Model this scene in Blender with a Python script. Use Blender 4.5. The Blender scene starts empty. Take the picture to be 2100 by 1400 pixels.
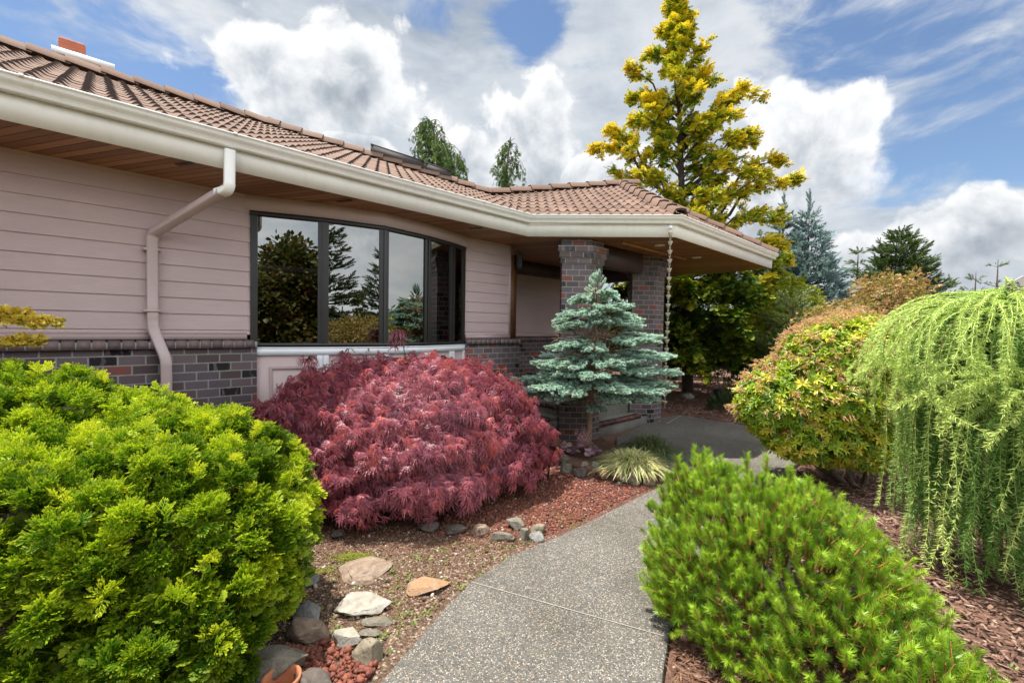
import bpy, bmesh, math, random
import numpy as np
from mathutils import Vector, Matrix

# ------------------------------------------------------------ camera, sky, sun
scene = bpy.context.scene
C = scene.collection
R_ = math.radians
rng = np.random.default_rng(11)
random.seed(5)

CAM_Z = 1.75
cam_data = bpy.data.cameras.new("camera")
cam_data.sensor_width = 36.0
cam_data.lens = 900.0 / 2100.0 * 36.0
cam_data.clip_start = 0.05
cam_data.clip_end = 3000.0
cam = bpy.data.objects.new("camera", cam_data)
C.objects.link(cam)
pit, rol = R_(1.6), R_(0.9)
Fw = Vector((0, math.cos(pit), -math.sin(pit)))
Uw = Vector((0, math.sin(pit), math.cos(pit)))
Rw = Vector((1, 0, 0))
Rr = Rw * math.cos(rol) + Uw * math.sin(rol)
Ur = Uw * math.cos(rol) - Rw * math.sin(rol)
M = Matrix((Rr, Ur, -Fw)).transposed().to_4x4()
M.translation = Vector((0, 0, CAM_Z))
cam.matrix_world = M
scene.camera = cam

# house frame: s runs along the front wall, n points out of it towards the garden
TH = R_(46.8)
D2 = np.array([math.sin(TH), math.cos(TH)])
N2 = np.array([math.cos(TH), -math.sin(TH)])
O2 = np.array([-2.9202, 4.8882])

SUN_OFF = (0.29 * D2 + 0.96 * N2)          # ground shift of a shadow for 3.48 m of height
sun_vec = Vector((-SUN_OFF[0], -SUN_OFF[1], 3.48)).normalized()   # towards the sun
sun_el = math.asin(sun_vec.z)
sun_az = math.atan2(sun_vec.x, sun_vec.y)

world = bpy.data.worlds.new("World")
scene.world = world
world.use_nodes = True
SUN_STRENGTH = 5.0
SKY_STRENGTH = 0.09
CLOUD_GAIN = 0.57
BACK_FILL_GAIN = 2.5
scene.view_settings.view_transform = 'Standard'
scene.view_settings.look = 'None'
scene.view_settings.exposure = 0.72
scene.view_settings.gamma = 1.0
scene.view_settings.use_curve_mapping = False

sl = bpy.data.lights.new("sun", 'SUN')
sl.energy = SUN_STRENGTH
sl.angle = R_(0.55)
sl.color = (1.0, 0.96, 0.89)
so = bpy.data.objects.new("sun", sl)
C.objects.link(so)
so.rotation_euler = sun_vec.to_track_quat('Z', 'Y').to_euler()


class NT:
    """small helper for node trees"""
    def __init__(self, tree):
        self.t = tree
        self.n = tree.nodes
        self.l = tree.links
        self.n.clear()

    def node(self, typ, ins=None, **props):
        nd = self.n.new(typ)
        for k, v in props.items():
            setattr(nd, k, v)
        for k, v in (ins or {}).items():
            self.set(nd, k, v)
        return nd

    def set(self, nd, k, v):
        s = nd.inputs[k]
        if isinstance(v, bpy.types.NodeSocket):
            self.l.new(v, s)
        elif isinstance(v, bpy.types.Node):
            self.l.new(v.outputs[0], s)
        else:
            if hasattr(s.default_value, '__len__') and not hasattr(v, '__len__'):
                v = (v,) * len(s.default_value)
            if s.type == 'RGBA' and len(v) == 3:
                v = (*v, 1.0)
            s.default_value = v

    def math(self, op, a, b=None, c=None, clamp=False):
        nd = self.n.new('ShaderNodeMath')
        nd.operation = op
        nd.use_clamp = clamp
        self.set(nd, 0, a)
        if b is not None:
            self.set(nd, 1, b)
        if c is not None:
            self.set(nd, 2, c)
        return nd.outputs[0]

    def vmath(self, op, a, b=None, scale=None):
        nd = self.n.new('ShaderNodeVectorMath')
        nd.operation = op
        self.set(nd, 0, a)
        if b is not None:
            self.set(nd, 1, b)
        if scale is not None:
            self.set(nd, 'Scale', scale)
        return nd.outputs['Value'] if op in ('DOT_PRODUCT', 'LENGTH', 'DISTANCE') else nd.outputs[0]

    def mix(self, fac, a, b, blend='MIX'):
        nd = self.n.new('ShaderNodeMix')
        nd.data_type = 'RGBA'
        nd.blend_type = blend
        self.set(nd, 0, fac)
        self.set(nd, 6, a)
        self.set(nd, 7, b)
        return nd.outputs[2]

    def mixf(self, fac, a, b):
        nd = self.n.new('ShaderNodeMix')
        nd.data_type = 'FLOAT'
        self.set(nd, 0, fac)
        self.set(nd, 2, a)
        self.set(nd, 3, b)
        return nd.outputs[0]

    def noise(self, vec, scale, detail=4, rough=0.55, dist=0.0, dim='3D', out=0, **kw):
        nd = self.n.new('ShaderNodeTexNoise')
        nd.noise_dimensions = dim
        for k, v in kw.items():
            setattr(nd, k, v)
        if vec is not None:
            self.set(nd, 'Vector', vec)
        self.set(nd, 'Scale', scale)
        self.set(nd, 'Detail', detail)
        self.set(nd, 'Roughness', rough)
        self.set(nd, 'Distortion', dist)
        return nd.outputs[out]

    def maprange(self, v, a, b, c=0.0, d=1.0, smooth=False):
        nd = self.n.new('ShaderNodeMapRange')
        nd.interpolation_type = 'SMOOTHSTEP' if smooth else 'LINEAR'
        nd.clamp = True
        self.set(nd, 0, v)
        for i, x in enumerate((a, b, c, d)):
            self.set(nd, i + 1, x)
        return nd.outputs[0]

    def ramp(self, fac, stops, interp='LINEAR'):
        nd = self.n.new('ShaderNodeValToRGB')
        cr = nd.color_ramp
        cr.interpolation = interp
        while len(cr.elements) < len(stops):
            cr.elements.new(0.5)
        for e, (p, c) in zip(cr.elements, stops):
            e.position = p
            e.color = (*c, 1.0) if len(c) == 3 else c
        self.set(nd, 0, fac)
        return nd.outputs[0]


# ---- sky: Nishita blue with procedural cumulus and thin stratus laid over it by direction
def build_sky():
    w = NT(world.node_tree)
    out = w.node('ShaderNodeOutputWorld')
    sky = w.node('ShaderNodeTexSky', sky_type='NISHITA', sun_disc=False)
    sky.sun_elevation = sun_el
    sky.sun_rotation = sun_az
    sky.altitude = 50
    sky.air_density = 1.0
    sky.dust_density = 0.3
    sky.ozone_density = 3.0
    bg_sky = w.node('ShaderNodeBackground', {'Color': sky, 'Strength': SKY_STRENGTH})
    tc = w.node('ShaderNodeTexCoord')
    d = w.vmath('NORMALIZE', tc.outputs['Generated'])
    wob = w.noise(d, 5.0, 3, 0.5, out=1)
    dw = w.vmath('ADD', d, w.vmath('SCALE', w.vmath('SUBTRACT', wob, (0.5, 0.5, 0.5)), scale=0.10))

    def blob(c, rx, rz):
        """soft elliptical bump round a direction, 1 in its middle and 0 at its rim"""
        df = w.vmath('SUBTRACT', dw, tuple(c))
        sc = w.vmath('MULTIPLY', df, (1 / rx, 1 / rx, 1 / rz))
        return w.math('SUBTRACT', 1.0, w.vmath('LENGTH', sc))
    return w, out, bg_sky, d, dw, blob


SKY = build_sky()


def sky_clouds(cumulus, holes):
    w, out, bg_sky, d, dw, blob = SKY
    # billows: two octave groups so that the heads have big lobes and a crisp small edge
    big = w.noise(d, 5.5, 3, 0.5, 0.3)
    billow = w.noise(dw, 12.0, 7, 0.58, 0.1)
    lit = w.vmath('ADD', d, (-0.010, 0.004, 0.026))
    big2 = w.noise(lit, 5.5, 3, 0.5, 0.3)
    billow2 = w.noise(w.vmath('ADD', dw, (-0.010, 0.004, 0.026)), 12.0, 7, 0.58, 0.1)
    stretch = w.vmath('MULTIPLY', d, (1.0, 1.0, 2.2))
    broad = w.noise(stretch, 2.6, 7, 0.55, 0.6)
    fine = w.noise(w.vmath('MULTIPLY', d, (1.0, 0.8, 2.4)), 7.0, 8, 0.58, 0.4)
    hole = None
    for c, rx, rz, k in holes:
        b = w.math('MULTIPLY', w.maprange(blob(c, rx, rz), -0.6, 0.6, 0.0, 1.0, True), k)
        hole = b if hole is None else w.math('MAXIMUM', hole, b)
    st = w.math('ADD', w.math('MULTIPLY', broad, 0.55), w.math('MULTIPLY', fine, 0.85))
    st = w.math('SUBTRACT', st, w.math('MULTIPLY', hole, 0.42))
    smask = w.maprange(st, 0.32, 0.62, 0.0, 0.97, True)
    sh1 = w.math('ADD', w.math('MULTIPLY', w.noise(stretch, 3.6, 6, 0.55, 0.4), 0.75), w.math('MULTIPLY', fine, 0.35))
    scol = w.ramp(sh1, [(0.40, (0.46, 0.53, 0.62)), (0.52, (0.66, 0.72, 0.79)), (0.66, (0.88, 0.91, 0.945))])
    cum = None
    for c, rx, rz in cumulus:
        # flat soft base, crisp domed head: the lower half reaches twice as far and fades
        df = w.vmath('SUBTRACT', dw, tuple(c))
        sd = w.node('ShaderNodeSeparateXYZ', {0: df})
        hz = w.math('DIVIDE', sd.outputs[2], rz)
        vz = w.math('MAXIMUM', hz, w.math('MULTIPLY', hz, -0.45))
        hx = w.math('DIVIDE', w.vmath('LENGTH', w.vmath('MULTIPLY', df, (1, 1, 0))), rx)
        b = w.math('SUBTRACT', 1.0, w.math('SQRT', w.math('ADD', w.math('MULTIPLY', vz, vz), w.math('MULTIPLY', hx, hx))))
        low = w.maprange(hz, -2.0, 0.2, 1.0, 0.0, True)
        if cum is None:
            cum, lowf = b, low
        else:
            isb = w.math('GREATER_THAN', b, cum)
            lowf = w.mixf(isb, lowf, low)
            cum = w.math('MAXIMUM', cum, b)
    nz = w.math('ADD', w.math('MULTIPLY', w.math('SUBTRACT', big, 0.5), 1.9), w.math('MULTIPLY', w.math('SUBTRACT', billow, 0.5), 1.25))
    cd = w.math('ADD', cum, nz)
    cmask = w.math('MULTIPLY', w.maprange(cd, 0.02, w.math('ADD', 0.24, w.math('MULTIPLY', lowf, 0.7)), 0.0, 1.0, True), w.math('SUBTRACT', 1.0, w.math('MULTIPLY', lowf, 0.55)))
    rel = w.math('ADD', w.math('MULTIPLY', w.math('SUBTRACT', big, big2), 1.6), w.math('MULTIPLY', w.math('SUBTRACT', billow, billow2), 1.5))
    thick = w.maprange(cd, 0.10, 0.95, 0.0, 1.0)
    shc = w.math('ADD', rel, w.math('SUBTRACT', 0.90, w.math('ADD', w.math('MULTIPLY', thick, 0.52), w.math('MULTIPLY', lowf, 0.45))))
    ccol = w.ramp(shc, [(0.14, (0.37, 0.415, 0.47)), (0.42, (0.57, 0.61, 0.66)), (0.70, (0.83, 0.855, 0.88)), (0.92, (1.0, 1.0, 1.0))])
    # unseen cloud behind the viewer, added thicker and brighter to light the shaded facade
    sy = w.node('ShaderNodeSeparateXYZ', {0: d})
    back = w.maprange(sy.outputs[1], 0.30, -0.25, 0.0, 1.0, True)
    gain = w.mixf(back, CLOUD_GAIN, CLOUD_GAIN * BACK_FILL_GAIN)
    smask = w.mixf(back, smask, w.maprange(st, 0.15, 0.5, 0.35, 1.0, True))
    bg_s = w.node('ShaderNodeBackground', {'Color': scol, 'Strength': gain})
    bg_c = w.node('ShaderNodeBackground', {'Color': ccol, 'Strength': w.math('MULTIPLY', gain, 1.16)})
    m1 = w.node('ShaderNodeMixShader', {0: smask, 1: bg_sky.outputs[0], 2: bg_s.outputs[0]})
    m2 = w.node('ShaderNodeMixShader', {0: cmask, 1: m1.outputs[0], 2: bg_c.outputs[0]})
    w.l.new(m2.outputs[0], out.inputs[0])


sky_clouds(
    # cumulus: (direction, half width, half height of the head)
    [((-0.42, 0.785, 0.43), 0.13, 0.13), ((-0.32, 0.82, 0.44), 0.17, 0.14), ((-0.32, 0.865, 0.355), 0.12, 0.06),
     ((0.04, 0.91, 0.39), 0.13, 0.11), ((-0.06, 0.925, 0.34), 0.13, 0.08), ((0.16, 0.93, 0.31), 0.13, 0.07),
     ((0.50, 0.79, 0.33), 0.13, 0.11), ((0.46, 0.83, 0.27), 0.11, 0.07),
     ((0.72, 0.67, 0.15), 0.14, 0.065), ((0.59, 0.80, 0.14), 0.12, 0.05),
     ((-0.62, -0.50, 0.42), 0.30, 0.14), ((0.6, -0.65, 0.30), 0.34, 0.14), ((0.0, -0.9, 0.30), 0.30, 0.12), ((0.95, -0.2, 0.25), 0.25, 0.12)],
    # gaps of blue: (direction, half width, half height, strength)
    [((-0.66, 0.65, 0.41), 0.24, 0.11, 0.95), ((-0.555, 0.755, 0.345), 0.12, 0.06, 0.95), ((0.03, 0.83, 0.56), 0.06, 0.045, 0.9), ((-0.2, 0.8, 0.575), 0.10, 0.03, 0.5),
     ((0.56, 0.69, 0.475), 0.17, 0.075, 0.72), ((0.70, 0.65, 0.32), 0.17, 0.10, 0.72), ((0.41, 0.74, 0.54), 0.05, 0.05, 0.6), ((0.62, 0.72, 0.25), 0.16, 0.05, 0.45)])

# ------------------------------------------------------------ object helpers


def props(o, label=None, cat=None, group=None, kind=None):
    if label:
        o['label'] = label
    if cat:
        o['category'] = cat
    if group:
        o['group'] = group
    if kind:
        o['kind'] = kind
    return o


def thing(name, label, cat, loc=(0, 0, 0), rz=0.0, group=None):
    o = bpy.data.objects.new(name, None)
    C.objects.link(o)
    o.location = loc
    o.rotation_euler = (0, 0, rz)
    o.empty_display_size = 0.2
    return props(o, label, cat, group)


class Geo:
    """collects quads / triangles and builds ONE mesh object from them"""
    def __init__(self):
        self.v, self.q, self.t, self.tint, self.tip = [], [], [], [], []
        self.uvq, self.uvt = [], []
        self.n = 0

    def raw(self, v, q=None, t=None, tint=0.5, tip=0.5, uvq=None, uvt=None):
        v = np.asarray(v, dtype=np.float64).reshape(-1, 3)
        k = len(v)
        self.v.append(v)
        if q is not None and len(q):
            q = np.asarray(q, dtype=np.int64).reshape(-1, 4)
            self.q.append(q + self.n)
            self.uvq.append(np.zeros((len(q), 4, 2)) if uvq is None else np.asarray(uvq, dtype=np.float64).reshape(-1, 4, 2))
        if t is not None and len(t):
            t = np.asarray(t, dtype=np.int64).reshape(-1, 3)
            self.t.append(t + self.n)
            self.uvt.append(np.zeros((len(t), 3, 2)) if uvt is None else np.asarray(uvt, dtype=np.float64).reshape(-1, 3, 2))
        self.tint.append(np.broadcast_to(np.asarray(tint, dtype=np.float64), (k,)))
        self.tip.append(np.broadcast_to(np.asarray(tip, dtype=np.float64), (k,)))
        self.n += k

    def inst(self, tpl, R, P, tint=0.5):
        """copies of a template (v, q, t, tip) under matrices R (n,3,3) at P (n,3)"""
        tv, tq, tt, tip = tpl
        n, k = len(P), len(tv)
        if n == 0:
            return
        V = np.einsum('nij,kj->nki', R, tv) + P[:, None, :]
        off = (np.arange(n) * k)[:, None, None]
        q = (tq[None] + off).reshape(-1, 4) if tq is not None and len(tq) else None
        t = (tt[None] + off).reshape(-1, 3) if tt is not None and len(tt) else None
        tin = np.repeat(np.broadcast_to(np.asarray(tint, dtype=np.float64), (n,)), k)
        self.raw(V.reshape(-1, 3), q, t, tin, np.tile(tip, n))

    def quad(self, a, b, c, d, uv=None, tint=0.5):
        self.raw([a, b, c, d], [[0, 1, 2, 3]], tint=tint, uvq=None if uv is None else [uv])

    def box(self, x0, x1, y0, y1, z0, z1, tint=0.5):
        v = [(x, y, z) for z in (z0, z1) for y in (y0, y1) for x in (x0, x1)]
        q = [(0, 2, 3, 1), (4, 5, 7, 6), (0, 1, 5, 4), (2, 6, 7, 3), (0, 4, 6, 2), (1, 3, 7, 5)]
        uv = []
        for f in q:
            P = [v[i] for i in f]
            ax = [max(p[k] for p in P) - min(p[k] for p in P) for k in range(3)]
            if ax[2] < 1e-9:
                uv.append([(p[0], p[1]) for p in P])
            elif ax[1] < 1e-9:
                uv.append([(p[0], p[2]) for p in P])
            else:
                uv.append([(p[1], p[2]) for p in P])
        self.raw(v, q, tint=tint, uvq=uv)

    def prism(self, poly, z0, z1, cap=True, u0=0.0, tint=0.5):
        """vertical prism on a polygon in (x, y); side UVs run in metres along the outline"""
        poly = [tuple(p) for p in poly]
        m = len(poly)
        u = u0
        for i in range(m):
            a, b = poly[i], poly[(i + 1) % m]
            L = math.hypot(b[0] - a[0], b[1] - a[1])
            self.raw([(*a, z0), (*b, z0), (*b, z1), (*a, z1)], [[0, 1, 2, 3]], tint=tint,
                     uvq=[[(u, z0), (u + L, z0), (u + L, z1), (u, z1)]])
            u += L
        if cap:
            self.poly([(*p, z1) for p in poly], tint)
            self.poly([(*p, z0) for p in poly[::-1]], tint)

    def poly(self, pts, tint=0.5):
        pts = np.asarray(pts, dtype=float)
        m = len(pts)
        if m == 4:
            self.raw(pts, [[0, 1, 2, 3]], tint=tint, uvq=[pts[:, :2]])
        else:
            t = [(0, i, i + 1) for i in range(1, m - 1)]
            self.raw(pts, None, t, tint=tint, uvt=[[pts[i, :2] for i in f] for f in t])

    def sweep(self, path, profile, up=(0, 0, 1), closed=False, cap=True, tint=0.5):
        """profile (o, z) swept along a level path in (x, y): o is the offset to the left of travel; mitred"""
        P = np.asarray(path, dtype=float)
        m = len(P)
        seg = P[1:] - P[:-1]
        seg /= np.linalg.norm(seg, axis=1)[:, None]
        nrm = np.stack([-seg[:, 1], seg[:, 0]], 1)
        off = []
        for i in range(m):
            a = nrm[max(i - 1, 0)]
            b = nrm[min(i, m - 2)]
            s = a + b
            off.append(s / (1 + a @ b))
        off = np.array(off)
        k = len(profile)
        V = np.array([[(P[i, 0] + off[i, 0] * o, P[i, 1] + off[i, 1] * o, z) for o, z in profile] for i in range(m)])
        q = [(i * k + j, i * k + (j + 1) % k, (i + 1) * k + (j + 1) % k, (i + 1) * k + j) for i in range(m - 1) for j in range(k)]
        L = np.concatenate([[0], np.cumsum(np.linalg.norm(P[1:] - P[:-1], axis=1))])
        c = np.concatenate([[0], np.cumsum([math.dist(profile[j], profile[(j + 1) % k]) for j in range(k)])])
        uv = [[(L[i], c[j]), (L[i], c[j + 1]), (L[i + 1], c[j + 1]), (L[i + 1], c[j])] for i in range(m - 1) for j in range(k)]
        self.raw(V.reshape(-1, 3), q, tint=tint, uvq=uv)
        if cap:
            for i in (0, m - 1):
                self.poly(V[i] if i else V[i][::-1], tint)

    def tube(self, pts, radii, sides=6, tint=0.5, tip=0.0, cap=True):
        pts = np.asarray(pts, dtype=float)
        m = len(pts)
        radii = np.broadcast_to(np.asarray(radii, dtype=float), (m,))
        d = np.gradient(pts, axis=0)
        d /= np.linalg.norm(d, axis=1)[:, None] + 1e-12
        ref = np.array([0, 0, 1.0]) if abs(d[0, 2]) < 0.9 else np.array([1.0, 0, 0])
        x = np.cross(d, ref)
        bad = np.linalg.norm(x, axis=1) < 1e-3
        x[bad] = np.cross(d[bad], np.array([0.3, 1, 0.2]))
        x /= np.linalg.norm(x, axis=1)[:, None]
        y = np.cross(d, x)
        a = np.linspace(0, 2 * np.pi, sides, endpoint=False)
        ring = pts[:, None] + radii[:, None, None] * (np.cos(a)[None, :, None] * x[:, None] + np.sin(a)[None, :, None] * y[:, None])
        q = [(i * sides + j, (i + 1) * sides + j, (i + 1) * sides + (j + 1) % sides, i * sides + (j + 1) % sides) for i in range(m - 1) for j in range(sides)]
        self.raw(ring.reshape(-1, 3), q, tint=tint, tip=tip)
        if cap and sides == 4:
            self.raw(ring[-1], [[0, 1, 2, 3]], tint=tint, tip=tip)
            self.raw(ring[0], [[3, 2, 1, 0]], tint=tint, tip=tip)
        elif cap:
            for i in (0, m - 1):
                v = np.vstack([ring[i], pts[i][None]])
                self.raw(v, None, [(j, (j + 1) % sides, sides) for j in range(sides)], tint=tint, tip=tip)

    def mesh(self, name, mat, origin=(0, 0, 0), smooth=False):
        V = np.concatenate(self.v) - np.asarray(origin, dtype=float)
        q = np.concatenate(self.q) if self.q else np.zeros((0, 4), int)
        t = np.concatenate(self.t) if self.t else np.zeros((0, 3), int)
        me = bpy.data.meshes.new(name)
        me.vertices.add(len(V))
        me.vertices.foreach_set('co', V.astype(np.float32).ravel())
        nl = len(q) * 4 + len(t) * 3
        me.loops.add(nl)
        me.loops.foreach_set('vertex_index', np.concatenate([q.ravel(), t.ravel()]).astype(np.int32))
        me.polygons.add(len(q) + len(t))
        me.polygons.foreach_set('loop_start', np.concatenate([np.arange(len(q)) * 4, len(q) * 4 + np.arange(len(t)) * 3]).astype(np.int32))
        if smooth:
            me.polygons.foreach_set('use_smooth', np.ones(len(q) + len(t), dtype=bool))
        uv = me.uv_layers.new(name='UVMap')
        U = np.concatenate([np.concatenate(self.uvq).reshape(-1, 2) if self.uvq else np.zeros((0, 2)),
                            np.concatenate(self.uvt).reshape(-1, 2) if self.uvt else np.zeros((0, 2))])
        uv.data.foreach_set('uv', U.astype(np.float32).ravel())
        for nm, arr in (('tint', self.tint), ('tip', self.tip)):
            at = me.attributes.new(nm, 'FLOAT', 'POINT')
            at.data.foreach_set('value', np.concatenate(arr).astype(np.float32))
        me.update(calc_edges=True)
        me.validate()
        if mat is not None:
            me.materials.append(mat)
        return me

    def build(self, name, mat, parent=None, origin=None, label=None, smooth=False, local=False, kind=None, bevel=0.0):
        """local=True: vertices are already in the parent's frame"""
        if parent is not None and not local and origin is None:
            me = self.mesh(name, mat, tuple(parent_world(parent)), smooth)
            loc = (0, 0, 0)
        else:
            me = self.mesh(name, mat, origin or (0, 0, 0), smooth)
            loc = origin or (0, 0, 0)
        o = bpy.data.objects.new(name, me)
        C.objects.link(o)
        o.location = loc
        if parent is not None:
            o.parent = parent
        if label:
            o['label'] = label
        if kind:
            o['kind'] = kind
        if bevel:
            bm = bmesh.new()
            bm.from_mesh(me)
            bmesh.ops.remove_doubles(bm, verts=bm.verts, dist=1e-5)
            eds = [e for e in bm.edges if len(e.link_faces) == 2 and e.calc_face_angle(0) > 0.6]
            bmesh.ops.bevel(bm, geom=eds, offset=bevel, segments=2, profile=0.6, affect='EDGES', clamp_overlap=True)
            bm.to_mesh(me)
            bm.free()
        return o


def parent_world(p):
    v = Vector(p.location)
    while p.parent is not None:
        p = p.parent
        v += Vector(p.location)
    return v


# ------------------------------------------------------------ materials
MATS = {}


def mat(name):
    m = bpy.data.materials.new(name)
    m.use_nodes = True
    w = NT(m.node_tree)
    w.out = w.node('ShaderNodeOutputMaterial')
    MATS[name] = m
    return m, w


def finish(w, col, rough=0.6, bump=None, bstr=0.3, bdist=0.01, spec=0.5, metal=0.0, coat=0.0):
    p = w.node('ShaderNodeBsdfPrincipled')
    w.set(p, 'Base Color', col)
    w.set(p, 'Roughness', rough)
    w.set(p, 'Metallic', metal)
    w.set(p, 'Specular IOR Level', spec)
    if coat:
        w.set(p, 'Coat Weight', coat)
    if bump is not None:
        b = w.node('ShaderNodeBump', {'Strength': bstr, 'Distance': bdist, 'Height': bump})
        w.l.new(b.outputs[0], p.inputs['Normal'])
    w.l.new(p.outputs[0], w.out.inputs[0])
    return p


def coords(w, which='Object'):
    return w.node('ShaderNodeTexCoord').outputs[which]


def attr(w, name):
    return w.node('ShaderNodeAttribute', attribute_name=name).outputs['Fac']


def m_plain(name, col, rough=0.5, var=0.12, scale=6.0, bstr=0.05, metal=0.0, spec=0.5, stain=0.0):
    m, w = mat(name)
    o = coords(w)
    n = w.noise(o, scale, 6, 0.6)
    c = w.mix(w.maprange(n, 0.3, 0.7, 0, 1), tuple(x * (1 - var) for x in col), tuple(min(1, x * (1 + var)) for x in col))
    if stain:
        st = w.maprange(w.noise(w.vmath('MULTIPLY', o, (5.0, 5.0, 0.7)), 3.0, 6, 0.65), 0.52, 0.75, 0, stain)
        c = w.mix(st, c, tuple(x * 0.55 for x in col))
    finish(w, c, rough, w.noise(o, scale * 12, 3), bstr, 0.01, spec, metal)
    return m


def m_foliage(name, stops, tipcol=None, trans=0.35, rough=0.45, spec=0.35, stem=None, huevar=0.0):
    """stops: colour ramp over 'tint' (0..1, per leaf); tipcol is laid on towards tip=1; tip=-1 marks stems"""
    m, w = mat(name)
    tint, tip = attr(w, 'tint'), attr(w, 'tip')
    col = w.ramp(tint, stops)
    if tipcol is not None:
        col = w.mix(w.math('MULTIPLY', w.maprange(tip, 0.35, 1.0, 0, 0.85), w.maprange(tint, 0.05, 0.55, 0.18, 1.0)), col, tipcol)
    if stem is not None:
        col = w.mix(w.math('LESS_THAN', tip, -0.5), col, stem)
    p = w.node('ShaderNodeBsdfPrincipled', {'Base Color': col, 'Roughness': rough, 'Specular IOR Level': spec})
    tr = w.node('ShaderNodeBsdfTranslucent', {'Color': w.mix(0.35, col, w.mix(1.0, col, (1.0, 0.95, 0.25), 'MULTIPLY'))})
    mx = w.node('ShaderNodeMixShader', {0: trans, 1: p.outputs[0], 2: tr.outputs[0]})
    w.l.new(mx.outputs[0], w.out.inputs[0])
    return m


def m_bark(name, a, b, scale=30):
    m, w = mat(name)
    o = coords(w)
    n = w.noise(w.vmath('MULTIPLY', o, (1, 1, 0.25)), scale, 6, 0.65)
    finish(w, w.mix(w.maprange(n, 0.35, 0.65), a, b), 0.85, n, 0.6, 0.01, 0.2)
    return m
# ------------------------------------------------------------ materials of the house
def m_brick(name, mortar=(0.25, 0.245, 0.215)):
    m, w = mat(name)
    uv = coords(w, 'UV')
    sp = w.node('ShaderNodeSeparateXYZ', {0: uv})
    BL, BH, MJ = 0.2, 0.09, 0.011
    v = w.math('DIVIDE', sp.outputs[1], BH)
    row = w.math('FLOOR', v)
    fv = w.math('FRACT', v)
    sh = w.math('MULTIPLY', w.math('MODULO', w.math('ABSOLUTE', row), 2.0), 0.5)
    u = w.math('ADD', w.math('DIVIDE', sp.outputs[0], BL), sh)
    colm = w.math('FLOOR', u)
    fu = w.math('FRACT', u)
    cell = w.node('ShaderNodeCombineXYZ', {0: colm, 1: row, 2: 3.0})
    wn = w.node('ShaderNodeTexWhiteNoise', {0: cell}, noise_dimensions='3D')
    sc = w.node('ShaderNodeSeparateColor', {0: wn.outputs['Color']})
    r1, r2 = sc.outputs[0], sc.outputs[1]
    wob = w.math('MULTIPLY', w.math('SUBTRACT', w.noise(uv, 45, 3), 0.5), 0.03)
    du = w.math('MULTIPLY', w.math('MINIMUM', fu, w.math('SUBTRACT', 1.0, fu)), BL / BH)
    dv = w.math('MINIMUM', fv, w.math('SUBTRACT', 1.0, fv))
    edge = w.math('ADD', w.math('MINIMUM', du, dv), wob)
    ismort = w.maprange(edge, MJ / BH * 0.5, MJ / BH * 0.5 + 0.025, 1.0, 0.0)
    body = w.ramp(r2, [(0.0, (0.088, 0.056, 0.056)), (0.3, (0.12, 0.080, 0.082)), (0.6, (0.115, 0.090, 0.105)), (1.0, (0.155, 0.108, 0.106))])
    # kiln flashed bricks: patches of near black glaze, or of orange red
    patch = w.noise(w.vmath('ADD', w.vmath('MULTIPLY', uv, (26, 9, 1)), w.vmath('SCALE', wn.outputs['Color'], scale=20)), 1.0, 3, 0.5)
    dark = w.math('MULTIPLY', w.math('GREATER_THAN', r1, 0.82), w.maprange(patch, 0.40, 0.47))
    red = w.math('MULTIPLY', w.math('LESS_THAN', r1, 0.085), w.maprange(patch, 0.38, 0.6, 0.25, 1.0))
    c = w.mix(dark, body, (0.022, 0.018, 0.02))
    c = w.mix(red, c, (0.26, 0.055, 0.032))
    g = w.noise(uv, 60, 5, 0.6)
    c = w.mix(w.maprange(g, 0.3, 0.7, 0, 0.35), c, w.mix(1.0, c, (0.6, 0.6, 0.6), 'MULTIPLY'))
    mn = w.mix(w.noise(uv, 30, 4), tuple(x * 0.75 for x in mortar), tuple(x * 1.2 for x in mortar))
    c = w.mix(ismort, c, mn)
    h = w.math('ADD', w.math('MULTIPLY', w.math('SUBTRACT', 1.0, ismort), 1.0), w.math('MULTIPLY', g, 0.25))
    h = w.math('SUBTRACT', h, w.math('MULTIPLY', dark, w.math('MULTIPLY', patch, 0.7)))
    finish(w, c, w.mixf(dark, 0.62, 0.35), h, 0.55, 0.008, 0.4)
    return m


def m_siding():
    m, w = mat('painted_siding')
    o = coords(w)
    grain = w.noise(w.vmath('MULTIPLY', o, (2.2, 2.2, 30.0)), 5.0, 6, 0.6, 1.6)
    blot = w.noise(o, 1.3, 4, 0.55)
    sp = w.node('ShaderNodeSeparateXYZ', {0: o})
    row = w.math('FLOOR', w.math('DIVIDE', w.math('SUBTRACT', sp.outputs[2], 1.695), 0.1612))
    wn = w.node('ShaderNodeTexWhiteNoise', {1: row}, noise_dimensions='1D')
    fx = w.math('FRACT', w.math('ADD', w.math('DIVIDE', sp.outputs[0], 3.66), wn.outputs[0]))
    joint = w.math('LESS_THAN', w.math('ABSOLUTE', w.math('SUBTRACT', fx, 0.5)), 0.0006)
    streak = w.maprange(w.noise(w.vmath('MULTIPLY', o, (1.2, 1.2, 9.0)), 2.0, 6, 0.6, 0.8), 0.35, 0.7)
    c = w.mix(w.maprange(blot, 0.3, 0.7), (0.475, 0.355, 0.345), (0.535, 0.405, 0.392))
    c = w.mix(w.maprange(grain, 0.55, 0.75, 0, 0.14), c, (0.60, 0.50, 0.48))
    c = w.mix(w.math('MULTIPLY', streak, 0.22), c, (0.41, 0.295, 0.28))
    finish(w, c, 0.5, grain, 0.5, 0.008, 0.4)
    return m


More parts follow.
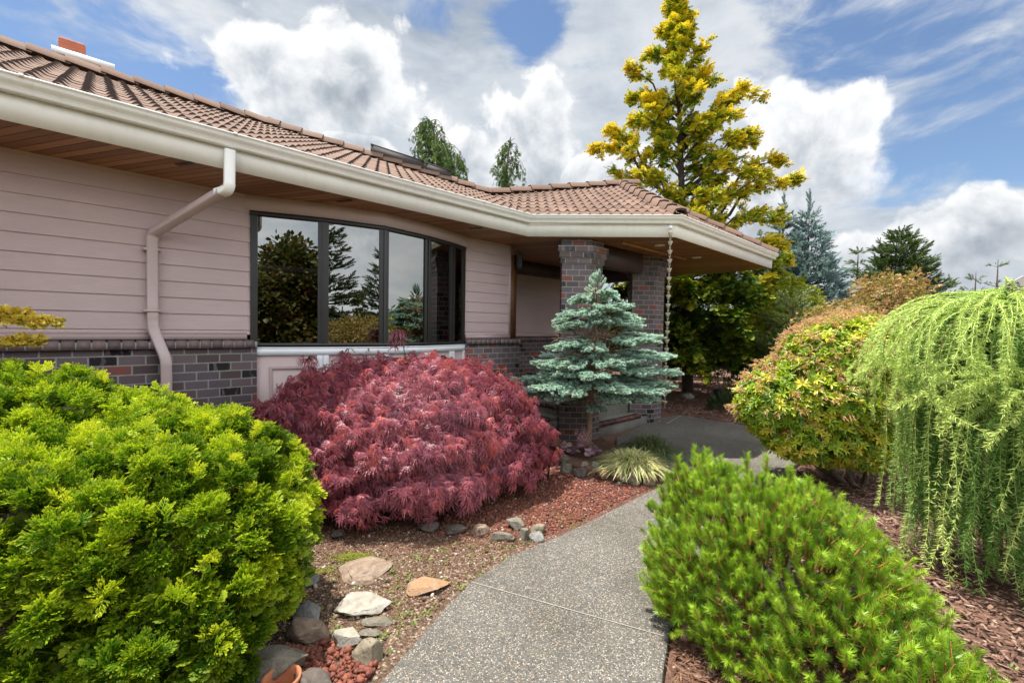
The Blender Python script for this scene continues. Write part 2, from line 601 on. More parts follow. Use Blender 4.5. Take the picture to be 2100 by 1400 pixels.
def m_soffit():
    m, w = mat('soffit_planks')
    o = coords(w)
    ang = R_(61)
    rot = w.node('ShaderNodeVectorRotate', {'Vector': o, 'Angle': ang}, rotation_type='Z_AXIS')
    sp = w.node('ShaderNodeSeparateXYZ', {0: rot})
    y = w.math('DIVIDE', sp.outputs[1], 0.085)
    row = w.math('FLOOR', y)
    fr = w.math('FRACT', y)
    wn = w.node('ShaderNodeTexWhiteNoise', {1: row}, noise_dimensions='1D')
    grain = w.noise(w.vmath('MULTIPLY', rot, (2.0, 26.0, 1.0)), 3.0, 6, 0.6, 0.4)
    f = w.math('ADD', w.math('MULTIPLY', wn.outputs[0], 0.55), w.math('MULTIPLY', grain, 0.55))
    c = w.ramp(f, [(0.2, (0.20, 0.085, 0.036)), (0.5, (0.34, 0.16, 0.072)), (0.85, (0.46, 0.24, 0.115))])
    gap = w.maprange(w.math('MINIMUM', fr, w.math('SUBTRACT', 1.0, fr)), 0.03, 0.075, 1.0, 0.0)
    c = w.mix(gap, c, (0.05, 0.02, 0.009))
    finish(w, c, 0.45, w.math('SUBTRACT', 1.0, gap), 0.5, 0.006, 0.4)
    return m


def m_tile():
    m, w = mat('clay_roof_tile')
    o = coords(w)
    t = attr(w, 'tint')
    c = w.ramp(t, [(0.0, (0.115, 0.066, 0.045)), (0.5, (0.155, 0.091, 0.063)), (1.0, (0.20, 0.123, 0.088))])
    n = w.noise(o, 9, 6, 0.65)
    c = w.mix(w.maprange(n, 0.45, 0.75, 0, 0.45), c, (0.19, 0.125, 0.10))
    sp = w.noise(o, 160, 2, 0.5)
    c = w.mix(w.maprange(sp, 0.52, 0.72, 0, 0.35), c, (0.50, 0.36, 0.28))
    c = w.mix(w.math('LESS_THAN', attr(w, 'tip'), 0.0), c, (0.062, 0.042, 0.035))  # shade of the tile butts painted into their colour
    finish(w, c, 0.85, sp, 0.35, 0.004, 0.25)
    return m


def m_concrete(name, base=(0.30, 0.29, 0.27), stone=160.0, dark=1.0):
    """exposed aggregate: small rounded stones of several colours in grey cement"""
    m, w = mat(name)
    o = coords(w)
    vo = w.node('ShaderNodeTexVoronoi', {'Vector': o, 'Scale': stone, 'Randomness': 1.0}, feature='F1')
    sc = w.node('ShaderNodeSeparateColor', {0: vo.outputs['Color']})
    st = w.ramp(sc.outputs[0], [(0.0, (0.05, 0.045, 0.037)), (0.25, (0.095, 0.084, 0.068)), (0.5, (0.155, 0.136, 0.11)), (0.74, (0.24, 0.212, 0.17)), (0.90, (0.45, 0.40, 0.33)), (1.0, (0.27, 0.15, 0.085))])
    k = w.maprange(vo.outputs['Distance'], 0.42, 0.62)
    c = w.mix(k, st, tuple(x * 0.36 for x in base))
    big = w.noise(o, 1.1, 5, 0.6)
    c = w.mix(w.maprange(big, 0.40, 0.64, 0.0, 0.75), c, w.mix(1.0, c, (0.60, 0.57, 0.52), 'MULTIPLY'))
    stain = w.maprange(w.noise(o, 5.0, 6, 0.7, 0.5), 0.56, 0.72, 0, 0.35)
    c = w.mix(stain, c, (0.17, 0.15, 0.12))
    finish(w, c, 0.8, w.math('SUBTRACT', 1.0, vo.outputs['Distance']), 0.7, 0.004, 0.3)
    return m


def m_glass():
    m, w = mat('tinted_glass')
    lw = w.node('ShaderNodeLayerWeight', {'Blend': 0.25})
    n = w.noise(coords(w), 1.6, 2, 0.5)
    b = w.node('ShaderNodeBump', {'Strength': 0.05, 'Distance': 0.02, 'Height': n})
    g = w.node('ShaderNodeBsdfGlossy', {'Color': (0.50, 0.50, 0.475), 'Roughness': 0.0, 'Normal': b.outputs[0]})
    t = w.node('ShaderNodeBsdfTransparent', {'Color': (0.20, 0.185, 0.17)})
    f = w.math('ADD', 0.46, w.math('MULTIPLY', lw.outputs['Fresnel'], 0.5), clamp=True)
    mx = w.node('ShaderNodeMixShader', {0: f, 1: t.outputs[0], 2: g.outputs[0]})
    w.l.new(mx.outputs[0], w.out.inputs[0])
    return m


BRICK = m_brick('flashed_brick')
SIDING = m_siding()
SOFFIT = m_soffit()
TILE = m_tile()
AGG = m_concrete('exposed_aggregate', stone=125.0)
AGG_FINE = m_concrete('porch_concrete', base=(0.5, 0.49, 0.46), stone=170.0)
GLASS = m_glass()
CREAM = m_plain('cream_paint', (0.86, 0.835, 0.775), 0.42, 0.06, 2.0, 0.03, stain=0.14)
CREAM2 = m_plain('cream_gutter_paint', (0.86, 0.845, 0.80), 0.30, 0.05, 2.0, 0.03, stain=0.22)
WHITE = m_plain('white_trim_paint', (0.87, 0.885, 0.90), 0.4, 0.04, 3.0, 0.03)
MAUVE = m_plain('mauve_paint', (0.50, 0.375, 0.36), 0.42, 0.05, 2.0, 0.03)
PIPE = m_plain('mauve_pipe_paint', (0.50, 0.385, 0.37), 0.35, 0.06, 3.0, 0.02)
FRAME = m_plain('dark_bronze_frame', (0.022, 0.020, 0.019), 0.38, 0.2, 6.0, 0.02)
BEAM = m_plain('dark_plum_paint', (0.06, 0.036, 0.036), 0.5, 0.15, 3.0, 0.03)
WOODTRIM = m_plain('stained_wood', (0.36, 0.16, 0.06), 0.45, 0.25, 5.0, 0.05)
DOORWOOD = m_plain('door_wood', (0.13, 0.055, 0.022), 0.5, 0.25, 5.0, 0.05)
FLASH = m_plain('brown_metal_flashing', (0.045, 0.036, 0.034), 0.75, 0.2, 4.0, 0.02)
NOSE = m_brick('red_brick_nosing', (0.34, 0.33, 0.31))
ORANGE = m_plain('clay_flue', (0.42, 0.12, 0.06), 0.8, 0.15, 8.0, 0.05)
INNER = m_plain('interior_wall', (0.10, 0.085, 0.07), 0.8, 0.1, 2.0, 0.0)
LENS = m_plain('lamp_lens', (0.75, 0.75, 0.72), 0.3, 0.03, 3.0, 0.0)
BLACK = m_plain('black_metal', (0.02, 0.02, 0.02), 0.5, 0.2, 8.0, 0.05)


def m_rowlock():
    m, w = mat('rowlock_brick')
    t = attr(w, 'tint')
    o = coords(w)
    c = w.ramp(t, [(0.0, (0.12, 0.085, 0.085)), (0.5, (0.165, 0.118, 0.118)), (1.0, (0.215, 0.145, 0.138))])
    c = w.mix(w.maprange(w.noise(o, 40, 4), 0.4, 0.7, 0, 0.4), c, (0.10, 0.07, 0.07))
    finish(w, c, 0.6, w.noise(o, 120, 3), 0.3, 0.004, 0.4)
    return m


def m_nose():
    m, w = mat('red_nosing_brick')
    t = attr(w, 'tint')
    o = coords(w)
    c = w.ramp(t, [(0.0, (0.06, 0.025, 0.024)), (0.6, (0.10, 0.04, 0.036)), (1.0, (0.15, 0.055, 0.045))])
    c = w.mix(w.maprange(w.noise(o, 30, 4), 0.4, 0.7, 0, 0.4), c, (0.05, 0.028, 0.028))
    finish(w, c, 0.55, w.noise(o, 120, 3), 0.3, 0.004, 0.4)
    return m


ROWLOCK = m_rowlock()
NOSING = m_nose()
MORTAR = m_plain('mortar', (0.36, 0.37, 0.34), 0.9, 0.15, 40.0, 0.2)

# ------------------------------------------------------------ the house (local frame: x = s, y = -n)
house = thing('house', 'low mauve house with brown tiled roof, brick wainscot, bow window and brick porch columns', 'house',
              (O2[0], O2[1], 0), math.atan2(D2[1], D2[0]))


def hb(g, name, m, parent=None, **kw):
    return g.build(name, m, parent or house, local=True, **kw)


CAPZ, SOF = 1.585, 3.18


def siding(s0, s1, n0, z0, z1, label=None, exp=0.1612, zref=1.695):
    """lap boards with a real step under every board"""
    g = Geo()
    zs = [z0]
    z = zref
    while z < z1 - 0.01:
        if z > z0 + 0.02:
            zs.append(z)
        z += exp
    zs.append(z1)
    for i, (a, b) in enumerate(zip(zs[:-1], zs[1:])):
        # board face leans: proud at its bottom edge
        g.quad((s0, -n0 - 0.016, a), (s1, -n0 - 0.016, a), (s1, -n0 - 0.003, b), (s0, -n0 - 0.003, b), [(s0, a), (s1, a), (s1, b), (s0, b)])
        g.quad((s0, -n0, a), (s1, -n0, a), (s1, -n0 - 0.016, a), (s0, -n0 - 0.016, a))
    g.box(s0, s1, -n0 + 0.004, -n0 + 0.1, z0, z1)
    g.quad((s0, -n0 + 0.002, z0), (s1, -n0 + 0.002, z0), (s1, -n0 + 0.002, z1), (s0, -n0 + 0.002, z1))
    return hb(g, 'siding_wall', SIDING, label=label)


def wainscot(s0, s1, n0, z0, thick=0.09, ends=(False, False), label=None):
    g = Geo()
    g.box(s0, s1, -n0 - thick + 0.012, -n0 + 0.05, z0, CAPZ - 0.075)
    wnc = hb(g, 'brick_wainscot', BRICK, label=label)
    # sloped rowlock course on top
    c = Geo()
    mg = Geo()
    s = s0
    r = np.random.default_rng(int(abs(s0 * 50)) + 3)
    while s < s1 - 0.02:
        e = min(s + 0.089, s1)
        y1, y0 = -n0 - 0.002, -n0 - thick - 0.022
        zf, zb = CAPZ - 0.012, CAPZ + 0.008
        z0c = CAPZ - 0.083
        v = [(s, y0, z0c), (e, y0, z0c), (e, y1, z0c), (s, y1, z0c), (s, y0, zf), (e, y0, zf), (e, y1, zb), (s, y1, zb)]
        c.raw(v, [(0, 3, 2, 1), (4, 5, 6, 7), (0, 1, 5, 4), (1, 2, 6, 5), (2, 3, 7, 6), (3, 0, 4, 7)], tint=r.random())
        s += 0.1003
    mg.box(s0 + 0.002, s1 - 0.002, -n0 - thick - 0.018, -n0 - 0.004, CAPZ - 0.079, CAPZ - 0.016)
    cap = hb(c, 'brick_cap', ROWLOCK)
    mo = hb(mg, 'mortar_bed', MORTAR, cap)
    return wnc


# main wall left and right of the bow window, recessed entry wall
siding(-12.0, 0.0, 0.0, CAPZ + 0.06, SOF + 0.1)
siding(2.94, 3.90, 0.0, CAPZ + 0.06, SOF + 0.1)
siding(4.14, 7.6, -1.3, CAPZ + 0.06, SOF + 0.1)
wainscot(-12.0, 0.05, 0.0, -0.3)
wainscot(2.96, 4.12, 0.0, -0.3)
wainscot(4.16, 7.6, -1.3, 0.3)
g = Geo()
for s0, s1, n0 in ((-12.0, -0.035, 0.0), (2.985, 3.93, 0.0), (4.14, 7.6, -1.3)):
    g.box(s0, s1, -n0 - 0.030, -n0 + 0.02, CAPZ + 0.009, CAPZ + 0.0605)
    g.box(s0, s1, -n0 - 0.019, -n0 + 0.02, CAPZ + 0.0605, CAPZ + 0.085)
g.box(3.90, 3.945, -0.022, 0.06, CAPZ + 0.0605, SOF + 0.05)     # corner board
hb(g, 'base_trim', MAUVE)
g = Geo()
g.box(4.02, 4.135, -0.05, 1.3, -0.2, CAPZ - 0.1)                    # returns into the entry
hb(g, 'brick_return', BRICK)
g = Geo()
g.box(3.93, 4.13, 0.065, 1.3, CAPZ - 0.1, SOF + 0.1)
hb(g, 'entry_side_wall', MAUVE)
g = Geo()
g.box(3.95, 4.09, -0.005, 0.06, CAPZ + 0.002, SOF - 0.15)
hb(g, 'door_jamb', DOORWOOD)

# closed shell so that the rooms are dark
g = Geo()
g.box(-12.1, -12.0, 0.05, 7.0, 0, SOF)
g.box(-12.1, 7.7, 6.9, 7.0, 0, SOF)
g.box(7.6, 7.7, 1.3, 7.0, 0, SOF)
g.box(-12.0, 4.0, 0.06, 6.9, 0.45, 0.5)
g.box(-12.0, 4.0, 0.2, 6.9, 3.3, 3.35)
hb(g, 'interior_wall', INNER)
g = Geo()
g.box(0.4, 2.2, 1.7, 2.7, 1.18, 1.23)
for x in (0.5, 2.1):
    for y in (1.8, 2.6):
        g.box(x - 0.04, x + 0.04, y - 0.04, y + 0.04, 0.5, 1.18)
for x in (0.6, 1.5):
    g.box(x, x + 0.45, 1.35, 1.4, 0.95, 1.55)
    g.box(x, x + 0.45, 1.4, 1.8, 0.9, 0.96)
hb(g, 'dining_table', DOORWOOD)

# --- bow window
BOW = [(0.0, 0.0), (0.70, 0.26), (1.39, 0.41), (2.09, 0.305), (2.615, 0.15), (2.945, 0.02)]
WZ0, WZ1 = 1.51, 3.012


def bow_xy(p):
    return np.array([p[0], -p[1]])


bow = None
g = Geo()
bars = Geo()
panes = []
path = [bow_xy(p) for p in BOW]
# head, sill rails along the bow (offset to the left of travel is +y, i.e. into the room, so use negative)
g.sweep(path, [(-0.028, WZ1 - 0.05), (-0.028, WZ1 + 0.002), (0.05, WZ1 + 0.002), (0.05, WZ1 - 0.05)])
g.sweep(path, [(-0.034, WZ0 - 0.002), (-0.034, WZ0 + 0.042), (0.05, WZ0 + 0.042), (0.05, WZ0 - 0.002)])
for i in range(6):
    p = path[i]
    d0 = path[min(i + 1, 5)] - path[min(i, 4)]
    d1 = path[max(i, 1)] - path[max(i, 1) - 1]
    for dd, sgn in ((d0, 1), (d1, -1)):
        if (i == 0 and sgn == -1) or (i == 5 and sgn == 1):
            continue
        dd = dd / np.linalg.norm(dd)
        nn = np.array([dd[1], -dd[0]])
        wdt = 0.058 if i not in (0, 5) else 0.075
        a, b = p + dd * sgn * 0.006, p + dd * sgn * wdt
        if sgn < 0:
            a, b = b, a
        q = [a + nn * 0.024, b + nn * 0.024, b - nn * 0.05, a - nn * 0.05]
        g.prism(q, WZ0 + 0.0425, WZ1 - 0.0505)
    # cover strip over the joint
    if i not in (0, 5):
        nn = (np.array([(d0 / np.linalg.norm(d0))[1], -(d0 / np.linalg.norm(d0))[0]]) + np.array([(d1 / np.linalg.norm(d1))[1], -(d1 / np.linalg.norm(d1))[0]]))
        nn /= np.linalg.norm(nn)
        tt = np.array([-nn[1], nn[0]])
        q = [p - tt * 0.012 + nn * 0.038, p + tt * 0.012 + nn * 0.038, p + tt * 0.014 - nn * 0.03, p - tt * 0.014 - nn * 0.03]
        g.prism(q, WZ0 + 0.0425, WZ1 - 0.0505)
bow = hb(g, 'bow_window', FRAME)
for i in range(5):
    a, b = path[i], path[i + 1]
    dd = (b - a) / np.linalg.norm(b - a)
    nn = np.array([dd[1], -dd[0]])
    gp = Geo()
    a2, b2 = a + dd * 0.05 + nn * 0.0, b - dd * 0.05 + nn * 0.0
    gp.prism([a2 + nn * 0.004, b2 + nn * 0.004, b2, a2], WZ0 + 0.035, WZ1 - 0.045)
    hb(gp, 'pane', GLASS, bow)
# fascia board above the bow
g = Geo()
g.sweep([path[0] + (-0.06, -0.0)] + path[1:5] + [path[5] + (0.06, 0.0)],
        [(-0.012, WZ1 + 0.003), (-0.012, SOF + 0.03), (0.08, SOF + 0.03), (0.08, WZ1 + 0.003)])
hb(g, 'window_header', MAUVE)
# panelled apron under the bow
g = Geo()
g.sweep(path, [(-0.004, 0.15), (-0.004, WZ0 - 0.004), (0.06, WZ0 - 0.004), (0.06, 0.15)])
apron = hb(g, 'window_apron', MAUVE)
g = Geo()
g.sweep(path, [(-0.026, WZ0 - 0.098), (-0.026, WZ0 - 0.006), (-0.006, WZ0 - 0.006), (-0.006, WZ0 - 0.098)])
g.sweep(path, [(-0.032, WZ0 - 0.02), (-0.032, WZ0 - 0.005), (-0.027, WZ0 - 0.005), (-0.027, WZ0 - 0.02)])
for i in range(6):
    for j, sgn in ((i, 1), (i - 1, -1)):
        if j < 0 or j > 4:
            continue
        a, b = path[j], path[j + 1]
        dd = (b - a) / np.linalg.norm(b - a)
        nn = np.array([dd[1], -dd[0]])
        wdt = 0.026 if i == 0 else (0.05 if i == 5 else 0.062)
        p = path[i] + dd * sgn * 0.0015
        e = path[i] + dd * sgn * wdt
        if sgn < 0:
            p, e = e, p
        g.prism([p + nn * 0.024, e + nn * 0.024, e + nn * 0.006, p + nn * 0.006], 0.2, WZ0 - 0.0985)
for i in range(5):
    a, b = path[i], path[i + 1]
    L = np.linalg.norm(b - a)
    dd = (b - a) / L
    nn = np.array([dd[1], -dd[0]])
    u0, u1 = min(0.19, 0.3 * L), L - min(0.19, 0.3 * L)
    mo = Geo()
    z1, z0 = WZ0 - 0.225, 0.55
    for k, (wd, pr) in enumerate(((0.034, 0.012), (0.020, 0.020))):
        off = 0.007 * k
        for (ua, ub, za, zb) in ((u0 + off, u1 - off, z1 - wd - off, z1 - off), (u0 + off, u0 + off + wd, z0, z1 - wd - off), (u1 - off - wd, u1 - off, z0, z1 - wd - off), (u0 + off + wd, u1 - off - wd, z0, z0 + wd)):
            q = [a + dd * ua + nn * (pr + 0.004), a + dd * ub + nn * (pr + 0.004), a + dd * ub + nn * 0.0045, a + dd * ua + nn * 0.0045]
            mo.prism(q, za, zb)
    hb(mo, 'panel_moulding', MAUVE, apron)
hb(g, 'trim', WHITE, apron)

# --- eaves: soffit, fascia, gutter
EAVE = [(-12.0, 0.77), (3.60, 0.76), (5.155, 2.365), (9.66, 2.365)]
eave = [np.array((s, -n)) for s, n in EAVE]
g = Geo()
g.poly([(x, y, SOF) for x, y in ((-12, 0.2), (-12, -0.765), (3.60, -0.755), (3.60, 0.2))])
g.poly([(x, y, SOF) for x, y in ((3.60, 1.3), (3.60, -0.755), (5.155, -2.36), (9.655, -2.36), (9.655, 1.3))])
hb(g, 'soffit', SOFFIT)
g = Geo()
# travel along +s, left side is +y (inwards); outward offsets are negative
g.sweep(eave + [np.array((9.66, 4.0))], [(0.0, SOF + 0.0), (0.0, 3.475), (0.035, 3.475), (0.035, SOF + 0.002)])
hb(g, 'fascia', CREAM)
KP = [(-0.003, 3.372), (-0.062, 3.372), (-0.071, 3.380), (-0.073, 3.402), (-0.084, 3.420), (-0.104, 3.432), (-0.115, 3.450), (-0.117, 3.472),
      (-0.126, 3.474), (-0.126, 3.486), (-0.110, 3.486), (-0.110, 3.452), (-0.085, 3.425), (-0.064, 3.384), (-0.006, 3.384)]
g = Geo()
g.sweep(eave[:2], KP[::-1])
gut = hb(g, 'gutter', CREAM2)
g = Geo()
g.sweep([eave[1], eave[2], eave[3]], KP[::-1])
hb(g, 'gutter', CREAM2)
for s in (-1.62, -0.32, 1.2, 2.6):                                   # joint clips on the rim
    g = Geo()
    g.box(s, s + 0.025, -0.902, -0.88, 3.470, 3.4885)
    hb(g, 'gutter_clip', CREAM2, gut)
for s, n, a in ((-0.655, 0.67, 0.5), (0.82, 0.57, 0.5), (2.70, 0.6, 0.5)):
    dx, dy = math.cos(R_(-62)) * 0.10, math.sin(R_(-62)) * 0.10
    px, py = -dy / 0.10 * 0.022, dx / 0.10 * 0.022
    q = [(s - dx - px, -n - dy - py), (s + dx - px, -n + dy - py), (s + dx + px, -n + dy + py), (s - dx + px, -n - dy + py)]
    g = Geo()
    g.prism(q, SOF - 0.006, SOF - 0.001)
    hb(g, 'soffit_vent', BLACK)

# --- downspout with its two offsets
g = Geo()
prof_w, prof_d = 0.088, 0.062


def rect_pipe(g, pts, hw, hd, ribs=()):
    """rectangular pipe: width along s, depth across; pts in (s, n, z); corner joints rounded by many rings"""
    P = np.array([(s, -n, z) for s, n, z in pts], dtype=float)
    fine = []
    for i in range(len(P)):
        if 0 < i < len(P) - 1:
            a = P[i] + (P[i - 1] - P[i]) / np.linalg.norm(P[i - 1] - P[i]) * 0.055
            b = P[i] + (P[i + 1] - P[i]) / np.linalg.norm(P[i + 1] - P[i]) * 0.055
            for t in np.linspace(0, 1, 9):
                fine.append(((1 - t) ** 2 * a + 2 * t * (1 - t) * P[i] + t * t * b, 0.0025 if int(round(t * 8)) % 2 else 0.0))
        else:
            fine.append((P[i], 0.0))
    Q = np.array([f[0] for f in fine])
    k = np.array([f[1] for f in fine])
    d = np.gradient(Q, axis=0)
    d /= np.linalg.norm(d, axis=1)[:, None]
    wx = np.cross(np.tile([0, 1.0, 0], (len(Q), 1)) * 0 + np.array([0, -1.0, 0]) , d)
    sx = np.tile(np.array([1.0, 0, 0]), (len(Q), 1))
    sx = sx - d * (sx * d).sum(1)[:, None]
    sx /= np.linalg.norm(sx, axis=1)[:, None]
    dy = np.cross(d, sx)
    ring = []
    r = 0.008
    shape = [(-1, -1, 1, 0), (-1, -1, 0, 1)]
    for x, y in ((-1, -1), (1, -1), (1, 1), (-1, 1)):
        if x * y > 0:
            ring += [(x * hw, y * (hd - r)), (x * (hw - r), y * hd)]
        else:
            ring += [(x * (hw - r), y * hd), (x * hw, y * (hd - r))]
    ring = np.array(ring)
    ring = ring[[0, 1, 2, 3, 4, 5, 6, 7]]
    V = Q[:, None] + (ring[None, :, 0:1] * (1 + k[:, None, None] / hw)) * sx[:, None] + (ring[None, :, 1:2] * (1 + k[:, None, None] / hd)) * dy[:, None]
    m, c = len(Q), len(ring)
    q = [(i * c + j, i * c + (j + 1) % c, (i + 1) * c + (j + 1) % c, (i + 1) * c + j) for i in range(m - 1) for j in range(c)]
    g.raw(V.reshape(-1, 3), q)
    g.poly(V[0])
    g.poly(V[-1][::-1])


rect_pipe(g, [(-0.34, 0.815, 3.345), (-0.345, 0.815, 2.985), (-0.42, 0.72, 2.955)], 0.043, 0.035)
ds_top = hb(g, 'downspout', CREAM2, label='cream top piece of the downspout')
g = Geo()
rect_pipe(g, [(-0.395, 0.755, 2.965), (-0.843, 0.062, 2.615), (-0.843, 0.052, 1.86), (-0.840, 0.055, 1.69), (-0.752, 0.165, 1.40), (-0.750, 0.165, 0.05)], 0.0435, 0.0355)
ds = hb(g, 'downspout', PIPE, label='mauve downspout with two offsets')
for z in (1.86, 2.45):
    g = Geo()
    g.box(-0.915, -0.78, -0.095, -0.012, z, z + 0.025)
    hb(g, 'strap', PIPE, ds)

# --- roof
PITCH = 0.45


def tile_plane(label, o, a, b, z0, pitch, len_a, len_b, clips, seed, col=0.157, row=0.315):
    """tiled plane: o = eave point (s,n), a = unit along the eave, b = unit up the slope in plan; clipped by half planes ((s,n),(normal))"""
    r = np.random.default_rng(seed)
    o, a, b = (np.array(v, dtype=float) for v in (o, a, b))
    per = 8
    ncol = int(len_a / col)
    nx = ncol * per + 1
    nrow = int(len_b / row) + 1
    x = np.arange(nx) * col / per
    ph = (np.arange(nx) % per) / per
    bump = np.clip(np.sin(ph * np.pi / 0.56), 0, None) * (ph < 0.56)
    G = Geo()
    for j in range(nrow):
        u0, u1 = j * row - 0.012, (j + 1) * row
        tint = r.normal(0.5, 0.22, ncol // 2 + 2)
        jit = np.repeat(r.normal(0, 0.003, ncol // 2 + 2), per * 2)[:nx]
        tv = np.clip(np.repeat(tint, per * 2)[:nx], 0, 1)
        up_l = 0.006 + 0.042 * bump + jit * 0.7
        up_h = 0.001 + 0.019 * bump
        bott = -0.003 + 0.006 * bump
        rows = []
        for u, h in ((u0, bott), (u0, up_l), (u1, up_h)):
            pt = o[None] + a[None] * x[:, None] + b[None] * u
            z = z0 + pitch * u + h
            rows.append(np.stack([pt[:, 0], -pt[:, 1], z], 1))
        i = np.arange(nx - 1)
        # butt (shade painted in as a darker colour, tip=-1) and top get separate vertices
        V = np.vstack([rows[0], rows[1]])
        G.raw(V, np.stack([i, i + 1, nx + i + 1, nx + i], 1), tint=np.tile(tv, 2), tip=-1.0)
        V = np.vstack([rows[1], rows[2]])
        G.raw(V, np.stack([i, i + 1, nx + i + 1, nx + i], 1), tint=np.tile(tv, 2), tip=0.5)
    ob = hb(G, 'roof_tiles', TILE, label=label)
    bm = bmesh.new()
    bm.from_mesh(ob.data)
    for p, nrm in clips:
        bmesh.ops.bisect_plane(bm, geom=bm.verts[:] + bm.edges[:] + bm.faces[:], plane_co=(p[0], -p[1], 0), plane_no=(nrm[0], -nrm[1], 0), clear_outer=True, dist=1e-6)
    bm.to_mesh(ob.data)
    bm.free()
    return ob


def perp(p, q, inside):
    """clip line through p, q keeping the side of 'inside'"""
    p, q, ins = np.array(p), np.array(q), np.array(inside)
    d = (q - p) / np.linalg.norm(q - p)
    nr = np.array([d[1], -d[0]])
    if (ins - p) @ nr > 0:
        nr = -nr
    return (tuple(p), tuple(nr))


EZ = 3.495
IN_C, OUT_C = (3.60, 0.80), (5.20, 2.40)
VAL, APEX, RID = (4.43, -1.20), (7.73, -0.29), (0.90, -3.0)
m45 = np.array((1, 1)) / math.sqrt(2)
i45 = np.array((1, -1)) / math.sqrt(2)
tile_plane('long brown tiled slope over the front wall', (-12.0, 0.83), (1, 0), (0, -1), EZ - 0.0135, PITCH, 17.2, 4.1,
           [perp(IN_C, VAL, (0, 0)), perp(VAL, RID, (0, 0)), perp((-5, -3.0), (0.9, -3.0), (0, 0))], 3)
tile_plane('tiled corner slope above the porch', np.array(IN_C) - m45 * 1.5 + np.array((-1, 1)) / math.sqrt(2) * 0.03, m45, i45, EZ - 0.0135, PITCH, 9.5, 4.6,
           [perp(IN_C, VAL, (5, 0.5)), perp(OUT_C, APEX, (5, 0.5)), perp(VAL, APEX, (5, 0.5))], 4)
tile_plane('tiled slope on the far side of the porch', (4.6, 2.43), (1, 0), (0, -1), EZ - 0.018, 1.66 / 2.69, 5.6, 2.75,
           [perp(OUT_C, APEX, (7.5, 1.5)), perp((9.70, 2.4), APEX, (7.5, 1.5))], 6)
# decking and the back slopes
g = Geo()


def hp(p, z):
    return (p[0], -p[1], z)


DZ = -0.03
g.poly([hp((-12, 0.79), EZ + DZ), hp((3.60, 0.79), EZ + DZ), hp(VAL, 4.40 + DZ), hp(RID, 5.205 + DZ), hp((-12, -3), 5.205 + DZ)])
g.poly([hp(IN_C, EZ + DZ), hp(OUT_C, EZ + DZ), hp(APEX, 5.155 + DZ), hp(VAL, 4.40 + DZ)])
g.poly([hp(OUT_C, EZ + DZ), hp((9.7, 2.4), EZ + DZ), hp(APEX, 5.155 + DZ)])
g.poly([hp((9.7, 2.4), EZ + DZ), hp((9.7, -5.5), EZ + DZ), hp(APEX, 5.155 + DZ)])
g.poly([hp(APEX, 5.155 + DZ), hp((9.7, -5.5), EZ + DZ), hp((8.0, -7.2), EZ + DZ), hp(VAL, 4.40 + DZ)])
g.poly([hp(VAL, 4.40 + DZ), hp((8.0, -7.2), EZ + DZ), hp(RID, 5.205 + DZ)])
g.poly([hp(RID, 5.205 + DZ), hp((8.0, -7.2), EZ + DZ), hp((-12, -7.2), EZ + DZ), hp((-12, -3), 5.205 + DZ)])
hb(g, 'roof_back', TILE)


def ridge_tiles(p, q, z0, z1, label=None, L=0.40, wd=0.115, lift=0.055, rise=0.05):
    """overlapping three sided ridge caps along a line from p (low) to q (high)"""
    g = Geo()
    p, q = np.array(hp(p, z0)), np.array(hp(q, z1))
    T = np.linalg.norm(q - p)
    d = (q - p) / T
    x = np.cross(d, (0, 0, 1.0))
    x /= np.linalg.norm(x)
    u = np.cross(x, d)
    n = int(T / (L - 0.05))
    r = np.random.default_rng(int(T * 100))
    for i in range(n + 1):
        a = p + d * (i * (L - 0.05) - 0.03)
        b = a + d * L
        la, lb = lift + 0.035, lift + 0.004
        ti = float(np.clip(r.normal(0.5, 0.2), 0, 1))
        sec = [(-wd, -0.06), (-wd * 0.62, rise * 0.8), (0, rise), (wd * 0.62, rise * 0.8), (wd, -0.06)]
        va = [a + x * sx * 1.06 + u * (sz + la) for sx, sz in sec]
        vb = [b + x * sx * 0.96 + u * (sz + lb) for sx, sz in sec]
        vu = [a + x * sx * 1.0 + u * (sz + la - 0.03) for sx, sz in sec]
        g.raw(va + vb, [(k, k + 1, 6 + k, 5 + k) for k in range(4)], tint=ti)
        g.raw(va + vu, [(k + 1, k, 5 + k, 6 + k) for k in range(4)], tint=ti, tip=-1.0)
    return hb(g, 'ridge_caps', TILE, label=label)


ridge_tiles((-12.0, -3.0), (0.95, -3.0), 5.20, 5.205)
ridge_tiles(VAL, RID, 4.40, 5.205)
ridge_tiles(VAL, APEX, 4.40, 5.155, L=0.55)
ridge_tiles((5.23, 2.37), APEX, 3.50, 5.155, L=0.47)
ridge_tiles((9.68, 2.38), APEX, 3.50, 5.155, L=0.47)
g = Geo()
a, b = np.array(hp((2.42, -2.17), 4.90)), np.array(hp((3.72, -1.50), 4.60))
for t0, t1, h in ((0.0, 0.66, 0.17), (0.67, 1.0, 0.15)):
    p, q = a + (b - a) * t0, a + (b - a) * t1
    d = (q - p) / np.linalg.norm(q - p)
    x = np.cross(d, (0, 0, 1.0))
    x /= np.linalg.norm(x)
    up = np.array((0, 0, 1.0))
    v = [p - x * 0.03, q - x * 0.03, q + x * 0.03, p + x * 0.03]
    g.raw([k for k in v] + [k + up * h for k in v], [(0, 3, 2, 1), (4, 5, 6, 7), (0, 1, 5, 4), (1, 2, 6, 5), (2, 3, 7, 6), (3, 0, 4, 7)])
    v = [p - x * 0.06 + up * h, q - x * 0.06 + up * h, q + x * 0.05 + up * h, p + x * 0.05 + up * h]
    g.raw([k for k in v] + [k + up * 0.018 for k in v], [(0, 3, 2, 1), (4, 5, 6, 7), (0, 1, 5, 4), (1, 2, 6, 5), (2, 3, 7, 6), (3, 0, 4, 7)])
